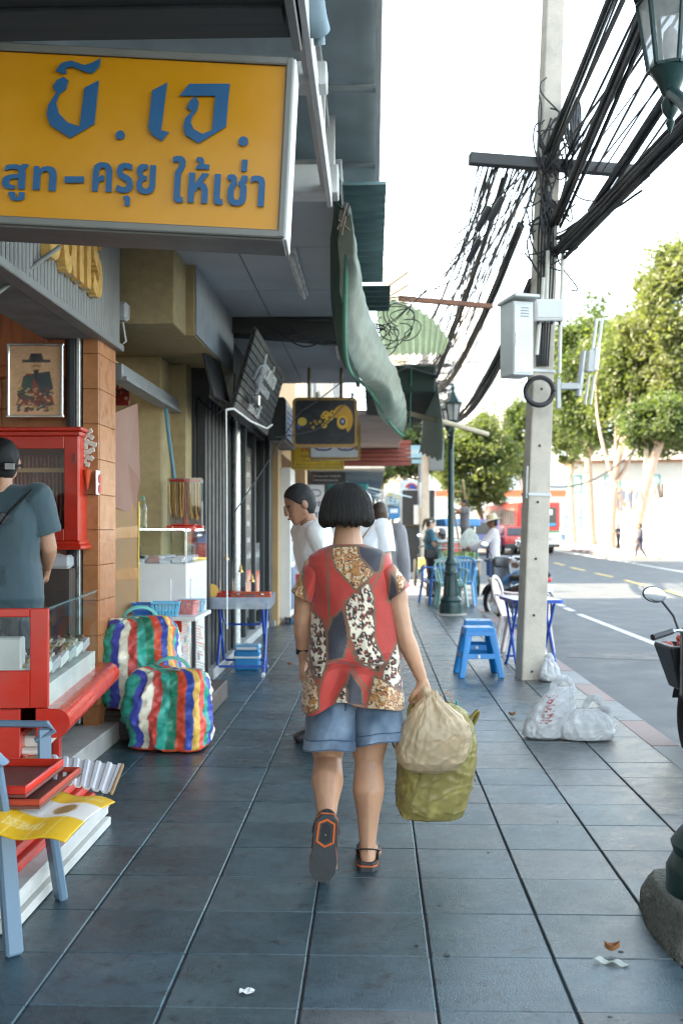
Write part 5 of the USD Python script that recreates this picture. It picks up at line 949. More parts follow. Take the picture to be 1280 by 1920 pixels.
    t.j = {k: v * s for k, v in j.items()}; t.hd = lambda p: hd(p) * s; t.Rh = Rh; t.s = s
    if extra: extra(t, s)
    return t
def cloth(name, c, rough=0.8, **k): return mat('cloth_' + name, c, rough, var=k.pop('var', .12), vs=k.pop('vs', 8), sheen=.2, bump=.002, bs=k.pop('bs', 220), **k)
def strap(t, pts, w, m, name='strap'):
    pts = np.array(pts, float); tt = np.linspace(0, 1, 24); u = np.linspace(0, 1, len(pts)); c = np.stack([np.interp(tt, u, pts[:, k]) for k in range(3)], 1)
    t.p(name, B().tube(c, w, 8, flat=.25), m)

# ---------------------------------------------------------------- the woman with the bags: modelled from the photograph at 4.4 m
WD = 4.40; wx = lambda px: (px - 655) / FPX * WD; wz = lambda py: EYE - (py - HZ) / FPX * WD
WO = W(wx(655) + (655 - 640) / FPX * WD, WD, 0)
WM = T('person', 'woman with black bob in red leopard patchwork blouse and denim shorts carrying plastic bags', 'person', WO, YAW)
sk = skinm('woman', (0.42, 0.225, 0.135))
J = dict(neck=(wx(652), .0, wz(1022)), shR=(wx(728), .0, wz(1058)), shL=(wx(578), .0, wz(1055)), elR=(wx(757), -.02, wz(1190)), wrR=(wx(790), .02, wz(1272)), elL=(wx(566), .05, wz(1165)), wrL=(wx(567), .16, wz(1240)),
         hiR=(wx(700), .02, wz(1320)), hiL=(wx(618), .0, wz(1320)), knR=(wx(692), .05, wz(1432)), anR=(wx(689), .0, wz(1588)), knL=(wx(614), .09, .425), anL=(-.092, -.20, .225))
J = {k: np.array(v) for k, v in J.items()}; Xv = np.array([1.0, 0, 0])
ms = [bone(J['neck'] + (0, 0, -.04), .07, J['neck'] + (0, .02, .07), .052), hull((J['shR'] + (-.075, 0, -.01), .05), (J['shL'] + (.075, 0, -.01), .05), (J['neck'] + (0, 0, -.04), .06), ((-.07, .02, 1.05), .09), ((.07, .02, 1.05), .09)), hull(((-.07, .02, 1.05), .09), ((.07, .02, 1.05), .09), ((-.08, .02, .72), .10), ((.08, .02, .72), .10))]
HC = np.array([wx(652), .035, wz(955)])
ms += [MF.batch_hull([sph(HC + (0, -.01, .02), .085, 20, None), sph(HC + (0, .055, -.05), .05, 14), sph(HC + (0, .062, -.085), .024, 12)]), MF.batch_hull([sph(HC + (0, .09, .0), .010, 10), sph(HC + (0, .104, -.03), .012, 10)]), MF.batch_hull([sph(HC + (-.02, .085, -.058), .009, 8), sph(HC + (.02, .085, -.058), .009, 8)])]
for q in (-1, 1): ms.append(sph((0, 0, 0), .028, 12, (.4, .7, 1.1)).translate(tuple(HC + (q * .083, .0, -.01))))
for S in 'RL':
    sh, el, wr = J['sh' + S], J['el' + S], J['wr' + S]; q1 = sh + (el - sh) * .55; q2 = el + (wr - el) * .28
    ms += [bone(sh + (-.02 if S == 'R' else .02, 0, -.02), .042, q1, .044), bone(q1 + (0, 0, .03), .044, q1, .045), bone(q1, .045, el, .037), bone(el, .037, q2, .0385), bone(q2, .0385, wr, .0245)]
    hi, kn, an = J['hi' + S], J['kn' + S], J['an' + S]; cf = kn + (an - kn) * .32 + (0, -.022, 0); c2 = kn + (an - kn) * .62 + (0, -.008, 0)
    ms += [bone(hi, .10, kn + (0, 0, .05), .070), bone(kn + (0, 0, .05), .070, kn, .058), bone(kn, .058, cf, .066), bone(cf, .066, c2, .047), bone(c2, .047, an, .0315)]
# grip of the right hand round the bag's neck; the left hand hangs
ms.append(hand(J['wrR'] + (.004, .0, -.012), (.16, .12, -1.0), (-.55, .75, -.1), .92, 1.15, 1, 0, 1.08)); ms.append(hand(J['wrL'] + (0, .01, -.01), (0.05, .35, -1), (.9, -.3, .0), .92, .55, -1))
# feet
aR, aL = J['anR'], J['anL']
ms.append(MF.batch_hull([sph(aR, .033, 12), sph(aR + (0, -.022, -.042), .030, 12), sph(aR + (.012, .15, -.055), .024, 12), sph(aR + (.045, .13, -.06), .016, 12), sph(aR + (-.028, .14, -.06), .016, 12)]))
hL, tL = aL + (-.002, -.03, -.012), np.array([-.096, -.165, .05])
ms.append(MF.batch_hull([sph(aL, .032, 12), sph(hL, .028, 12), sph(tL, .022, 12), sph(tL + (.03, .0, 0), .016, 12), sph(tL + (-.03, .0, 0), .016, 12)]))
bw = soft(fuse(ms), .008, 45); WM.p('body', B().tm(bw), sk, smooth=True)
for q in (-1, 1): WM.p('eye', B().man(sph(HC + (q * .03, .078, .008), .010, 10)), eyem)
WM.p('mouth', B().man(sph((0, 0, 0), .02, 12, (1.1, .4, .25)).translate(tuple(HC + (0, .093, -.058)))), mouthm)
# bob: a shell of hair with strand relief and a turned-under rim
n, m_ = 220, 90; th, tv = np.meshgrid(np.linspace(0, 2 * np.pi, n), np.linspace(0, 1, m_), indexing='ij')
pz = np.array([1.0, .985, .92, .78, .55, .28, .02, -.22, -.42, -.52, -.56, -.53]); pr = np.array([.001, .18, .42, .66, .86, .98, 1.05, 1.09, 1.08, .99, .86, .70]); tk = np.linspace(0, 1, len(pz))
from scipy.interpolate import CubicSpline
zc, rc = CubicSpline(tk, pz)(tv), np.maximum(CubicSpline(tk, pr)(tv), 0)
front = np.clip(np.sin(th), 0, 1) ** 2
zz = np.where(zc < .3, .3 + (zc - .3) * (1 - .55 * front), zc)
strand = (fbm(np.stack([np.cos(th) * 22, np.sin(th) * 22, tv * 1.2], -1), 3, 3) - .5)
rr = rc * (1 + .030 * strand * np.clip(tv * 3, 0, 1)) * (1 - .22 * front * (tv > .4))
tip = (vnoise(np.stack([np.cos(th) * 9, np.sin(th) * 9, th * 0], -1), 5) - .5) * .20 * np.clip((tv - .6) / .3, 0, 1)
hx = .1035 * rr * np.cos(th) * (1 + .03 * np.cos(th - 2)); hy = .110 * rr * np.sin(th) - .018; hz = .1135 * (zz + tip) - .004
hc = HC + np.array([wx(650) - wx(652), 0, wz(905) - HC[2] - .108])
Hp = np.stack([hc[0] + hx, hc[1] + hy, hc[2] + hz], -1); i = np.arange(n * m_).reshape(n, m_); qf = np.stack([i[:-1, :-1], i[1:, :-1], i[1:, 1:], i[:-1, 1:]], -1).reshape(-1, 4)
WM.p('hair', B().add(Hp.reshape(-1, 3), qf[:, ::-1]), mat('glossy_black_hair', (0.012, 0.0095, 0.008), 0.42, spec=0.35, var=0.3, vs=30, stretch=(5, 5, .35), bump=0.0035, bs=70), smooth=True)
rh = np.random.default_rng(4); ns = 700; cp, cw = [], []
for k in range(ns):
    i0 = rh.integers(0, n); js = np.linspace(rh.integers(1, 20), m_ - 14 + rh.integers(0, 10), 9).astype(int); sway = np.cumsum(rh.normal(0, 1.0, 9)); ii = (i0 + sway).astype(int) % n
    p = Hp[ii, js]; c_ = p - hc; cp.append(hc + c_ * (1.006 + rh.random() * .03 * np.linspace(.2, 1, 9)[:, None]))
hs_ = UsdGeom.BasisCurves.Define(stage, path_for(WM.path, 'hair_strands')); hs_.CreateTypeAttr('linear'); hs_.CreateCurveVertexCountsAttr(Vt.IntArray([9] * ns)); hs_.CreatePointsAttr(Vt.Vec3fArray.FromNumpy(np.vstack(cp).astype(np.float32))); hs_.CreateWidthsAttr(Vt.FloatArray([0.0013] * (9 * ns)))
UsdShade.MaterialBindingAPI.Apply(hs_.GetPrim()).Bind(mat('glossy_black_hair')); tagp(hs_.GetPrim(), kind='stuff')
# blouse
def patch_colour(cx, cy, back=True):
    """cx, cy: coordinates of the drawn pattern; a patchwork of red, black, leopard and swirl panels edged in brown"""
    N = len(cx); pts = [
        ('swirl', [(330, 462), (478, 455), (490, 520), (578, 622), (468, 716), (350, 590), (322, 500)]), ('black', [(478, 455), (645, 476), (632, 560), (620, 605), (580, 618), (492, 520)]),
        ('leo', [(398, 790), (540, 668), (575, 760), (582, 1010), (640, 1142), (602, 1205), (500, 1150), (465, 1080), (432, 980)]), ('black', [(385, 828), (400, 850), (426, 1000), (398, 1112), (300, 1132), (298, 965), (330, 880)]),
        ('leo', [(190, 838), (275, 895), (300, 1000), (300, 1165), (262, 1235), (205, 1200), (185, 1000)]), ('swirl', [(120, 1190), (185, 1050), (225, 1215), (250, 1280), (252, 1400), (120, 1450)]), ('black', [(432, 1195), (500, 1290), (512, 1400), (420, 1400), (412, 1280)]),
        ('leo', [(408, 1272), (422, 1400), (340, 1400)]), ('swirl', [(575, 1215), (640, 1250), (720, 1310), (790, 1350), (780, 1450), (520, 1450)]), ('leo', [(632, 1185), (720, 1020), (735, 1120), (760, 1330), (700, 1295), (620, 1235)]),
        ('swirl', [(684, 490), (800, 560), (760, 690), (722, 750), (700, 640)]), ('black', [(672, 600), (702, 650), (720, 755), (690, 790), (660, 790)]), ('swirl', [(60, 620), (158, 585), (165, 790), (60, 800)])]
    col = np.tile(lin((160, 44, 32)), (N, 1)); edge = np.full(N, 1e9); P2 = np.stack([cx, cy], 1)
    from shapely import points, contains, distance
    pp = points(P2)
    # brown seam lines on the red ground
    for ln in ([(300, 440), (306, 700), (312, 900), (300, 960)], [(150, 640), (195, 840)], [(640, 470), (600, 640), (560, 700)], [(420, 1010), (470, 1130), (640, 1170)], [(300, 1140), (250, 1290)], [(440, 1170), (560, 1330)]):
        edge = np.minimum(edge, distance(pp, sg.LineString(ln)))
    g = 50.0
    wxn = (fbm(np.stack([cx / 30, cy / 30, 0 * cx], 1), 3, 4) - .5) * 15; wyn = (fbm(np.stack([cx / 30, cy / 30, 0 * cx + 5], 1), 3, 4) - .5) * 15
    ux, uy = (cx + wxn) / (g * .8), (cy + wyn) / g; gi, gj = np.floor(ux), np.floor(uy); best = np.full(N, 9.0)
    for a in (-1, 0, 1):
        for b_ in (-1, 0, 1):
            ii, jj = gi + a, gj + b_; h1 = np.modf(np.abs(np.sin(ii * 12.9898 + jj * 78.233) * 43758.5453))[0]; h2 = np.modf(np.abs(np.sin(ii * 39.346 + jj * 11.135) * 24634.6345))[0]
            best = np.minimum(best, np.hypot(ux - ii - .2 - .6 * h1, uy - jj - .2 - .6 * h2))
    gate = vnoise(np.stack([cx / 13, cy / 13, 0 * cx + 2], 1), 8)
    leo = np.tile(lin((206, 192, 170)), (N, 1)); ring = (best > .20) & (best < .46) & (gate > .33); leo[ring] = lin((34, 28, 28)); ctr = (best <= .20) & (gate < .75); leo[ctr] = lin((122, 56, 34)); leo[(best > .46) & (best < .56) & (gate > .72)] = lin((150, 70, 44))
    sw = fbm(np.stack([cx / 52, cy / 52, 0 * cx], 1), 4, 11); sw2 = fbm(np.stack([cx / 20 + sw * 5, cy / 20 - sw * 4, 0 * cx], 1), 3, 12); v = np.sin(sw * 24 + sw2 * 4)
    swc = np.where((v > .45)[:, None], lin((190, 166, 132)), np.where((v > -.1)[:, None], lin((150, 92, 48)), np.where((v > -.6)[:, None], lin((40, 28, 26)), lin((168, 112, 56)))))
    for kind, pl in pts:
        pg = sg.Polygon(pl); ins = contains(pg, pp); edge = np.minimum(edge, distance(pp, pg.exterior))
        if kind == 'black': col[ins] = lin((44, 42, 50))
        elif kind == 'leo': col[ins] = leo[ins]
        else: col[ins] = swc[ins]
    col[edge < 6.5] = lin((104, 74, 52)); return col
zk = np.array([1020, 1030, 1042, 1060, 1090, 1130, 1172, 1217, 1238, 1246, 1256, 1281, 1308, 1325]); zL = np.array([626, 598, 580, 573, 576, 582, 580, 577, 574, 575, 570, 565, 562, 563]); zR = np.array([682, 712, 730, 738, 741, 743, 743, 746, 749, 748, 750, 757, 761, 760]); dp = np.array([.075, .09, .105, .115, .122, .126, .126, .132, .142, .134, .142, .156, .166, .168])
n, m_ = 300, 190; th, tv = np.meshgrid(np.linspace(0, 2 * np.pi, n), np.linspace(0, 1, m_), indexing='ij')
rows = np.interp(tv, np.linspace(0, 1, 30), np.interp(np.linspace(0, 1, 30), np.linspace(0, 1, len(zk)), zk)); 
L_, R_, D_ = (np.interp(rows, zk, q) for q in (zL, zR, dp))
cxm, hw = (wx(L_) + wx(R_)) / 2, (wx(R_) - wx(L_)) / 2
ct, st_ = np.cos(th), np.sin(th); sgp = lambda x, e: np.sign(x) * np.abs(x) ** e
X_, Y_ = cxm + hw * sgp(ct, .85), D_ * sgp(st_, .9) + .01
low = np.clip((rows - 1130) / 190, 0, 1); Z0_ = wz(rows)
xq = X_ / .2
fold = .014 * low * np.sin(xq * 9 + 2 * np.sin(rows / 40)) + .010 * np.clip((rows - 1080) / 100, 0, 1) * np.sin(xq * 4.2 + rows / 55.0) + .013 * (fbm(np.stack([X_ * 9, Y_ * 9, rows / 70], -1), 3, 6) - .5)
fold += .016 * (vnoise(np.stack([X_ * 16 + Z0_ * 5, Y_ * 6, Z0_ * 7], -1), 21) - .5) * np.clip((rows - 1040) / 60, 0, 1) + .010 * np.sin((X_ * 26 + Z0_ * 18)) * np.exp(-((rows - 1120) / 45) ** 2) * np.clip((np.abs(X_ - cxm) - .06) / .1, 0, 1) + .010 * np.exp(-((rows - 1232) / 9) ** 2) - .014 * np.exp(-((rows - 1246 - 6 * np.sin(xq * 5)) / 6) ** 2)
Y_ = Y_ + np.sign(st_) * np.abs(st_) ** .6 * fold; X_ = X_ + ct * fold * .5
hemdrop = low ** 3 * (np.where(st_ < 0, 1, .6)) * (-16 * np.exp(-((X_ - wx(655)) / .10) ** 2) + 8 * np.exp(-((X_ - wx(572)) / .05) ** 2) + 4 * np.sin(xq * 7))
Z_ = wz(rows + hemdrop)
pxs, pys = 655 + X_ * FPX / WD, rows + hemdrop * .5
cxp, cyp = (pxs - 520) * 3.2, (pys - 880) * 3.2
frontm = st_ > 0; cxp = np.where(frontm, 900 - cxp, cxp)
colr = patch_colour(cxp.ravel(), cyp.ravel())
shm = mat('patchwork_jersey', (1, 1, 1), 0.72, vc=True, var=0.06, vs=9, sheen=.25, bump=.0015, bs=260)
Pg = np.stack([X_, Y_, Z_], -1); WM.p('blouse', B().sheet(Pg, -.003, colr), shm, smooth=True)
def sleeve(sh, hem, r0, r1, name):
    n2, m2 = 110, 70; a, t_ = np.meshgrid(np.linspace(0, 2 * np.pi, n2), np.linspace(0, 1, m2), indexing='ij'); d = unit(hem - sh); u = unit(np.cross(d, (0, 1.0, 0))); w = np.cross(d, u)
    r = (r0 + (r1 - r0) * t_) * (1 + .05 * np.sin(a * 5 + t_ * 3) * t_) * np.where(t_ < .25, np.sqrt(np.clip(1 - ((.25 - t_) / .25) ** 2, 0, 1)) * .5 + .5, 1)
    Q = sh + (hem - sh) * t_[..., None] + r[..., None] * (np.cos(a)[..., None] * u * .84 + np.sin(a)[..., None] * w * 1.12)
    pxs, pys = 655 + Q[..., 0] * FPX / WD, HZ + (EYE - Q[..., 2]) * FPX / WD
    WM.p(name, B().sheet(Q, .003 if name else .003, patch_colour((pxs.ravel() - 520) * 3.2, (pys.ravel() - 880) * 3.2)), shm, smooth=True)
sleeve(np.array([wx(712), .0, wz(1064)]), np.array([wx(747), -.01, wz(1113)]), .066, .066, 'sleeve'); sleeve(np.array([wx(596), .0, wz(1062)]), np.array([wx(567), .01, wz(1119)]), .066, .062, 'sleeve')
# shorts
den = mat('denim', (1, 1, 1), 0.8, vc=True, var=0.14, vs=60, bump=.0015, bs=350, sheen=.15)
def shorts_leg(top, bot, rx0, rx1, ry0, ry1, tilt):
    n2, m2 = 130, 80; a, t_ = np.meshgrid(np.linspace(0, 2 * np.pi, n2), np.linspace(0, 1, m2), indexing='ij'); c = top + (bot - top) * t_[..., None]
    f = .006 * np.sin(a * 4 + t_ * 5) * t_ + .008 * (fbm(np.stack([np.cos(a) * 2, np.sin(a) * 2, t_ * 3], -1), 3, 9) - .5); cuff = .006 * (t_ > .86) + .003 * np.exp(-((t_ - .86) / .012) ** 2) * -1
    x, y = (rx0 + (rx1 - rx0) * t_ + f + cuff) * np.cos(a), (ry0 + (ry1 - ry0) * t_ + f + cuff) * np.sin(a)
    Q = c + np.stack([x, y, tilt * x * t_ + .006 * np.sin(a * 3) * t_], -1)
    fd = fbm(np.stack([Q[..., 0] * 9, Q[..., 1] * 9, Q[..., 2] * 6], -1), 3, 14); k = np.clip((fd - .40) * 3.0, 0, 1)[..., None]
    colr = lin((56, 74, 96)) * (1 - k) + lin((120, 136, 154)) * k; seam = (np.abs(t_ - .86) < .009) | (np.abs(t_ - .985) < .008); colr = np.where(seam[..., None], lin((38, 56, 82)), colr)
    pk = (np.abs(np.abs(Q[..., 0] - c[..., 0]) - .045) < .003) & (t_ < .42) & (np.sin(a) < 0); colr = np.where(pk[..., None], lin((52, 72, 98)), colr)
    return B().sheet(Q, .006, colr.reshape(-1, 3))
WM.p('shorts', shorts_leg(np.array([wx(630), .01, wz(1272)]), np.array([wx(618), .0, wz(1400)]), .098, .106, .108, .112, .0), den, smooth=True, label='left leg of the denim shorts')
WM.p('shorts', shorts_leg(np.array([wx(695), .01, wz(1272)]), np.array([wx(710), .02, wz(1388)]), .098, .106, .108, .112, .12), den, smooth=True, label='right leg of the denim shorts')
# clogs: thick dark soles with an orange line, the left one tipped up on its toe
solem = mat('clog_sole', (0.035, 0.037, 0.038), 0.75, var=0.2, vs=20, bump=.002, bs=90); orl = mat('orange_line', (0.50, 0.10, 0.02), 0.6); upm = mat('clog_black', (0.012, 0.012, 0.013), 0.5)
def clog(o, R):
    out = sg.Polygon([(-.036, -.055), (-.04, .0), (-.038, .06), (-.047, .12), (-.046, .165), (-.028, .20), (.0, .21), (.028, .2), (.046, .165), (.047, .12), (.038, .06), (.04, .0), (.036, -.055), (.022, -.075), (-.022, -.075)]).buffer(.006)
    tx = lambda b: b.xf(R, o)
    WM.p('sole', tx(B().prism(out, (0, 0, 0), (1, 0, 0), (0, 1, 0), .018)), solem, smooth=40); WM.p('sole_line', tx(B().prism(out.buffer(.0015), (0, 0, .0182), (1, 0, 0), (0, 1, 0), .006)), orl, smooth=40); WM.p('midsole', tx(B().prism(out.buffer(-.002), (0, 0, .0244), (1, 0, 0), (0, 1, 0), .012)), solem, smooth=40)
    hl = sg.Polygon([(-.028, -.05), (-.03, .03), (0, .05), (.03, .03), (.028, -.05), (0, -.066)]).buffer(.006); WM.p('heel_patch', tx(B().prism(hl.difference(hl.buffer(-.008)), (0, 0, -.0025), (1, 0, 0), (0, 1, 0), .0025)), orl); WM.p('heel_plug', tx(B().prism(hl.buffer(-.018), (0, 0, -.003), (1, 0, 0), (0, 1, 0), .003)), dark_plastic)
    a, q = np.meshgrid(np.linspace(0, np.pi, 20), np.linspace(0, 1, 14), indexing='ij'); yy = .055 + .15 * q; wdt = np.interp(yy, (.055, .12, .165, .2, .21), (.043, .05, .049, .033, .02)); ht = np.interp(q, (0, .5, 1), (.062, .048, .012))
    WM.p('upper', tx(B().sheet(np.stack([-wdt * np.cos(a), yy, .032 + ht * np.sin(a)], -1), .005)), upm, smooth=True)
    WM.p('heel_strap', tx(B().tube([(.046 * math.cos(k), .03 - .085 * math.sin(k), .055 + .03 * math.sin(k)) for k in np.linspace(0, np.pi, 16)], .009, 8, flat=.35)), upm)
    for sx in (-1, 1): WM.p('side_wall', tx(B().bar((sx * .044, -.03, .045), (sx * .048, .09, .05), .006, .026)), upm)
clog(aR + (0.0, .02, -.083 - .0) * np.array([1, 1, 1]) - np.array([0, 0, aR[2] - .083]), rot(0, 0, -.06)) 
cR = rot(-1.28, 0, 0) @ rot(0, 0, .03); cR = rot(0, .06, 0) @ cR
clog(np.array([-.094, -.252, .205]), cR)
WM.p('wristband', B().lathe([(.030, -.022), (.033, -.02), (.033, .02), (.030, .022)], J['wrL'] + (0, -.02, .035), 20, rot(-.5, 0, 0)), mat('black_band', (0.012, 0.012, 0.014), 0.6))
# ---------------------------------------------------------------- the bags in her right hand
def sack(zs, ws, ds, n=150, m_=110, seed=1, fold=.02, knot=0.35, cx=None, cy=None, fine=.006):
    """a filled thin bag: width and depth against height, gathered folds towards the top"""
    th, tv = np.meshgrid(np.linspace(0, 2 * np.pi, n), np.linspace(0, 1, m_), indexing='ij'); z = np.interp(tv, np.linspace(0, 1, len(zs)), zs); w = np.interp(tv, np.linspace(0, 1, len(zs)), ws); d = np.interp(tv, np.linspace(0, 1, len(zs)), ds)
    k = np.ones(7) / 7; c, s_ = np.cos(th), np.sin(th); gx, gy = sgp(c, .75), sgp(s_, .75)
    g = (1 - np.abs(2 * fbm(np.stack([c * 3.2, s_ * 3.2, tv * 1.3], -1) + seed, 4, seed) - 1)); g2 = 1 - np.abs(2 * fbm(np.stack([c * 5, s_ * 5, tv * 6], -1) + seed * 3, 3, seed + 5) - 1)
    f = 1 + ((g - .6) * (1.6 * knot * tv ** 1.5 + fold * 14) + (g2 - .6) * fine * 22)
    cxx = 0 if cx is None else np.interp(tv, np.linspace(0, 1, len(cx)), cx); cyy = 0 if cy is None else np.interp(tv, np.linspace(0, 1, len(cy)), cy)
    f = 1 + (g - .6) * (1.6 * knot * tv ** 1.5 + fold * 14) + (g2 - .6) * fine * 6
    Q = np.stack([cxx + w * gx * f, cyy + d * gy * f, z + .008 * (g2 - .5) * (tv > .05)], -1); C0 = np.stack([cxx + 0 * w, cyy + 0 * w, z], -1); od = Q - C0; od /= np.maximum(np.linalg.norm(od, axis=-1, keepdims=True), 1e-6)
    for R_, sc_ in ((rot(.5, .5, .3), (5, 5, 15)), (rot(-.7, -.4, 1.1), (6, 6, 19)), (rot(.2, 1.3, .5), (8, 8, 26))): nz_ = fbm((Q @ R_.T) * sc_, 2, seed + 17); Q = Q + od * (np.clip(1 - np.abs(nz_ - .5) * 11, 0, 1) ** 1.4 * .0036 * fine / .006)[..., None]
    i = np.arange(n * m_).reshape(n, m_); qf = np.stack([i[:-1, :-1], i[1:, :-1], i[1:, 1:], i[:-1, 1:]], -1).reshape(-1, 4)
    b = B().add(Q.reshape(-1, 3), qf); base = Q[:, 0].mean(0); b.add(np.vstack([Q[:, 0], base]), np.array([(j2, (j2 + 1) % n, n) for j2 in range(n)])[:, ::-1]); return b, Q
OBo = W(wx(820) + .033, WD + .12, 0); bx = lambda px: (px - 820) / FPX * (WD + .12); bz = lambda py: EYE - (py - HZ) / FPX * (WD + .12)
OB = T('plastic_bag', 'large olive yellow plastic carrier bag hanging behind the cream one', 'bag', OBo, YAW)
zs = [bz(y) for y in (1530, 1527, 1510, 1470, 1430, 1390, 1360, 1335, 1318)]; cxs = [bx((a + b_) / 2) for a, b_ in ((768, 860), (755, 868), (750, 874), (751, 886), (754, 893), (758, 893), (768, 888), (780, 875), (790, 845))]; ws = [.5 * (bx(b_) - bx(a)) for a, b_ in ((768, 860), (755, 868), (750, 874), (751, 886), (754, 893), (758, 893), (768, 888), (780, 875), (790, 845))]
ob, Q = sack(zs, ws, [.09, .115, .13, .135, .135, .13, .11, .07, .03], seed=3, cx=cxs, fold=.003, knot=.10, fine=.007); OB.p('sack', ob, filmm('olive_film', (0.58, 0.48, 0.16), 0.32, 0.0, 0.28, bs=12, bump=.006, crinkle=True), smooth=True)
def loop(t, pts, r, m, name='handle'):
    pts = np.array(pts, float); tt = np.linspace(0, 1, 30); u = np.linspace(0, 1, len(pts)); t.p(name, B().tube(CubicSpline(u, pts)(tt), r, 8, flat=.35), m)
olm = filmm('olive_film', (0, 0, 0)); loop(OB, [(bx(775), -.02, bz(1352)), (bx(775), .0, bz(1325)), (bx(796), .0, bz(1296))], .016, olm); loop(OB, [(bx(862), .0, bz(1345)), (bx(884), .0, bz(1348)), (bx(900), .01, bz(1334)), (bx(893), .01, bz(1356)), (bx(872), .0, bz(1362))], .016, olm, 'bag_ear'); loop(OB, [(bx(748), .0, bz(1382)), (bx(741), .0, bz(1392)), (bx(746), .0, bz(1404)), (bx(760), .02, bz(1410))], .012, olm, 'bag_ear')
paperm = mat('brown_cord', (0.36, 0.20, 0.08), 0.6)
PBg = T('paper_carrier', 'brown cord handles of a paper carrier poking out of the olive bag', 'carrier', OBo, YAW)
for k, (y, o) in enumerate(((.02, 0), (.06, 8))): loop(PBg, [(bx(828 + o), y, bz(1345)), (bx(826 + o), y, bz(1318)), (bx(838 + o), y, bz(1301)), (bx(852 + o * .3), y, bz(1312)), (bx(855 + o * .3), y, bz(1345))], .0035, paperm)
PBg.p('paper_edge', B().box(bx(822), bx(862), .02, .07, bz(1400), bz(1345)), mat('kraft_paper', (0.34, 0.2, 0.09), 0.8))
SB = T('drink_bottle', 'small dark bottle with silver cap sticking out of the olive bag', 'bottle', OBo, YAW); Rb = rot(0, 1.15, 0)
SB.p('cap', B().lathe([(.0, .02), (.026, .02), (.028, -.002), (.026, -.02), (.0, -.022)], (bx(872), .0, bz(1352)), 20, Rb), chrome); SB.p('neck', B().lathe([(.024, -.024), (.03, -.06), (.03, -.14), (.0, -.142)], (bx(872), .0, bz(1352)), 20, Rb), dark_plastic)
one('green_straw', B().tube([OBo + W(bx(858), .02, bz(1345)) * 0 + (rot(0, 0, YAW) @ np.array([bx(858), .02, bz(1345)])), OBo + rot(0, 0, YAW) @ np.array([bx(862), .02, bz(1316)])], .004), mat('straw_green', (0.02, 0.25, 0.16), 0.4), 'short green straw standing out of the olive bag', 'straw')
CBo = W(wx(812) + .033, WD - .02, 0); bx2 = lambda px: (px - 812) / FPX * (WD - .02); bz2 = lambda py: EYE - (py - HZ) / FPX * (WD - .02)
CBg = T('plastic_bag', 'knotted cream plastic bag full of wrapped food hanging from her right hand', 'bag', CBo, YAW)
sp_ = ((772, 838, 1446), (757, 856, 1440), (746, 868, 1425), (744, 876, 1402), (750, 877, 1380), (758, 871, 1360), (769, 856, 1342), (780, 838, 1326), (790, 824, 1314), (795, 816, 1304), (796, 815, 1296))
zs = [bz2(c) for a, b_, c in sp_]; cb_, Q = sack(zs, [.5 * (bx2(b_) - bx2(a)) for a, b_, c in sp_], [.05, .075, .09, .095, .095, .085, .07, .05, .032, .02, .016], seed=8, cx=[bx2((a + b_) / 2) for a, b_, c in sp_], fold=.004, knot=.42, fine=.005)
CBg.p('sack', cb_, filmm('cream_film', (0.97, 0.73, 0.46), 0.25, 0.12, 0.25, bs=12, bump=.006, crinkle=True), smooth=True)
pr_ = random.Random(9); b = B()
cols = [mat(f'food_pack_{k}', c, 0.4) for k, c in enumerate(((0.10, 0.14, 0.20), (0.4, 0.14, 0.05), (0.45, 0.33, 0.18), (0.12, 0.12, 0.05)))]
for k in range(10): CBg.p('food_pack', B().cb((bx2(785 + 9 * (k % 5) * 1.2 - 8), pr_.uniform(-.03, .03), bz2(1424 - 22 * (k // 5))), (.055, .06, .045), rot(pr_.random(), pr_.random(), pr_.random()), .012), cols[k % 4])
crm = filmm('cream_film', (0, 0, 0)); loop(CBg, [(bx2(798), -.005, bz2(1312)), (bx2(790), -.02, bz2(1300)), (bx2(793), -.03, bz2(1290)), (bx2(800), -.03, bz2(1296)), (bx2(804), -.01, bz2(1310))], .012, crm, 'knot')

# ---------------------------------------------------------------- the other people
q = P(4, 990, 5.8)
def teal_extra(t, s):
    J_ = t.j; strap(t, [J_['shR'] + (-.02, -.06, .05), J_['chest'] + (.04, -.128, .05), J_['waist'] + (-.08, -.14, .03), J_['pelvis'] + (-.19, -.06, .0)], .028, dark_plastic, 'bag_strap'); t.p('buckle', B().cb(J_['chest'] + (.03, -.135, .035), (.05, .02, .06), rot(0, .6, 0), .005), dark_plastic)
    t.p('sunglasses', B().tube([t.hd((-.098, -.02, -.02)), t.hd((-.06, -.10, -.025)), t.hd((.0, -.122, -.02)), t.hd((.06, -.10, -.025)), t.hd((.098, -.02, -.02))], .012, 10, flat=.6).cb(t.hd((.05, -.112, -.03)), (.06, .02, .045), rot(0, 0, .5), .008).cb(t.hd((-.05, -.112, -.03)), (.06, .02, .045), rot(0, 0, -.5), .008), mat('sunglass', (0.01, 0.01, 0.012), 0.15))
person('man in dark teal tee shirt with crossbody strap and sunglasses worn backwards', (q[0], q[1], .13), YAW + .12, 1.75, 'tan', dict(elR=(.235, .03, 1.13), wrR=(.20, .22, 1.02), wrL=(-.20, .22, 1.02), elL=(-.235, .03, 1.13)), top=(cloth('teal', (0.030, 0.056, 0.068)), 'short', .80, .03), legs=(cloth('dark_grey', (0.05, 0.05, 0.055)), 'long', 0), shoes=dark_plastic, extra=teal_extra, fat=1.06, res=.014)
q = P(612, 990, 6.9)
person('grey haired man in white shirt bowing his head beside the standing sign', (q[0], q[1], 0), math.pi / 2 + .35, 1.70, 'brown', None, hair=('short', 'black'), tilt=.42, lean=.26, top=(cloth('white_shirt', (0.70, 0.69, 0.68)), 'long', .86, .022), legs=(cloth('brown_trousers', (0.12, 0.07, 0.045)), 'long', 0), shoes=dark_plastic, res=.014)
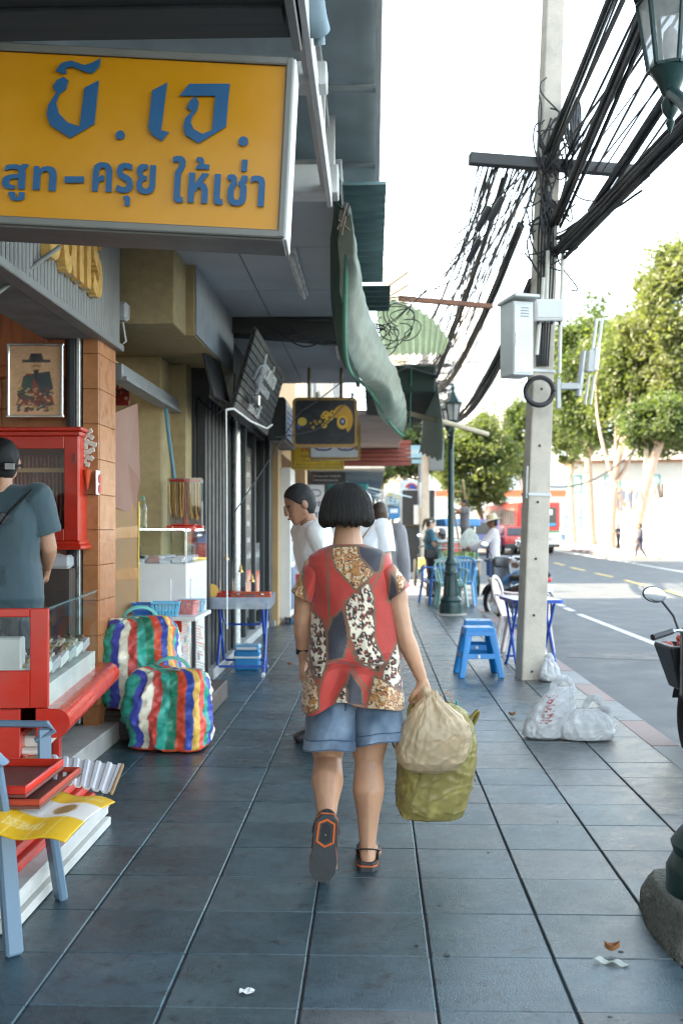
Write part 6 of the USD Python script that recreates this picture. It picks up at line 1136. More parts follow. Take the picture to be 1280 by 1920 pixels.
q = P(677, 990, 8.9); person('silver haired man in white striped shirt half hidden by the woman', (q[0], q[1], 0), YAW - .25, 1.71, 'fair', hair=('short', 'grey'), top=(mat('striped_shirt', (0.66, 0.67, 0.70), 0.8, var=0.12, vs=30, stretch=(1, 1, 8)), 'short', .86, .03), legs=(cloth('khaki', (0.2, 0.17, 0.12)), 'long', 0), shoes=dark_plastic, extra=lambda t, s: strap(t, [t.j['shR'] + (-.06, -.05, .06), t.j['chest'] + (0, -.14, 0), t.j['waist'] + (-.14, -.09, -.05)], .02, cardb, 'bag_strap'))
q = P(712, 990, 11.0); person('person in loose grey hooded jacket walking away past the woman', (q[0], q[1], 0), YAW, 1.66, 'fair', hair=('short', 'brown'), top=(cloth('grey_jacket', (0.20, 0.19, 0.20)), 'long', .72, .045), legs=(cloth('dark_grey', (0, 0, 0)), 'long', 0), shoes=dark_plastic, fat=1.05, extra=lambda t, s: t.p('hood', B().man(MF.batch_hull([sph(t.j['neck'] + (.09, -.05, .0), .045), sph(t.j['neck'] + (-.09, -.05, .0), .045), sph(t.j['neck'] + (0, -.10, -.08), .05)])), cloth('grey_jacket', (0, 0, 0))))
blackc = cloth('black', (0.015, 0.015, 0.017)); q = G(750, 1066, -.03)
def pack(t, s):
    c = t.j['chest'] + np.array([0, -.20, -.06]); t.p('backpack', B().man(MF.batch_hull([sph(c + np.array([x, y, z]), .04) for x in (-.11, .11) for y in (-.03, .05) for z in (-.17, .15)])), mat('backpack_black', (0.02, 0.02, 0.022), 0.6)); t.p('pocket', B().man(MF.batch_hull([sph(c + np.array([x, -.07, z]), .025) for x in (-.09, .09) for z in (-.15, -.02)])), mat('backpack_black', (0, 0, 0))); t.p('badge', B().cb(c + np.array([.0, -.078, .08]), (.06, .008, .03)), white_plastic)
person('blonde woman in black dress and sandals with black backpack walking away', q, YAW, 1.68, 'fair', hair=('bun', 'blonde'), top=(blackc, 'short', .88, .03), legs=(blackc, 'skirt', .52), shoes=white_plastic, extra=pack)
q = G(806, 1121, 0)
person('ponytailed woman in teal patterned shirt looking at her phone beside the cart', q, -math.pi / 2 - .25 + .3, 1.60, 'fair', dict(elR=(.21, .06, 1.13), wrR=(.10, .27, 1.19), elL=(-.21, .06, 1.13), wrL=(-.08, .28, 1.18)), hair=('pony', 'brown'), tilt=.4, top=(mat('teal_print', (0.035, 0.11, 0.15), 0.8, var=0.75, vs=11), 'short', .86, .028), legs=(blackc, 'wide', 0), shoes=dark_plastic, hand_curl=.9,
       extra=lambda t, s: (t.p('phone', B().cb((t.j['wrR'] + t.j['wrL']) / 2 + np.array([0, .09, .03]), (.075, .012, .15), rot(-.6, 0, 0)), dark_plastic), t.p('hair_clip', B().cb(t.hd((.085, -.03, .04)), (.02, .05, .03), None, .006), white_plastic), strap(t, [t.j['shL'] + (.04, .03, .06), t.j['chest'] + (0, -.14, -.02), t.j['pelvis'] + (.16, -.02, .04)], .014, dark_plastic, 'bag_strap'), t.p('shoulder_bag', B().man(MF.batch_hull([sph(t.j['pelvis'] + np.array([.17, y, z]), .04) for y in (-.1, .08) for z in (-.08, .06)])), dark_plastic)))
q = G(925, 1131, 0)
def vend(t, s):
    t.p('hat_brim', B().lathe([(.0, .0), (.10, .0), (.19, -.022), (.195, -.018), (.10, .008), (.0, .008)], (0, 0, 0), 28).xf(t.Rh, t.hd((0, -.005, .055))), mat('straw_hat', (0.50, 0.42, 0.28), 0.8, var=.2, vs=40)); t.p('hat_crown', B().lathe([(.105, .0), (.10, .06), (.085, .095), (.0, .10)], (0, 0, 0), 24).xf(t.Rh, t.hd((0, -.005, .06))), mat('straw_hat', (0, 0, 0)))
    t.p('apron', B().man(MF.batch_hull([sph(t.j['pelvis'] + np.array([x, .09, z]), .04) for x in (-.12, .12) for z in (-.35, .15)])), cloth('navy', (0.02, 0.03, 0.09))); strap(t, [t.j['chest'] + (.12, .06, .08), t.j['chest'] + (0.08, -.12, .0), t.j['waist'] + (-.05, -.14, 0)], .014, cloth('navy', (0, 0, 0)), 'apron_strap')
person('food vendor in plaid shirt, straw hat and navy apron behind the cart', q, math.pi / 2 - .15, 1.62, 'brown', dict(elR=(.22, .16, 1.18), wrR=(.12, .40, 1.10), elL=(-.22, .16, 1.18), wrL=(-.12, .42, 1.08)), hair=('short', 'black'), tilt=.25, top=(mat('plaid_shirt', (0.55, 0.50, 0.50), 0.8, var=0.4, vs=26, stretch=(3, 3, 3)), 'long', .84, .025), legs=(cloth('jeans', (0.05, 0.13, 0.26), var=.3), 'long', 0), shoes=mat('sandal_tan', (0.3, 0.17, 0.09), 0.6), extra=vend)
q = P(871, 990, 31); person('young man in grey tee shirt reaching up a wooden ladder', (q[0], q[1], .55), math.pi / 2 + .2, 1.68, 'brown', dict(elR=(.2, .2, 1.30), wrR=(.12, .40, 1.22), elL=(-.2, .22, 1.35), wrL=(-.1, .42, 1.45)), top=(cloth('grey_tee', (0.09, 0.09, 0.10)), 'short', .86, .03), legs=(cloth('dark_grey', (0, 0, 0)), 'long', 0), shoes=dark_plastic)
# man sitting sideways on a parked motorcycle behind the concrete pole
q = G(1004, 1150, -.0); SJ = dict(pelvis=(0, 0, .80), waist=(0, .02, .93), chest=(0, .05, 1.09), neck=(0, .09, 1.27), head=(0, .14, 1.41), shR=(.175, .07, 1.22), shL=(-.175, .07, 1.22), elR=(.24, .18, .98), elL=(-.24, .18, .98), wrR=(.16, .40, .98), wrL=(-.10, .36, .92), hiR=(.10, .02, .78), hiL=(-.10, .02, .78), knR=(.13, .44, .62), anR=(.20, .50, .20), toR=(.21, .65, .09), knL=(-.16, .42, .74), anL=(.02, .72, .56), toL=(.0, .83, .66))
person('man in white shirt and jeans with ankle on knee sitting on a parked motorcycle', q + np.array([.05, 0, -.10]), math.pi / 2 + .2, 1.70, 'brown', SJ, hair=('short', 'black'), tilt=.3, top=(cloth('white_shirt', (0, 0, 0)), 'long', .70, .025), legs=(cloth('jeans', (0, 0, 0)), 'long', 0), shoes=mat('cream_sneaker', (0.55, 0.47, 0.32), 0.6), extra=lambda t, s: t.p('cap', B().man(sph(t.hd((0, -.01, .03)), .108, 20).trim_by_plane((0, -.3, .95), float(t.hd((0, -.01, .03)) @ unit((0, -.3, .95)) + .01))), blackc))
walk = dict(knR=(.09, .16, .50), anR=(.09, .20, .09), toR=(.10, .36, .05), knL=(-.09, -.02, .50), anL=(-.09, -.26, .13), toL=(-.10, -.14, .03), elR=(.22, -.12, 1.13), wrR=(.23, -.12, .88), elL=(-.22, .06, 1.12), wrL=(-.22, .2, .92))
q = G(1159, 1031, .0); person('woman in black standing with folded hands between the far trees', q, math.pi / 2 + .3, 1.62, 'fair', dict(elR=(.2, .08, 1.12), wrR=(.06, .2, 1.12), elL=(-.2, .08, 1.12), wrL=(-.06, .21, 1.12)), hair=('short', 'black'), top=(cloth('navy_shirt', (0.02, 0.025, 0.05)), 'short', .84, .03), legs=(blackc, 'wide', 0), shoes=white_plastic)
q = G(1200, 1048, -.12); person('man in dark navy suit striding across the far roadside', q, math.pi / 2, 1.72, 'brown', walk, top=(cloth('navy_shirt', (0, 0, 0)), 'long', .82, .03), legs=(cloth('navy_shirt', (0, 0, 0)), 'long', 0), shoes=mat('brown_shoe', (0.2, 0.1, 0.05), 0.5))
q = G(1055, 1018, 0); person('person in white top standing behind the red bus', q, math.pi, 1.66, 'fair', hair=('long', 'black'), top=(cloth('white_shirt', (0, 0, 0)), 'short', .84, .03), legs=(cloth('jeans', (0, 0, 0)), 'long', 0), shoes=white_plastic)
for k, (px, y, c, lab, h) in enumerate(((726, 1058, (0.35, 0.13, 0.14), 'distant walker in dusty pink top beyond the backpack', 'black'), (716, 1052, (0.42, 0.40, 0.32), 'distant walker in pale olive shirt near the stalls', 'brown'), (703, 1050, (0.05, 0.08, 0.2), 'distant walker in blue shirt under the blue stall roofs', 'black'))):
    q = G(px, y, 0); person(lab, q, YAW + .3 * k, 1.62 + .03 * k, 'tan', walk, hair=('short', h), top=(cloth(f'walker_{k}', c), 'short', .84, .03), legs=(cloth('dark_grey', (0, 0, 0)), 'long', 0), shoes=dark_plastic, res=.05)
# ================================================================ green tarpaulin at the canopy edge
def curve3(pts, n):
    pts = np.array(pts, float); u = np.r_[0, np.cumsum(np.linalg.norm(np.diff(pts, axis=0), axis=1))]; return CubicSpline(u / u[-1], pts)(np.linspace(0, 1, n))
U_ = curve3([P(*q) for q in ((652, 388, 6.3), (669, 490, 7.4), (696, 592, 8.7), (732, 672, 10.0), (756, 735, 11.4), (761, 790, 12.9))], 70); V_ = curve3([P(*q) for q in ((647, 394, 6.3), (647, 540, 7.4), (650, 676, 8.6), (684, 722, 10.0), (722, 778, 11.4), (757, 816, 12.8))], 70)
t_ = np.linspace(0, 1, 26)[None, :, None]; Pg = U_[:, None] * (1 - t_) + V_[:, None] * t_
s_ = np.linspace(0, 1, 70)[:, None]; tt = t_[..., 0]
Pg[..., 0] += .05 * np.sin(np.pi * tt) * np.sin(np.pi * np.clip(s_ * 1.2, 0, 1)) + .05 * np.sin(s_ * 9 + tt * 4) * tt; Pg[..., 2] -= .07 * np.sin(np.pi * tt) * (s_ > .0) + .035 * np.sin(s_ * 22 + tt * 3) * tt * s_ + .05 * np.exp(-((s_ - .72) / .05) ** 2) * np.sin(np.pi * tt)
Pg += (fbm(Pg * np.array([9, 2.5, 9]), 3, 6) - .5)[..., None] * np.array([.05, 0, .03])
TP = T('green_tarpaulin', 'sagging pale green tarpaulin slung along the edge of the canopy', 'tarpaulin', world=True)
tarpm = filmm('green_tarp', (0.50, 0.57, 0.48), 0.42, 0.0, 0.4, bs=5, bump=.012)
TP.p('sheet', B().sheet(Pg, .003), tarpm, smooth=True); TP.p('hem', B().tube(V_ + np.array([0, 0, -.004]), .016, 8), mat('dark_green_hem', (0.06, 0.22, 0.14), 0.6)); 
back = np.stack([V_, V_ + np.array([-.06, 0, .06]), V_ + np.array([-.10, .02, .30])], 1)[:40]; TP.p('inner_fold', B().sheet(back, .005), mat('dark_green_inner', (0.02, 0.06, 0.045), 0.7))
for (a, b_) in (((646, 392, 6.3), (650, 545, 7.6)), ((768, 806, 12.9), (771, 690, 12.6))): TP.p('cord', B().tube([P(*a), P(*b_)], .006), mat('green_cord', (0.05, 0.2, 0.15), 0.6))
TP.p('roller_pole', B().tube([P(649, 385, 6.2), P(652, 520, 7.6), P(672, 690, 10.2)], .022), dark_metal)
one('dry_twigs', B().tube([P(638, 425, 6.1), P(650, 380, 6.1)], .006).tube([P(632, 430, 6.1), P(645, 398, 6.15)], .005).tube([P(634, 412, 6.1), P(655, 432, 6.1)], .005).tube([P(640, 440, 6.1), P(648, 405, 6.1)], .006), mat('dry_twig', (0.12, 0.09, 0.06), 0.9), 'dry twigs and string tangled at the top of the green tarpaulin', 'twigs')
one('rusty_arm', B().bar(P(748, 559, 11), P(922, 574, 11.4), .05, .05), mat('rusty_steel', (0.22, 0.10, 0.06), 0.7, 0.3, var=.3, dirt=.4), 'rusty steel arm reaching out over the pavement under the cables', 'bracket')
one('bamboo_pole', B().tube([P(766, 775, 13.2), P(840, 793, 13.6), P(914, 814, 14.0)], .034, 12), mat('bamboo', (0.44, 0.36, 0.24), 0.6, var=.15), 'tan bamboo pole sticking out past the green lamp post', 'pole')
b = B(); pr_ = random.Random(41)
for k in range(22):
    c = P(pr_.uniform(695, 760), pr_.uniform(565, 650), 10.3); a0_ = pr_.uniform(0, 6.28); r = pr_.uniform(.05, .22); a = np.linspace(a0_, a0_ + pr_.uniform(2, 5), 14); b.tube([c + np.array([r * math.cos(q), .1 * math.sin(q * 1.7), r * .7 * math.sin(q)]) for q in a], .0055, 5)
one('cable_tangle', b, dark_plastic, 'tangle of thin black wires over the rounded awning', 'cables')

# ================================================================ concrete utility pole, its fittings and the cables
pconc = mat('pole_concrete', (0.46, 0.405, 0.335), 0.8, var=0.12, vs=5, dirt=0.5, dcol=(0.22, 0.20, 0.175), ds=3.5, bump=.004, bs=60)
PB0 = G(993, 1272); PT = P(1046, -260, 9.93)
UP = T('utility_pole', 'leaning square concrete utility pole hung with cables and boxes at the kerb', 'pole', PB0, world=True)
ax = unit(PT - PB0); Lp = np.linalg.norm(PT - PB0); Rp = np.stack([unit(np.cross((0, 1.0, 0), ax)), unit(np.cross(ax, unit(np.cross((0, 1.0, 0), ax)))), ax], 1)
def taper(w0, w1, L, ch=.02):
    c = lambda w: m3.CrossSection.square((w - 2 * ch, w * .82 - 2 * ch), True).offset(ch, m3.JoinType.Round, 2, 8)
    return c(w0).extrude(L, 0, 0, (w1 / w0, w1 / w0))
UP.p('shaft', B().man(taper(.235, .16, Lp)).xf(Rp @ rot(0, 0, .22), PB0 - ax * .02), pconc, smooth=30)
def pp_(py, off=(0, 0, 0)):
    t = ((990 - py) / FPX * 9.93 + EYE) / PT[2]; return PB0 + (PT - PB0) * t + np.array(off)
for py in (1256, 1152, 1047, 942, 837, 732, 410, 330, 230): UP.p('bolt_hole', B().lathe([(.0, 0), (.012, 0), (.0, .003)], (0, 0, 0), 12, rot(math.pi / 2, 0, 0)).xf(None, pp_(py, (.0, -.118 + .02 * (1256 - py) / 1256, 0))), dark_plastic)
for py in (575, 700, 930): UP.p('steel_band', B().man(m3.CrossSection.square((.225, .19), True).extrude(.025)).xf(Rp @ rot(0, 0, .22), pp_(py)), mat('galvanised', (0.42, 0.43, 0.44), 0.45, 0.7, dirt=.2))
UP.p('number_plate', B().cb(pp_(925, (-.10, -.10, .1)), (.02, .004, .3), rot(0, .03, 0)), mat('worn_plate', (0.5, 0.5, 0.48), 0.5, dirt=.5))
cd = .014
UP.p('cross_arm', B().bar(P(880, 297, 9.78), P(1195, 321, 9.95), .10, .10), mat('tarred_timber', (0.055, 0.055, 0.055), 0.8, var=.3, vs=8))
for (p0, p1) in (((1019, 520), (1016, 565)), ((1027, 470), (1024, 560)), ((1056, 440), (1052, 560)), ((1011, 605), (1006, 665)), ((1050, 605), (1048, 700))): UP.p('conduit', B().tube([P(*p0, 9.76), P(*p1, 9.76)], .018, 8), mat('cream_pvc', (0.60, 0.57, 0.50), 0.5))
JB = T('junction_cabinet', 'grey steel cabinet with sloping hood strapped to the concrete pole', 'cabinet', P(968, 640, 9.65), .35)
boxm = mat('cabinet_grey', (0.56, 0.57, 0.56), 0.4, 0.1, var=.05, dirt=.25, dcol=(.3, .29, .27))
JB.p('body', B().box(-.10, .10, -.13, .13, -.32, .34, .006), boxm); JB.p('hood', B().cb((0, -.03, .365), (.25, .36, .03), rot(-.08, 0, 0), .006), boxm); JB.p('door', B().box(-.092, .092, -.137, -.131, -.30, .31, .004), boxm)
for k in range(4): JB.p('vent', B().box(-.03, .05, -.1395, -.1375, .20 + .025 * k, .208 + .025 * k, 0), mat('vent_dark', (.2, .2, .2), .6))
JB.p('lock', B().box(-.08, -.07, -.145, -.138, -.06, .06, .002), chrome)
WB = T('white_junction_box', 'flat white box with cable glands on the front of the concrete pole', 'box', P(1029, 583, 9.74)); WB.p('body', B().box(-.13, .13, -.06, .05, -.095, .10, .01), white_plastic); WB.p('lid', B().box(-.115, .115, -.068, -.061, -.07, .085, .004), white_plastic)
for k in range(4): WB.p('gland', B().tube([(-.1 + .065 * k, 0, -.095), (-.1 + .065 * k, 0, -.12)], .012), dark_plastic)
def ring(c, r, tr, R=None, n=40, turns=1, jit=0, seed=0):
    rg = random.Random(seed); a = np.linspace(0, 2 * np.pi * turns, n * turns + 1); p = np.stack([r * np.cos(a) * (1 + jit * np.sin(a * .7 + seed)), .01 * np.sin(a * 2.3 + seed) + .004 * a, r * np.sin(a)], 1)
    if R is not None: p = p @ np.asarray(R).T
    return B().tube(p + np.asarray(c, float), tr, 7)
one('cable_coil', ring(P(1012, 733, 9.66), .125, .022, n=40, turns=2), mat('coil_rubber', (0.02, 0.02, 0.022), 0.5), 'thick black cable coil hanging low on the concrete pole', 'cable coil')
b = B()
for k in range(7):
    q = ring(P(1075 + 3 * k % 9, 235, 9.7 + .02 * k), .16 + .012 * (k % 3), .012, rot(0, 0, .9 + .1 * k) @ np.diag([.75, 1, 1.35]), 40, 1, .03, k); b.add(q.v[0], q.f[0])
one('cable_coil', b, dark_plastic, 'large loose bundle of cable loops high on the right of the pole', 'cable coil')
AN = T('antenna_unit', 'small grey radio unit with two whip aerials on a bracket right of the pole', 'antenna', P(1090, 690, 9.95))
gm = mat('galvanised', (.4, .4, .4)); AN.p('bracket', B().box(-.2, .0, -.03, .03, -.20, -.14, .006).box(-.235, -.195, -.03, .03, -.38, -.10, .006), gm); AN.p('mast', B().tube([(-.03, 0, -.26), (.02, 0, .16)], .03, 10), gm); AN.p('unit', B().cb((.085, 0, .06), (.07, .09, .20), rot(0, .1, 0), .01), boxm); AN.p('unit', B().cb((.13, -.01, .08), (.05, .09, .22), rot(0, .1, 0), .01), white_plastic)
for k in range(2): AN.p('aerial', B().tube([(.10 + .05 * k, 0, .16), (.14 + .05 * k, 0, .46)], .014), white_plastic); AN.p('aerial', B().tube([(.07 + .05 * k, 0, -.06), (.03 + .05 * k, 0, -.34)], .014), mat('cream_pvc', (0, 0, 0)))
def cat(p, q, sag, r, n=26, jit=0.0, seed=0):
    t = np.linspace(0, 1, n)[:, None]; c = np.asarray(p) * (1 - t) + np.asarray(q) * t; c[:, 2] -= sag * 4 * (t * (1 - t))[:, 0]
    if jit: c = c + (vnoise(np.stack([t[:, 0] * 9 + seed, t[:, 0] * 0 + k_, t[:, 0] * 0] if False else [t[:, 0] * 9 + seed, t[:, 0] * 0 + seed * 1.7, t[:, 0] * 0], -1), seed)[:, None] - .5) * jit
    return c
cblm = mat('cable_black', (0.016, 0.016, 0.018), 0.55); pr_ = random.Random(77)
def bundle(label, p, q, sag, spread, nst, r, cat_='cable bundle', both=True):
    b = B()
    for k in range(nst):
        o1, o2 = (np.array([pr_.gauss(0, spread), pr_.gauss(0, spread), pr_.gauss(0, spread)]) for _ in range(2)); b.tube(cat(p + o1 * .6, q + o2, sag * pr_.uniform(.94, 1.06), r * pr_.uniform(.7, 1.2), 30, spread * 1.6, k + 3), r * pr_.uniform(.7, 1.2), 6)
    one('cable_bundle', b, cblm, label, cat_)
BK1 = lambda x, z: np.array([x, -11.0, z]); FW = lambda px, py, d=30: P(px, py, d)
bundle('heavy black cable bundle rising over the camera from the left of the cross arm', P(1030, 285, 9.8), BK1(1.15, 5.7), .25, .035, 9, .016)
bundle('heavy black cable bundle rising to the upper right from the pole', P(1040, 420, 9.8), BK1(.75, 5.0), .20, .035, 9, .017)
bundle('widest cable bundle running off to the right edge below the near lantern', P(1055, 470, 9.8), BK1(3.5, 4.9), .22, .06, 14, .016)
bundle('cable bundle climbing steeply beside the near lantern', P(1105, 400, 9.9), BK1(2.0, 5.2), .15, .03, 7, .014)
bundle('dark matted mass of cables under the right end of the cross arm', P(1050, 450, 9.8), P(1192, 325, 9.2), .02, .05, 16, .012)
bundle('brown cable bundle sagging from the pole towards the far lamp post', P(1005, 525, 9.9), FW(800, 752), .95, .05, 10, .020)
bundle('cable bundle crossing the rusty arm on its way down the street', P(975, 420, 9.9), FW(790, 715), .75, .035, 8, .017)
bundle('thin cable bundle with splices nearest the canopy edge', P(945, 330, 9.9), FW(768, 700), .85, .025, 6, .015)
for k in range(44):
    p = P(pr_.uniform(895, 1030), pr_.uniform(296, 318), 9.85); q = FW(pr_.uniform(735, 835), pr_.uniform(600, 750)); one('overhead_cable', B().tube(cat(p, q, pr_.uniform(.1, .8), .006, 30), pr_.choice((.006, .007, .009)), 5), cblm, 'single thin black overhead cable strung down the street', 'cable', 'thin overhead cables down the street')
for k in range(20):
    p = P(pr_.uniform(1010, 1180), pr_.uniform(296, 330), 9.85); q = BK1(pr_.uniform(.9, 3.6), pr_.uniform(4.8, 6.2)); one('overhead_cable', B().tube(cat(p, q, pr_.uniform(.1, .3), .006, 22), pr_.choice((.006, .008, .011)), 5), cblm, 'single thin black cable passing overhead from the pole', 'cable', 'thin cables passing overhead')
for k, (a, b_) in enumerate((((722, 540, 10.4), (1012, 296, 9.9)), ((728, 556, 10.4), (905, 410, 9.9)), ((760, 560, 10.8), (930, 470, 9.9)), ((690, 640, 10.3), (1010, 330, 9.9)), ((742, 600, 10.6), (1000, 300, 9.8)))):
    one('overhead_cable', B().tube(cat(P(*a), P(*b_), .06, .006, 20), .0055, 5), cblm, ('topmost service wire from the canopy to the cross arm', 'service wire from the canopy to the spliced bundle', 'service wire crossing below the rusty arm', 'service wire starting at the rounded awning', 'thin wire slanting past the tan tower to the cross arm')[k], 'cable')
b = B()
for k in range(34):
    c = pp_(pr_.uniform(120, 480), (pr_.uniform(-.14, .16), -.13, 0)); b.tube(curve3([c, c + np.array([pr_.uniform(-.1, .1), -.03, pr_.uniform(-.25, -.05)]), c + np.array([pr_.uniform(-.12, .16), -.02, pr_.uniform(-.5, -.3)]), c + np.array([pr_.uniform(-.2, .3), 0, pr_.uniform(-.55, -.2)])], 14), .008, 6)
for k in range(6): b.tube([pp_(330 + 14 * k, (.02 * k - .05, -.11, 0)), pp_(450 + 14 * k, (.03 * k - .08, -.115, 0)), pp_(690, (.02 * k - .05, -.11, 0))], .009, 6)
one('pole_wiring', b, cblm, 'loose wiring wrapped round the concrete pole beneath the cross arm', 'cables')
for k, (px, py, d) in enumerate(((930, 392, 9.8), (906, 410, 9.9), (1045, 258, 9.7), (888, 470, 10.5))): one('cable_splice', B().lathe([(.0, -.13), (.03, -.12), (.036, 0), (.03, .12), (.0, .13)], (0, 0, 0), 12, rot(.3, .5, 0)).xf(None, P(px, py, d)), dark_plastic, ('black splice sleeve on the bundle nearest the canopy', 'short splice sleeve below it on the left cables', 'fat splice sleeve clipped to the pole above the cross arm', 'splice sleeve low on the left cables')[k], 'cable splice')
# second pole further on
q = P(797, 990, 30); UP2 = T('utility_pole', 'second concrete utility pole crowded with cables behind the street name sign', 'pole', (q[0], q[1], 0))
UP2.p('shaft', B().man(taper(.24, .16, 7.4)), pconc, smooth=30)
for z, w in ((5.9, 1.3), (5.2, 1.2), (4.7, .9)): UP2.p('cross_arm', B().box(-w / 2, w / 2, -.15, -.07, z, z + .10), mat('tarred_timber', (0, 0, 0)))
b = B()
for k in range(70):
    z = pr_.uniform(4.2, 6.1); x = pr_.gauss(0, .45); b.tube(curve3([np.array([x + .25 * i_ * pr_.uniform(-1, 1), -.15 + pr_.gauss(0, .1), z - .12 * math.sin(i_) + pr_.gauss(0, .05)]) for i_ in range(5)], 14), .011, 5)
UP2.p('wiring', b, cblm, kind='stuff'); UP2.p('transformer_box', B().box(.1, .5, -.3, 0, 3.0, 3.9, .02), mat('cabinet_dark', (.12, .13, .13), .5))
for k, (px, d, y0) in enumerate(((940, 80, 640), (1211, 66, 800))):
    q = P(px, 990, d); h = EYE + (990 - y0) / FPX * d; one('utility_pole', B().man(taper(.34, .24, h)).xf(None, (q[0], q[1], 0)), pconc, ('slim pale pole far down the street left of the grey cabinet', 'pale concrete pole on the far pavement beside the leaning trunk')[k], 'pole')
    if k: one('overhead_cable', B().tube(cat(np.array([q[0], q[1], h - .6]), P(1000, 905, 62), 1.3, .03, 20), .05, 5), cblm, 'cable drooping across the far tree trunks to the pale pole', 'cable')

# ================================================================ green lamp posts
lampg = mat('lamp_green', (0.004, 0.028, 0.027), 0.38, var=.15, vs=6, dirt=.35, dcol=(0.05, 0.09, 0.08), ds=5, spec=.6)
def lamp_post(label, loc):
    t = T('street_lamp', label, 'street lamp', loc)
    prof = [(.0, 0), (.19, 0), (.19, .13), (.18, .15), (.165, .18), (.175, .215), (.15, .25), (.125, .28), (.122, .38), (.105, .48), (.098, .62), (.118, .63), (.12, .66), (.094, .68), (.088, .78), (.105, .795), (.105, .82), (.088, .84), (.062, .88), (.054, .93), (.05, 1.9), (.044, 2.82), (.0, 2.83)]
    t.p('column', B().lathe(prof, n=28), lampg)
    for k in range(14):
        a = k * 2 * np.pi / 14; t.p('flute', B().bar((.121 * math.cos(a), .121 * math.sin(a), .285), (.098 * math.cos(a), .098 * math.sin(a), .61), .018, .012, up=(-math.sin(a), math.cos(a), 0)), lampg)
    t.p('finial', B().lathe([(.0, 2.83), (.05, 2.83), (.06, 2.87), (.03, 2.9), (.045, 2.94), (.02, 2.98), (.0, 3.06)], n=18), lampg)
    for s in (-1, 1):
        yy = .46 * s; Z = lambda z: 2.82 + (z - 2.64) * .76; K_ = lambda pr: [(r * .86, Z(z)) for r, z in pr]
        t.p('arm', B().tube([(0, 0, 2.66), (0, .18 * s, 2.74), (0, .34 * s, 2.90), (0, yy, Z(2.86))], .026, 10).tube([(0, 0, 2.80), (0, .2 * s, 2.80), (0, .38 * s, 2.92)], .016, 8), lampg)
        t.p('lantern_holder', B().lathe(K_([(.0, 2.64), (.008, 2.66), (.02, 2.70), (.012, 2.72), (.035, 2.76), (.04, 2.80), (.03, 2.83), (.055, 2.9), (.09, 2.96), (.095, 2.975), (.0, 2.976)]), (0, yy, 0), 12), lampg)
        hx = K_([(.095, 2.975), (.145, 3.33)]); g = B(); fr = B()
        for k in range(6):
            a0_, a1_ = k * np.pi / 3 + np.pi / 6, (k + 1) * np.pi / 3 + np.pi / 6
            p = [np.array([r * math.cos(a), r * math.sin(a) + yy, z]) for (r, z) in hx for a in (a0_, a1_)]
            g.add(np.array([p[0], p[1], p[3], p[2]]), np.array([[0, 1, 2, 3]])); fr.bar(p[0], p[2], .016, .016); fr.bar(p[2], p[3], .018, .02); fr.bar(p[0], p[1], .016, .016)
        t.p('lantern_panes', g, filmm('frosted_pane', (0.60, 0.60, 0.58), .45, .45, .15), smooth=False); t.p('lantern_frame', fr, lampg)
        t.p('lantern_roof', B().lathe(K_([(.0, 3.34), (.178, 3.335), (.18, 3.35), (.12, 3.43), (.07, 3.50), (.05, 3.53), (.055, 3.55), (.03, 3.57), (.022, 3.61), (.034, 3.63), (.03, 3.67), (.012, 3.70), (.0, 3.75)]), (0, yy, 0), 6, None), lampg, smooth=False); t.p('bulb', B().lathe(K_([(.0, 2.98), (.02, 2.98), (.035, 3.08), (.03, 3.16), (.0, 3.2)]), (0, yy, 0), 12), white_plastic)
    return t
q = G(845, 1152); LP = lamp_post('green lamp post standing among plastic chairs further down the pavement', (q[0], q[1], .02))
one('lamp_footing', B().lathe([(.0, -.02), (.27, -.02), (.25, .018), (.0, .021)], (q[0], q[1], 0), 11), conc, 'thin concrete footing under the further green lamp post', 'footing')
q = W(1.31, 3.66, 0); dup(LP, (q[0], q[1], .10), .12, 'near green lamp post at the right edge with a lantern overhead')
th = np.linspace(0, 2 * np.pi, 90, endpoint=False); b = B(); rows_ = []
for k, z in enumerate(np.linspace(-.01, .15, 12)):
    r = .295 * (1 - .16 * (k / 11) ** 2) * (1 + .10 * (fbm(np.stack([np.cos(th) * 2, np.sin(th) * 2, th * 0 + z * 14], 1), 4, 3) - .5)) / np.maximum(np.abs(np.cos(th)), np.abs(np.sin(th))) ** .75
    rows_.append(np.stack([q[0] + .05 + r * np.cos(th), q[1] + .02 + r * np.sin(th), np.full(90, z)], 1))
top = np.array([[q[0] + .05, q[1] + .02, .152]]); v = np.vstack(rows_ + [top]); f = [(i_ * 90 + j_, i_ * 90 + (j_ + 1) % 90, (i_ + 1) * 90 + (j_ + 1) % 90) for i_ in range(11) for j_ in range(90)] + [(i_ * 90 + j_, (i_ + 1) * 90 + (j_ + 1) % 90, (i_ + 1) * 90 + j_) for i_ in range(11) for j_ in range(90)] + [(11 * 90 + j_, 11 * 90 + (j_ + 1) % 90, 12 * 90) for j_ in range(90)]
one('rough_plinth', b.add(v, np.array(f)), mat('mossy_concrete', (0.10, 0.10, 0.085), 0.9, var=.35, vs=14, dirt=.6, dcol=(0.06, 0.07, 0.05), ds=5, bump=.02, bs=40), 'rough lump of weathered concrete round the near lamp post foot', 'plinth', smooth=True)

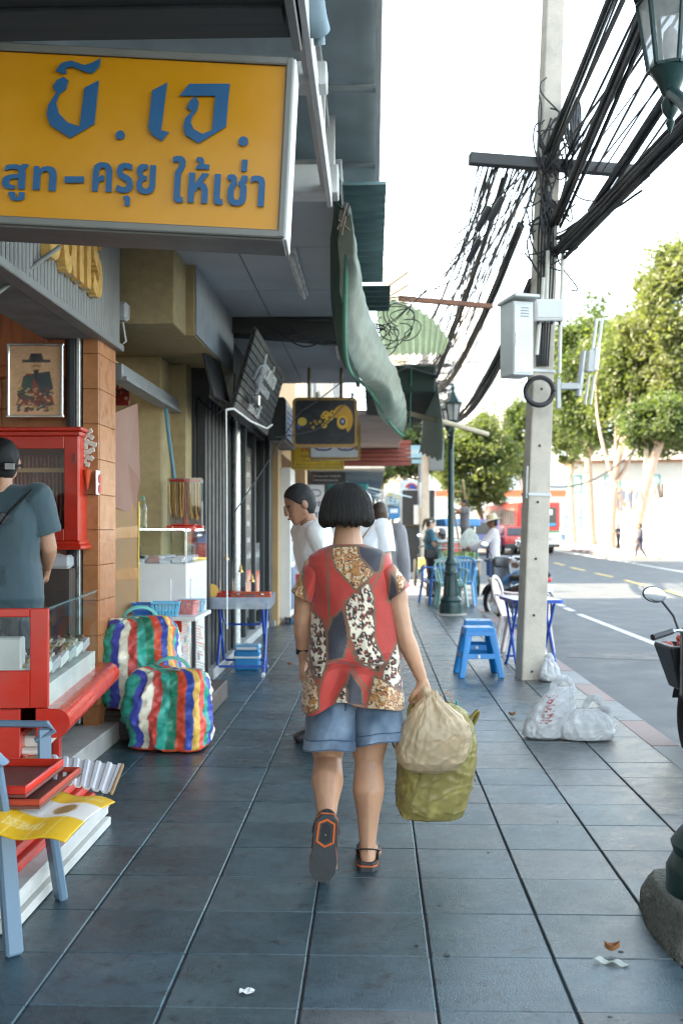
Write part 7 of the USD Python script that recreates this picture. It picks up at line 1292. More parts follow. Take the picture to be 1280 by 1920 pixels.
# ================================================================ stools, chairs, table and white bags at the pole
def stool(label, loc, rz, m):
    t = T('plastic_stool', label, 'stool', loc, rz, 'blue plastic stools by the concrete pole')
    w0, w1, h = .215, .145, .465
    seat = MF.batch_hull([sph((x * (w1 - .025), y * (w1 - .025), z), .022, 12) for x in (-1, 1) for y in (-1, 1) for z in (h - .045, h - .022)]); t.p('seat', B().man(seat - MF.cylinder(.1, .018, .018, 20).translate((0, 0, h - .06))), m, smooth=40)
    for sx in (-1, 1):
        for sy in (-1, 1):
            tp_, bt = np.array([sx * w1 * .86, sy * w1 * .86, h - .03]), np.array([sx * w0 * .93, sy * w0 * .93, .0])
            t.p('leg', B().man(MF.batch_hull([sph(tp_, .020, 8), sph(tp_ - (sx * .045, 0, 0), .012, 8), sph(tp_ - (0, sy * .045, 0), .012, 8), sph(bt + (0, 0, .012), .013, 8), sph(bt - (sx * .034, 0, -.012), .011, 8), sph(bt - (0, sy * .034, -.012), .011, 8)])), m, smooth=40)
    for k in range(4):
        R = rot(0, 0, k * np.pi / 2)
        for z, hh_ in ((h - .055, .045), (.20, .05)):
            w_ = w1 + (w0 - w1) * (1 - z / h) - .012; t.p('rung', B().cb(R @ np.array([0, w_, z]), (w_ * 1.75, .012, hh_), R @ rot((w0 - w1) / h, 0, 0), .005), m)
    t.p('label_patch', B().cb((-.02, -.188, .20), (.022, .003, .034), None, .001), white_plastic); return t
sb = mat('stool_blue', (0.008, 0.19, 0.50), 0.28, var=.05, dirt=.12, dcol=(.1, .25, .4))
q = G(897, 1268); S1 = stool('front blue plastic stool beside the concrete pole', (q[0], q[1] + .05, 0), .06, sb); q = G(905, 1254); dup(S1, (q[0] - .02, q[1] + .28, 0), -.05, 'rear blue plastic stool half hidden behind the front one', 'blue plastic stools by the concrete pole')
q = G(1004, 1262); folding_table('folding_table', 'blue legged folding table squeezed behind the concrete pole', (q[0] + .01, q[1] + .42, 0), .1, .24, .36, .70, mat('pale_table_top', (.55, .58, .62), .4), bluem)
q = W((988 - 640) / FPX * 11.6, 11.7, 0); armchair('plastic_armchair', 'pinkish white plastic armchair behind the concrete pole', (0.62, 0.50, 0.47), (q[0], q[1], 0), -1.9, matname='pinkish_plastic')
q = G(850, 1140); armchair('plastic_armchair', 'faded green plastic armchair right behind the further lamp post', (0.16, 0.30, 0.27), (q[0] - .03, q[1] + .35, 0), math.pi + .1, matname='faded_green_plastic'); armchair('plastic_armchair', 'bright blue plastic armchair between lamp post and food cart', (0.03, 0.14, 0.42), (q[0] - .22, q[1] + 1.15, 0), 1.9, matname='bright_blue_plastic'); armchair('plastic_armchair', 'light blue plastic armchair tucked behind the green one', (0.12, 0.30, 0.52), (q[0] + .20, q[1] + .75, 0), math.pi - .2, matname='light_blue_plastic')
whitef = filmm('white_film', (0.98, 0.98, 0.98), .22, .0, .3, vc=True, bs=9, bump=.007, crinkle=True)
def white_bag(label, px, py, pxl, h, w, dpt, lean, seed, handles, red=False, rz=0.0):
    o = G(px, py); t = T('plastic_bag', label, 'bag', o, rz)
    zs = np.array([0, .012, .05, .14, .28, .42, .58, .75, .88, .97, 1.0]) * h; ws = np.array([.55, .8, .95, 1, 1, .96, .86, .70, .52, .40, .34]) * w / 2; ds = np.array([.6, .85, 1, 1, .95, .85, .7, .5, .32, .18, .10]) * dpt / 2
    b, Q = sack(zs, ws, ds, 130, 90, seed, .005, .22, cx=lean * (zs / h) ** 1.2 * h, fine=.006); v = b.v[0]; c = np.tile(lin((246, 247, 248)), (len(v), 1))
    if red:
        k = vnoise(np.stack([v[:, 0] * 70, v[:, 1] * 8, v[:, 2] * 130], 1), 4); band = (v[:, 1] < -.0) & (v[:, 0] - lean * v[:, 2] < -.03) & (v[:, 0] - lean * v[:, 2] > -.10) & (v[:, 2] > h * .3) & (v[:, 2] < h * .85) & (k > .58); c[band] = lin((200, 60, 50))
    b.c = [c, np.tile(lin((246, 247, 248)), (len(b.v[1]), 1))]; t.p('sack', b, whitef, smooth=True)
    for (x0, z0, x1, z1, hh_) in handles:
        a = np.linspace(0, np.pi, 18); xm, wd = (x0 + x1) / 2, (x1 - x0) / 2; pts = [(xm - wd * math.cos(k), .01 * math.sin(3 * k), (z0 + z1) / 2 - (z1 - z0) / 2 * -math.cos(k) * -1 + hh_ * math.sin(k)) for k in a]; t.p('handle', B().tube(pts, .022, 8, flat=.22), filmm('white_film_plain', (0.72, 0.72, 0.73), .38, .0, .25))
white_bag('white carrier bag with red print slumped on the tiles left of its neighbour', 1022, 1384, 0, .34, .30, .20, .35, 21, [(.05, .30, .19, .30, .10)], True, .1)
white_bag('squat white carrier bag lying open at the kerb side of the pair', 1096, 1386, 0, .20, .36, .22, .10, 33, [(.0, .17, .13, .17, .11), (.08, .16, .17, .15, .05)])
white_bag('small knotted white bag leaning against the foot of the concrete pole', 1031, 1277, 0, .20, .18, .14, -.05, 45, [(-.04, .18, .02, .19, .05)])

# ================================================================ two-wheelers
def torus(c, R_, r, n=32, axis='x'):
    a = np.linspace(0, 2 * np.pi, n + 1); p = np.stack([np.zeros(n + 1), R_ * np.cos(a), R_ * np.sin(a)], 1); return B().tube(p + np.asarray(c, float), r, 10, False)
tyre = mat('tyre_rubber', (0.018, 0.018, 0.018), 0.8); 
def motorbike(label, loc, rz, col, basket=False, group=None, mname='bike_red', helmet=False, dz=0.0):
    """front towards +y"""
    t = T('motorbike', label, 'motorbike', loc, rz, group); pm = mat(mname, col, .25, coat=.5, var=.05)
    for y in (-.60, .62):
        w = t.p('wheel', torus((0, y, .29), .25, .042), tyre); t.p('rim', torus((0, y, .29), .195, .014), alu, parent=w)
        for k in range(6): t.p('spoke', B().tube([(0, y, .29), (0, y + .19 * math.cos(k * 1.047), .29 + .19 * math.sin(k * 1.047))], .008), alu, parent=w)
        t.p('mudguard', B().sheet(np.stack([np.stack([x + a * 0, y + .305 * np.cos(a), .29 + .305 * np.sin(a)], -1) for x in (-.06, 0, .06) for a in [np.linspace(.35, 2.6, 14)]], 0), .006), pm)
    t.p('engine', B().man(MF.batch_hull([sph((x, y, z), .05) for x in (-.09, .09) for y in (-.1, .14) for z in (.28, .42)])), mat('engine_grey', (.16, .16, .16), .45, .5)); t.p('exhaust', B().tube([(.12, .1, .26), (.14, -.2, .24), (.15, -.72, .34)], [.02, .035, .045], 12), chrome)
    t.p('leg_shield', B().man(MF.batch_hull([sph((x, y, z), .03) for x, y, z in ((-.17, .36, .50), (.17, .36, .50), (-.14, .44, .88), (.14, .44, .88), (-.08, .30, .40), (.08, .30, .40))])), pm); t.p('body', B().man(MF.batch_hull([sph((0, .3, .46), .07), sph((0, -.1, .52), .10), sph((.06, -.62, .68), .06), sph((-.06, -.62, .68), .06)])), pm)
    t.p('seat', B().man(MF.batch_hull([sph((x * w_, y, z), .05) for x in (-1, 1) for y, z, w_ in ((.05, .72, .05), (-.3, .73, .11), (-.68, .80, .09))])), dark_plastic); t.p('tail_lamp', B().man(MF.batch_hull([sph((x, -.76, .72), .035) for x in (-.06, .06)])), mat('lamp_red', (.5, .02, .02), .2)); t.p('number_plate', B().cb((0, -.80, .58), (.2, .01, .14), rot(.3, 0, 0)), white_plastic)
    for x in (-.07, .07): t.p('fork', B().tube([(x, .62, .29), (x, .50, .72), (x * .9, .44, .96)], .02), chrome)
    up_ = lambda b_: b_.xf(None, (0, 0, dz))
    t.p('head_shell', up_(B().man(MF.batch_hull([sph((x, .44, z), .06) for x in (-.1, .1) for z in (.92, 1.0)] + [sph((0, .52, .95), .07)]))), pm); t.p('headlight', up_(B().lathe([(.0, 0), (.07, .0), (.075, -.02), (.0, -.04)], (0, .575, .95), 16, rot(-math.pi / 2, 0, 0))), mat('headlight_glass', (.6, .62, .62), .1))
    for s in (-1, 1):
        t.p('handlebar', up_(B().tube([(0, .44, 1.0), (s * .2, .41, 1.03), (s * .35, .34, 1.0)], .012)), chrome); t.p('grip', up_(B().tube([(s * .24, .395, 1.025), (s * .38, .325, .995)], .02, 10)), dark_plastic); t.p('lever', up_(B().tube([(s * .2, .45, 1.02), (s * .36, .40, .99)], .006)), alu)
        mr = t.p('mirror_stalk', up_(B().tube([(s * .19, .41, 1.03), (s * .22, .42, 1.12), (s * .30, .42, 1.22)], .008)), dark_plastic); e = MF.sphere(1, 24).scale((.075, .014, .05)).rotate((0, s * -12, 0)).translate((s * .34, .42, 1.25)); t.p('mirror', up_(B().man(e)), dark_plastic, parent=mr); t.p('mirror_glass', up_(B().man(MF.sphere(1, 24).scale((.069, .004, .045)).rotate((0, s * -12, 0)).translate((s * .34, .407, 1.25)))), mat('mirror_silver', (.9, .9, .9), .04, 1.0), parent=mr)
    if basket:
        t.p('basket', up_(B().man(MF.batch_hull([sph((x, y, .66), .02) for x in (-.13, .13) for y in (.55, .72)] + [sph((x, y, .90), .02) for x in (-.19, .19) for y in (.52, .82)]) - MF.batch_hull([sph((x, y, .70), .01) for x in (-.12, .12) for y in (.56, .71)] + [sph((x, y, 1.0), .01) for x in (-.18, .18) for y in (.53, .81)]))), dark_plastic); bb = B(); rr_ = random.Random(3)
        for k in range(14): bb.cb((rr_.uniform(-.14, .14), rr_.uniform(.56, .78), .87 + rr_.uniform(0, .08)), (.07, .06, .05), rot(rr_.random(), rr_.random(), rr_.random()), .015)
        t.p('basket_contents', up_(bb), mat('red_wrapping', (.5, .06, .04), .5, var=.4, vs=20))

    t.p('stand', B().tube([(-.08, -.05, .3), (-.2, -.02, .0)], .012), dark_metal); return t
q = P(1334, 1210, 6.6); motorbike('motorbike at the right edge showing its mirror, grip and front basket', (q[0] + .0, q[1] - .44, RZ), .06, (.03, .03, .035), True, mname='bike_black', dz=-.14)
q = P(970, 1165, 17); motorbike('motorbike under the seated man, parked by the kerb behind the pole', (q[0], q[1] + .1, RZ), .5, (.02, .02, .022), mname='bike_black')
q = P(828, 1090, 24); motorbike('motorbike parked behind the phone woman with a helmet on it', (q[0], q[1], -.03), .5, (.05, .05, .06), mname='bike_grey')
one('helmet', B().man(MF.batch_hull([sph((0, 0, 0), .13, 20), sph((0, .03, -.08), .11, 18)])).xf(None, P(826, 1000, 23.6)), mat('helmet_black', (.012, .012, .014), .15, coat=.5), 'glossy black helmet resting on the motorbike handlebar', 'helmet')
# ================================================================ food cart and goods cart
q = G(862, 1124); FC = T('food_cart', 'blue green food cart with glass case of vegetables', 'cart', (q[0], q[1] + .3, 0), YAW)
ctl = mat('cart_teal', (0.05, 0.20, 0.22), .4, dirt=.3); FC.p('frame', B().box(-.42, .34, -.28, .28, .40, .46).box(-.42, -.38, -.28, -.24, .1, 1.2).box(.30, .34, -.28, -.24, .25, 1.2).box(.30, .34, .24, .28, .25, 1.2).box(-.42, -.38, .24, .28, .1, 1.2), ctl); FC.p('counter', B().box(-.5, .42, -.34, .34, .72, .78, .01), mat('steel_top', (.5, .5, .5), .3, .8)); FC.p('side_panel', B().box(-.41, .33, -.285, -.27, .46, .72), mat('cart_blue', (.04, .14, .30), .4, dirt=.3))
FC.p('glass_case', B().box(-.40, .36, -.27, -.262, .781, 1.12, 0).box(.352, .36, -.262, .27, .781, 1.12, 0), glassm()); FC.p('case_frame', B().box(-.44, .40, -.30, .30, 1.12, 1.16).box(-.44, .40, -.30, -.28, 1.0, 1.02), white_metal); bb = B(); rr_ = random.Random(5)
for k in range(40): bb.cb((rr_.uniform(-.34, .3), rr_.uniform(-.2, .2), .81 + rr_.uniform(0, .1)), (.12, .09, .06), rot(rr_.random() * 3, rr_.random() * 3, rr_.random()), .02)
FC.p('greens', bb, mat('cabbage', (.45, .52, .22), .6, var=.3, vs=15), kind='stuff')
for s in (-1, 1): w = FC.p('wheel', torus((.36 if s > 0 else -.44, .05, .30), .26, .035), tyre); FC.p('rim', torus((.36 if s > 0 else -.44, .05, .30), .2, .012), alu, parent=w)
vb, Q = sack(np.array([0, .02, .08, .2, .3, .36]), [.10, .14, .16, .14, .08, .03], [.08, .12, .13, .11, .07, .02], 90, 60, 51); one('vegetable_bag', vb.xf(None, P(880, 1026, 20.6)), filmm('clear_film', (.62, .66, .6), .4, .35, .2), 'bulging clear bag of vegetables on top of the food cart', 'bag', smooth=True)
q = G(778, 1100, -.03); GC = T('goods_cart', 'hand cart with a yellow crate beside the woman with the phone', 'cart', (q[0] + .25, q[1] + .1, -.03)); w = GC.p('wheel', torus((-.25, 0, .34), .30, .035), tyre); GC.p('rim', torus((-.25, 0, .34), .25, .012), alu, parent=w); GC.p('bed', B().box(-.2, .5, -.35, .35, .36, .42), ctl); GC.p('crate', B().box(-.18, .3, -.33, .1, .425, .70, .02), mat('crate_yellow', (.55, .45, .12), .5)); GC.p('crate', B().box(-.15, .4, .12, .34, .425, .62, .02), mat('crate_red', (.45, .06, .04), .5)); GC.p('handle', B().tube([(-.2, -.35, .4), (-.2, -.6, .8)], .015).tube([(.5, -.35, .4), (.5, -.6, .8)], .015), dark_metal)
# ladder
LD = T('wooden_ladder', 'wooden step ladder leaning beside the young man in grey', 'ladder', world=True); wdm = mat('raw_wood', (.36, .24, .13), .7)
a, b_ = G(868, 1070), P(842, 900, 31); LD.p('rail', B().bar(a, b_, .05, .07), wdm); LD.p('rail', B().bar(a + W(.4, .1, 0), b_ + W(.4, .1, 0), .05, .07), wdm)
for k in range(8): f = (k + 1) / 9; LD.p('rung', B().bar(a + (b_ - a) * f, a + (b_ - a) * f + W(.4, .1, 0), .04, .03), wdm)
one('work_platform', B().cb(P(873, 1080, 31.2) * np.array([1, 1, 0]) + np.array([0, 0, .27]), (.8, .7, .54), None, .03), wdm, 'low wooden crate the young man in grey stands on', 'crate')
# ================================================================ signs, boards and stalls down the street
d_ = 31.0; q = P(787, 990, d_)
SN = T('street_sign', 'street name plate, pale blue with dark pointed frame, on a tall post', 'sign', (q[0], q[1], -.03), YAW, world=False)
z0, hw_, hh2 = EYE + (990 - 845) / FPX * d_, 33 / FPX * d_, 13 / FPX * d_
hexp = lambda k: sg.Polygon([(-hw_ * k, 0), (-hw_ * k * .8, hh2 * k), (hw_ * k * .8, hh2 * k), (hw_ * k, 0), (hw_ * k * .8, -hh2 * k), (-hw_ * k * .8, -hh2 * k)])
SN.p('frame', B().prism(hexp(1.0), (0, 0, z0), (1, 0, 0), (0, 0, 1), .06), dark_metal); SN.p('plate', B().prism(hexp(.9), (0, -.061, z0), (1, 0, 0), (0, 0, 1), .02), mat('pale_blue_plate', (.35, .58, .70), .4)); SN.p('lettering', B().prism(fit(tshape('ถนนมหาไชย', wgt=600), -.33, .33, -.06, .12), (0, -.0815, z0), (1, 0, 0), (0, 0, 1), .004), white_plastic); SN.p('lower_plate', B().box(-.24, .24, -.04, 0, z0 - .34, z0 - .22, .01), mat('pale_blue_plate', (0, 0, 0))); SN.p('post', B().tube([(0, .03, 0), (0, .03, z0 - .2)], .055, 12), mat('grey_post', (.24, .25, .25), .5)); SN.p('white_wrap', B().tube([(0, .03, 1.1), (0, .03, 2.75)], .075, 12), white_metal)
im, dd_ = canvas(200, 150, (226, 230, 236)); dd_.ellipse([42, 22, 162, 142], fill=(190, 60, 60)); dd_.ellipse([56, 36, 148, 128], fill=(40, 84, 170)); dd_.line([62, 46, 142, 118], fill=(190, 60, 60), width=15)
o, e = P(749, 985, 31.6), P(792, 985, 31.6); NP = T('no_parking_sign', 'white board with round blue and red no parking symbol', 'sign', world=True); hN = 85 / FPX * 31.6; NP.p('board', B().cb((o + e) / 2 + UZ * hN / 2, (np.linalg.norm(e - o), .03, hN), Rc), white_metal); NP.p('symbol', printed(im, o + UZ * (hN - .50) + W(.02, -.02, 0), UX * (np.linalg.norm(e - o) - .04), UZ * .48, 60, 46, .004), PR())
NB = T('notice_board', 'back of a tall black notice board with pale edging around the post', 'board', world=True); bkm = mat('board_black', (.035, .036, .036), .7)
for x0, x1 in ((754, 783), (791, 814)):
    o, e = P(x0, 985, 30.4), P(x1, 985, 30.4); NB.p('panel', B().cb((o + e) / 2 + UZ * .5, (np.linalg.norm(e - o), .03, 1.0), Rc), bkm)
o, e = P(753, 985, 30.45), P(816, 985, 30.45); NB.p('rail', B().bar(o, e, .03, .03), wdm); NB.p('edging', B().bar(o + UZ * 1.02, e + UZ * 1.0, .03, .03).bar(e, e + UZ * 1.0, .03, .03, up=(0, 1, 0)), white_metal); o, e = P(753, 1075, 30.5), P(786, 1075, 30.5); NB.p('lower_panel', B().cb((o + e) / 2 + UZ * .72, (np.linalg.norm(e - o), .03, 1.38), Rc), bkm); NB.p('notice', B().cb(P(780, 965, 30.3), (.14, .01, .55), Rc), white_plastic); NB.p('notice', B().cb(P(789.5, 967, 30.3), (.12, .01, .45), Rc), mat('card_notice', (.55, .45, .32), .6))
for k, (px, py, r, c, lab) in enumerate(((736, 938, .34, (.60, .38, .02), 'round yellow road sign beyond the stall roofs'), (738, 958, .36, (.04, .22, .45), 'round blue information sign under the yellow one'))):
    q = P(px, py, 44); t = T('road_sign', lab, 'sign', q, YAW); t.p('disc', B().lathe([(.0, 0), (r, 0), (r, .03), (.0, .03)], (0, 0, 0), 28, rot(math.pi / 2, 0, 0)), mat(f'sign_paint_{k}', c, .4)); t.p('post', B().tube([(-.2 * k, .05, -q[2]), (-.2 * k, .05, .3)], .05), lampg); t.p('symbol', B().cb((0, -.04, 0), (r * .9, .01, r * .5), rot(0, .5 if k == 0 else 0, 0)), dark_plastic if k == 0 else white_plastic)
for k in range(7):
    y0 = 29.5 + 3.6 * k; x0 = -0.55 + .06 * k; c = ((.10, .30, .38), (.30, .42, .46), (.05, .16, .34), (.12, .34, .36), (.4, .46, .48), (.06, .2, .4), (.2, .35, .4))[k]
    t = T('stall_awning', ('first', 'second', 'third', 'fourth', 'fifth', 'sixth', 'last')[k] + ' of the blue stall roofs receding along the further pavement', 'awning', (x0, y0, 0)); s, q_ = np.meshgrid(np.linspace(0, 1, 12), np.linspace(0, 1, 8), indexing='ij')
    t.p('sheet', B().sheet(np.stack([-.7 + 1.35 * s, 3.0 * q_, 2.75 - .55 * s - .10 * np.sin(np.pi * s) + .04 * np.sin(q_ * 9)], -1), .01), filmm(f'stall_sheet_{k}', c, .4, 0, .4), smooth=True)
    for x, z in ((-.6, 2.7), (.6, 2.22)):
        for y in (.1, 2.9): t.p('pole', B().tube([(x, y, 0), (x, y, z)], .025), white_metal)
    t.p('rod', B().tube([(.6, .1, 2.3), (1.5, .1, 2.5)], .02).tube([(-.6, .1, 2.75), (1.6, .1, 2.25)], .018), mat('pale_blue_rod', (.42, .56, .64), .4)); t.p('stall_table', B().box(-.5, .2, .3, 2.7, .7, .76).box(-.45, .15, .4, 2.6, .0, .7), dark_wood)
    bb = B(); rr_ = random.Random(k)
    for j_ in range(26): bb.cb((rr_.uniform(-.45, .25), rr_.uniform(.4, 2.6), .8 + rr_.uniform(0, .35)), (.16, .18, .14), rot(0, 0, rr_.random()), .03)
    t.p('goods', bb, mat(f'stall_goods_{k % 4}', ((.35, .1, .06), (.1, .18, .3), (.4, .3, .12), (.12, .22, .12))[k % 4], .6, var=.6, vs=7), kind='stuff')
o, e = P(672, 848, 25), P(757, 852, 25); s, q_ = np.meshgrid(np.linspace(0, 1, 20), np.linspace(0, 1, 8), indexing='ij'); one('white_banner', B().sheet(o + (e - o) * s[..., None] + UZ * (.34 * q_[..., None]) + W(0, 1, 0) * (.25 * q_[..., None] + .03 * np.sin(s * 14)[..., None]), .008), filmm('white_cloth', (.78, .78, .76), .4, 0, .6), 'white cloth awning front beneath the end of the green tarpaulin', 'awning', smooth=True)
FL = T('flag', 'small red white and blue striped flag above the white awning', 'flag', P(708, 828, 26)); FL.p('staff', B().tube([(0, 0, -.1), (.06, 0, .35)], .01), white_metal)
for k, c in enumerate(((.5, .03, .05), (.75, .75, .75), (.05, .07, .3), (.75, .75, .75), (.5, .03, .05))): FL.p('stripe', B().bar((.045 - .025 * k, .0, .32), (-.02 - .03 * k, .05, .04), .035, .006, up=(0, 1, 0)), mat(f'flag_{k}', c, .7))
# ================================================================ traffic
redcar = mat('car_red', (.42, .015, .012), .25, coat=.8, var=.03); tint = mat('tinted_glass', (.02, .022, .025), .08, spec=.8); tailr = mat('lamp_red', (0, 0, 0))
def hull_pts(pts, r): return MF.batch_hull([sph(p, r, 10) for p in pts])
q = G(958, 1040, RZ); CR = T('parked_car', 'red sport utility car seen from behind in front of the bus', 'car', (q[0] + .3, q[1] + 2.0, RZ), .05)
CR.p('body', B().man(hull_pts([(x * .78, y, z) for x in (-1, 1) for y, z in ((-2.05, .55), (-2.05, .95), (2.0, .5), (1.95, .80), (.9, .98))], .12)), redcar); CR.p('cabin', B().man(hull_pts([(x * w_, y, z) for x in (-1, 1) for w_, y, z in ((.74, -1.85, 1.0), (.58, -1.35, 1.52), (.58, .1, 1.56), (.72, .95, 1.0))], .09)), redcar)
CR.p('rear_window', poly3([(-.60, -1.93, 1.10), (.60, -1.93, 1.10), (.52, -1.55, 1.50), (-.52, -1.55, 1.50)], -.02).xf(None, (0, -.035, .02)), tint, smooth=False)
for s in (-1, 1):
    CR.p('side_window', poly3([(s * .822, -1.5, 1.1), (s * .822, .7, 1.1), (s * .68, .1, 1.5), (s * .68, -1.2, 1.5)], .01 * s), tint, smooth=False); CR.p('tail_light', B().man(hull_pts([(s * .80, -2.08, .98), (s * .50, -2.15, .96), (s * .80, -2.1, .88)], .04)), tailr)
    for y in (-1.35, 1.35): w = CR.p('wheel', B().lathe([(.0, -.1), (.3, -.1), (.34, -.07), (.34, .07), (.3, .1), (.0, .1)], (s * .80, y, .34), 22, rot(0, math.pi / 2, 0)), tyre); CR.p('rim', B().lathe([(.0, -.106), (.2, -.105), (.2, .105), (.0, .106)], (s * .80, y, .34), 18, rot(0, math.pi / 2, 0)), alu, parent=w)
CR.p('bumper', B().man(hull_pts([(s * .76, -2.12, z) for s in (-1, 1) for z in (.42, .58)], .07)), dark_plastic); CR.p('number_plate', B().cb((0, -2.20, .78), (.42, .02, .13)), white_plastic); CR.p('badge', B().cb((0, -2.185, .95), (.16, .02, .06), None, .01), chrome); CR.p('exhaust', B().tube([(.5, -2.2, .34), (.5, -2.1, .34)], .04), chrome)
q = P(1010, 990, 63); BS = T('bus', 'old red and cream city bus coming up the road behind the pole', 'bus', (q[0], q[1], RZ), .10)
busr, busw = mat('bus_red', (.50, .035, .025), .35, dirt=.2), mat('bus_cream', (.60, .57, .50), .4, dirt=.3); Wb, Lb = 1.28, 9.5
BS.p('lower_body', B().man(hull_pts([(x * (Wb - .08), y, z) for x in (-1, 1) for y in (.08, Lb) for z in (.5, 1.2)], .08)), busw); BS.p('upper_body', B().man(hull_pts([(x * (Wb - .1), y, z) for x in (-1, 1) for y in (.12, Lb) for z in (1.35, 2.95)], .10)), busr); BS.p('roof', B().man(hull_pts([(x * (Wb - .25), y, 3.05) for x in (-1, 1) for y in (.3, Lb)], .1)), mat('bus_roof', (.45, .36, .33), .6)); BS.p('green_stripe', B().box(-Wb - .005, Wb + .005, -.005, Lb, 1.27, 1.36, .004), mat('stripe_green', (.03, .25, .14), .4))
for x0, x1 in ((-1.05, -.03), (.03, 1.05)): BS.p('windscreen', B().box(x0, x1, .0, .05, 1.60, 2.75, .02), tint)
BS.p('route_board', B().box(.35, .8, -.02, -.001, 2.3, 2.6), white_plastic); BS.p('dashboard_card', B().box(.1, 1.0, -.012, -.001, 1.64, 1.8), mat('card_blue', (.05, .25, .5), .5)); BS.p('bumper', B().box(-1.25, 1.25, -.12, .04, .36, .56, .03), dark_metal); BS.p('number_plate', B().box(-.42, .42, -.135, -.121, .40, .54), dark_plastic); BS.p('number', B().prism(fit(tshape('8-55430', 'x'), -.36, .36, -.05, .05), (0, -.1355, .47), (1, 0, 0), (0, 0, 1), .004), white_plastic)
for s in (-1, 1):
    for k in range(2): BS.p('headlight', B().lathe([(.0, 0), (.10, 0), (.10, -.03), (.0, -.04)], (s * (.95 - .24 * k), .0, .85), 14, rot(-math.pi / 2, 0, 0) @ np.diag([1, 1, -1.0])), mat('headlight_glass', (0, 0, 0)))
    for k in range(9): BS.p('side_window', B().box(s * 1.275, s * 1.288, 1.0 + .95 * k, 1.78 + .95 * k, 1.75, 2.65, .01), tint)
    for k in range(14): BS.p('shutter_slat', B().box(s * 1.29, s * 1.30, .95 + .62 * k, 1.03 + .62 * k, 1.7, 2.7, 0), busw)
    for y in (1.6, 7.2): BS.p('wheel', B().lathe([(.0, -.14), (.42, -.14), (.48, -.1), (.48, .1), (.42, .14), (.0, .14)], (s * 1.1, y, .48), 22, rot(0, math.pi / 2, 0)), tyre)
BS.p('grille', B().box(-.6, .6, -.004, .05, .72, 1.0, .01), dark_metal)
q = P(836, 1040, 36); TK = T('tuk_tuk', 'three wheeled taxi with blue roof and red body beyond the food cart', 'tuk tuk', (q[0], q[1], RZ), .4)
TK.p('body', B().man(hull_pts([(x * .55, y, z) for x in (-1, 1) for y, z in ((-1.0, .4), (-1.0, .95), (.5, .4), (.3, .9))], .08)), redcar); TK.p('roof', B().man(hull_pts([(x * .6, y, z) for x in (-1, 1) for y, z in ((-1.2, 1.62), (-1.1, 1.78), (.9, 1.62), (.7, 1.74))], .05)), mat('taxi_blue', (.05, .18, .38), .4)); TK.p('windscreen', poly3([(-.5, .95, 1.0), (.5, .95, 1.0), (.45, .75, 1.6), (-.45, .75, 1.6)], .01), glassm(), smooth=False); TK.p('nose', B().man(hull_pts([(-.35, .9, .5), (.35, .9, .5), (0, 1.4, .6), (-.4, .9, .95), (.4, .9, .95)], .08)), redcar); TK.p('seat', B().box(-.5, .5, -.9, -.4, .8, .95, .03), dark_plastic)
for x, y in ((-.5, -.8), (.5, -.8), (0, 1.25)): TK.p('wheel', B().lathe([(.0, -.06), (.22, -.06), (.25, 0), (.22, .06), (.0, .06)], (x, y, .25), 18, rot(0, math.pi / 2, 0)), tyre)
for x in (-.55, .55):
    for y in (-1.0, .75): TK.p('post', B().tube([(x, y, .9), (x, y, 1.65)], .02), chrome)
q = P(905, 1008, 60); t = T('parked_van', 'purple blue van parked far off behind the vendor', 'van', (q[0], q[1], RZ)); pvm = mat('van_violet', (.16, .16, .34), .35); t.p('body', B().man(hull_pts([(x * .8, y, z) for x in (-1, 1) for y, z in ((0, .45), (0.1, 1.9), (4, .45), (3.4, 1.9), (4.2, 1.0))], .12)), pvm); t.p('rear_window', B().box(-.7, .7, -.13, -.1, 1.2, 1.8, .02), tint)
for x in (-.8, .8):
    for y in (.8, 3.3): t.p('wheel', B().lathe([(.0, -.1), (.3, -.1), (.33, 0), (.3, .1), (.0, .1)], (x, y, .33), 18, rot(0, math.pi / 2, 0)), tyre)
# ================================================================ across the road: wall, houses, trees
wallm = mat('white_boundary_wall', (.48, .50, .52), .8, var=.06, vs=.6, dirt=.25, dcol=(.4, .42, .45), ds=.5, coords='world')
wa, wb_ = np.array([17.9, 57.5]), np.array([26.0, 134]); ed = unit(wb_ - wa); nn_ = np.array([ed[1], -ed[0]]); WL = T('boundary_wall', 'long white rendered wall behind the far pavement', 'wall', world=True)
for k in range(13):
    p0, p1 = wa + ed * 6 * k, wa + ed * (6 * k + 5.96); WL.p('panel', B().bar((*(p0 + nn_ * .15), 1.65), (*(p1 + nn_ * .15), 1.65), .3, 3.3, ch=.02), wallm); WL.p('coping', B().bar((*(p0 + nn_ * .15), 3.36), (*(p1 + nn_ * .15), 3.36), .42, .10, ch=.02), wallm)
    for z in (.9, 1.6, 2.4): WL.p('string_course', B().bar((*(p0 - nn_ * .02), z), (*(p1 - nn_ * .02), z), .06, .05), wallm)
im, dd_ = canvas(260, 160, (170, 165, 160)); rr_ = random.Random(17)
for k in range(70):
    x, y = rr_.randrange(260), rr_.randrange(40, 160); w, h = rr_.randrange(6, 26), rr_.randrange(16, 80); dd_.ellipse([x, y - h, x + w, y], fill=rr_.choice(((150, 120, 100), (190, 180, 170), (110, 100, 100), (70, 90, 130), (200, 190, 185), (130, 90, 70))))
p0 = P(1158, 962, 84); p1 = P(1242, 960, 74); MU = T('mural_banner', 'long photographic banner of blurred figures above the white wall', 'banner', world=True); MU.p('print', printed(im.point(lambda q: int(q * .6)), p0, p1 - p0, UZ * 2.0, 90, 50, .05), PR(.6)); MU.p('post', B().tube([p0 * np.array([1, 1, 0]), p0 + UZ * 2], .06), dark_metal); MU.p('post', B().tube([p1 * np.array([1, 1, 0]), p1 + UZ * 2], .06), dark_metal)
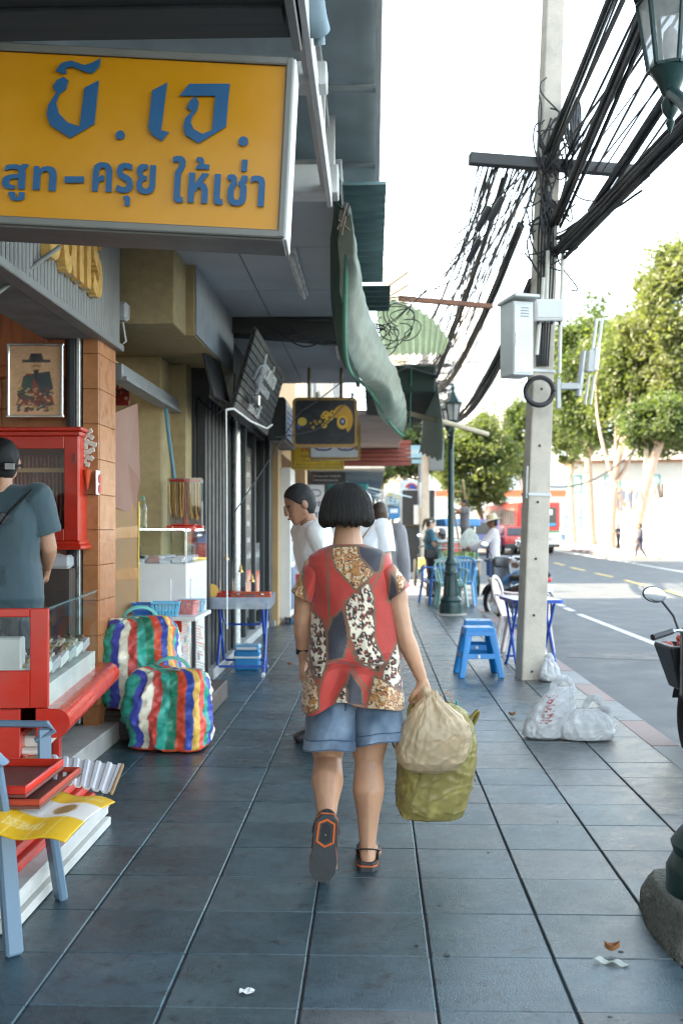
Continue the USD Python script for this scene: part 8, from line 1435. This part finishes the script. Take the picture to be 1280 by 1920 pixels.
def house(label, c, rz, w, dpt, h, wm, rm, wins, gm_):
    t = T('house', label, 'house', c, rz); t.p('wall', B().box(-w / 2, w / 2, 0, dpt, 0, h, .03), wm); t.p('eave', B().box(-w / 2 - .5, w / 2 + .5, -.5, dpt + .5, h, h + .22, .03), mat('eave_brown', (.30, .15, .10), .7))
    t.p('roof', B().add(np.array([(-w / 2 - .8, -.8, h + .22), (w / 2 + .8, -.8, h + .22), (w / 2 + .8, dpt + .8, h + .22), (-w / 2 - .8, dpt + .8, h + .22), (-w / 2 + 2, dpt / 2, h + 2.4), (w / 2 - 2, dpt / 2, h + 2.4)]), np.array([(0, 1, 5), (0, 5, 4), (1, 2, 5), (2, 3, 4), (2, 4, 5), (3, 0, 4), (0, 3, 2), (0, 2, 1)])), rm, smooth=False)
    for x, z, ww_, hh_ in wins:
        f = t.p('window', B().box(x - ww_ / 2, x + ww_ / 2, -.06, .02, z - hh_ / 2, z + hh_ / 2, .01), gm_)
        for k in (-1, 1):
            for j_ in (-1, 1): t.p('pane', B().box(x + k * ww_ * .24 - ww_ * .17, x + k * ww_ * .24 + ww_ * .17, -.075, -.061, z + j_ * hh_ * .24 - hh_ * .19, z + j_ * hh_ * .24 + hh_ * .19, 0), mat('far_pane', (.35, .42, .44), .15), parent=f)
rfm = mat('grey_roof_tiles', (.22, .21, .20), .8, var=.2, vs=3, stretch=(1, 6, 6)); q = P(1225, 990, 100); house('white two storey house with green shuttered windows above the wall', (q[0] + 2, q[1], 0), -.25, 20, 9, 7.6, mat('house_white', (.44, .43, .40), .85, var=.04, dirt=.15, dcol=(.5, .48, .44), ds=.4), rfm, [(-9.3 + 3.6 * k, 5.6 if k % 2 == 0 else 5.6, 1.5, 1.7) for k in range(6)] + [(-9.3 + 3.6 * k, 2.4, 1.5, 1.9) for k in range(6)], mat('shutter_green', (.05, .22, .20), .6))
q = P(985, 990, 125); house('small white house with pale roof far behind the bus', (q[0], q[1], 0), .1, 10, 8, 5.6, mat('house_white', (0, 0, 0)), mat('pale_roof', (.45, .44, .42), .8), [(-2, 4, 1.2, 1.5), (1.5, 4, 1.2, 1.5)], mat('shutter_grey', (.3, .33, .34), .6))
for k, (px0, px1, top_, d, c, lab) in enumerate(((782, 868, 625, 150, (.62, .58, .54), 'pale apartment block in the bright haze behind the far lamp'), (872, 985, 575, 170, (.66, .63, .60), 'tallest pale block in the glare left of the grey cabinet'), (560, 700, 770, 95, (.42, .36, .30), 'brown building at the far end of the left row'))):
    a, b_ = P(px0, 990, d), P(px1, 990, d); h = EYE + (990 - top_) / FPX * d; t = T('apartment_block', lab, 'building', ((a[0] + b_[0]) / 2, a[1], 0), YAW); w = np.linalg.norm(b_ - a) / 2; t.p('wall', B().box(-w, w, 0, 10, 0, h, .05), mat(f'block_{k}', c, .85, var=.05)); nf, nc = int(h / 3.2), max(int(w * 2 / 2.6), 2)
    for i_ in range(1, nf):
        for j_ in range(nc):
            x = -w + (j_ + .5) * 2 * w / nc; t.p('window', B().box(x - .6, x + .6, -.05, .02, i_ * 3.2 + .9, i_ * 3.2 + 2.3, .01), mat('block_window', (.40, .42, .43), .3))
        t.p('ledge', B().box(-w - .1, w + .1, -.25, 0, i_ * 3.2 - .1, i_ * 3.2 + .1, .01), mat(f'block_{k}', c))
def leafm(k, c): return filmm(f'leaf_{k}', c, .5, 0, .45, bump=.0, bs=1.2, tcol=(1.25, 1.35, .5))
barkm = mat('pale_bark', (.30, .22, .17), .9, var=.2, vs=3, bump=.02, bs=8, dirt=.35, dcol=(.16, .13, .10))
def tree(label, base, h_fork, rad, crown, n, leaf, lm, lean=(0, 0), seed=1, group='trees across the road', flat=1.0, kname='broad_tree'):
    rg = np.random.default_rng(seed); t = T(kname, label, 'tree', base, 0, group); b = B(); n = int(n * 1.5); leaf *= .8; C = np.array(crown[0], float) - np.asarray(base, float); Rr = np.array(crown[1], float)
    fork = np.array([lean[0], lean[1], h_fork]); pts = np.array([(0, 0, -.1), (lean[0] * .25, lean[1] * .3, h_fork * .35), (lean[0] * .6, lean[1] * .65, h_fork * .7), fork]); tb = CubicSpline(np.linspace(0, 1, 4), pts)(np.linspace(0, 1, 12)); b.tube(tb, np.interp(np.linspace(0, 1, 12), (0, .08, 1), (rad * 1.5, rad, rad * .72)), 12)
    nb = 7; tips = []
    for k in range(nb):
        dv = rg.normal(size=3); dv[2] = abs(dv[2]) * .6; dv = unit(dv); e = C + dv * Rr * rg.uniform(.45, .8); m = fork * .5 + e * .5 + rg.normal(size=3) * .35 * Rr * .3; m[2] = max(m[2], h_fork + .2); cv = CubicSpline((0, .5, 1), np.array([fork + rg.normal(size=3) * rad * .2, m, e]))(np.linspace(0, 1, 9)); b.tube(cv, np.linspace(rad * .5, rad * .08, 9), 7); tips.append(e)
    t.p('trunk', b, barkm)
    ncl = 90; dv = rg.normal(size=(ncl, 3)); dv /= np.linalg.norm(dv, axis=1, keepdims=True); rad_ = rg.uniform(.25, 1, ncl) ** .5; cen = C + dv * Rr * rad_[:, None] * rg.uniform(.8, 1.12, (ncl, 1)); cs = rg.uniform(.12, .26, ncl)
    ci = rg.integers(0, ncl, n); off = rg.normal(size=(n, 3)) * cs[ci][:, None] * Rr * np.array([.8, .8, .5]); p = cen[ci] + off
    nrm = rg.normal(size=(n, 3)) + np.array([0, 0, 1.1]); nrm /= np.linalg.norm(nrm, axis=1, keepdims=True); u = np.cross(nrm, rg.normal(size=(n, 3))); u /= np.linalg.norm(u, axis=1, keepdims=True); w = np.cross(nrm, u); sz = leaf * rg.uniform(.6, 1.35, n)[:, None]
    V = np.stack([p - u * sz, p + w * sz * .45 + nrm * sz * .12, p + u * sz, p - w * sz * .45 + nrm * sz * .12], 1).reshape(-1, 3); F = np.arange(n * 4).reshape(n, 4)
    tone = (rg.uniform(.7, 1.3, ncl)[ci] * rg.uniform(.8, 1.2, n)); t.p('crown', B().add(V, F), lm, smooth=False, kind='stuff'); return t
L1, L2, L3 = leafm('deep', (0.085, 0.118, 0.045)), leafm('fresh', (0.12, 0.150, 0.06)), leafm('pale', (0.145, 0.165, 0.075))
def crownpx(px, py, d, rx, ry): return (P(px, py, d), (rx / FPX * d, rx / FPX * d, ry / FPX * d))
g = lambda px, py: G(px, py, 0)
tree('pale barked tree with forked trunk nearest the bus on the far pavement', g(1109, 1022), 7.0, .38, crownpx(1110, 715, 84, 95, 140), 17000, .26, L1, (-.3, 0), 1)
tree('slim ivy clad tree between the bus and the forked tree', g(1075, 1019), 6.0, .30, crownpx(1062, 800, 95, 45, 60), 7000, .26, L2, (-.3, 0), 2)
tree('twin stemmed tree in the middle of the far row', g(1144, 1028), 4.2, .34, crownpx(1195, 700, 76, 95, 130), 17000, .25, L2, (.3, 0), 3)
tree('trunk leaning strongly to the right beside the pale pole', g(1186, 1033), 6.5, .36, crownpx(1245, 800, 66, 80, 60), 11000, .22, L1, (1.6, 0), 4)
tree('tall bright crown at the right edge above the white house', P(1290, 990, 72) * np.array([1, 1, 0]), 8.0, .4, crownpx(1262, 600, 72, 85, 165), 18000, .25, L3, (0, 0), 5)
tree('round green tree behind the vendor left of the concrete pole', P(908, 990, 70) * np.array([1, 1, 0]), 3.3, .26, crownpx(893, 862, 68, 72, 78), 15000, .22, L2, (-.5, 0), 6)
tree('green tree filling the gap between lamp post and pole', P(985, 990, 112) * np.array([1, 1, 0]), 4, .3, crownpx(975, 820, 112, 40, 75), 8000, .3, L1, (0, 0), 7)
tree('leafy tree behind the cable crowded second pole', P(790, 990, 60) * np.array([1, 1, 0]), 3, .25, crownpx(775, 835, 60, 60, 60), 11000, .2, L2, (0, 0), 8, 'trees beyond the stalls')
tree('small dark tree above the stall roofs on the left', P(715, 990, 75) * np.array([1, 1, 0]), 3, .25, crownpx(712, 850, 75, 42, 50), 7000, .22, L1, (0, 0), 9, 'trees beyond the stalls')
one('orange_hoarding', B().cb(P(905, 925, 90), (14, .1, .5), Rc), mat('orange_paint', (.5, .12, .05), .6), 'orange strip of roofing glimpsed under the round green tree', 'roof'); one('pale_shop_row', B().cb(P(840, 960, 92), (9, 3, 3.4), Rc), mat('pale_shop', (.55, .6, .62), .7), 'low pale shop behind the tuk tuk and the ladder', 'building')
# ================================================================ litter
pr_ = random.Random(13)
one('paper_scrap', B().sheet(G(463, 1863) + np.stack(list(np.meshgrid(np.linspace(-.022, .022, 5), np.linspace(-.016, .016, 4), indexing='ij')) + [np.array([[.008 + .004 * math.sin(i_ * 2 + j_) for j_ in range(4)] for i_ in range(5)])], -1), .001), white_plastic, 'white paper scrap on the dark tiles in the foreground', 'litter')
dl = mat('dry_leaf', (.22, .09, .03), .8)
for k, (px, py, lab) in enumerate(((543, 1249, 'curled brown leaf on the tiles near the cool box'), (1147, 1790, 'small dry leaf near the rough plinth'), (1112, 1304, 'dry leaf on the road just past the kerb'), (960, 1345, 'tiny dry leaf on the tiles before the white bags'))):
    s, q_ = np.meshgrid(np.linspace(-1, 1, 9), np.linspace(-1, 1, 5), indexing='ij'); one('dry_leaf', B().sheet(G(px, py, RZ if k == 2 else 0) + np.stack([.024 * s, .014 * q_ * (1 - s ** 2 * .9), .012 + .02 * np.abs(q_) + .012 * s ** 2], -1), .0012), dl, lab, 'leaf')
s, q_ = np.meshgrid(np.linspace(-1, 1, 12), np.linspace(-1, 1, 4), indexing='ij'); one('clear_wrapper', B().sheet(G(1145, 1808) + np.stack([.05 * s + .01 * q_, .012 * q_ - .02 * s, .008 + .006 * np.sin(s * 6)], -1), .001), filmm('clear_film', (0, 0, 0)), 'crumpled clear wrapper on the tiles at the lower right', 'litter')
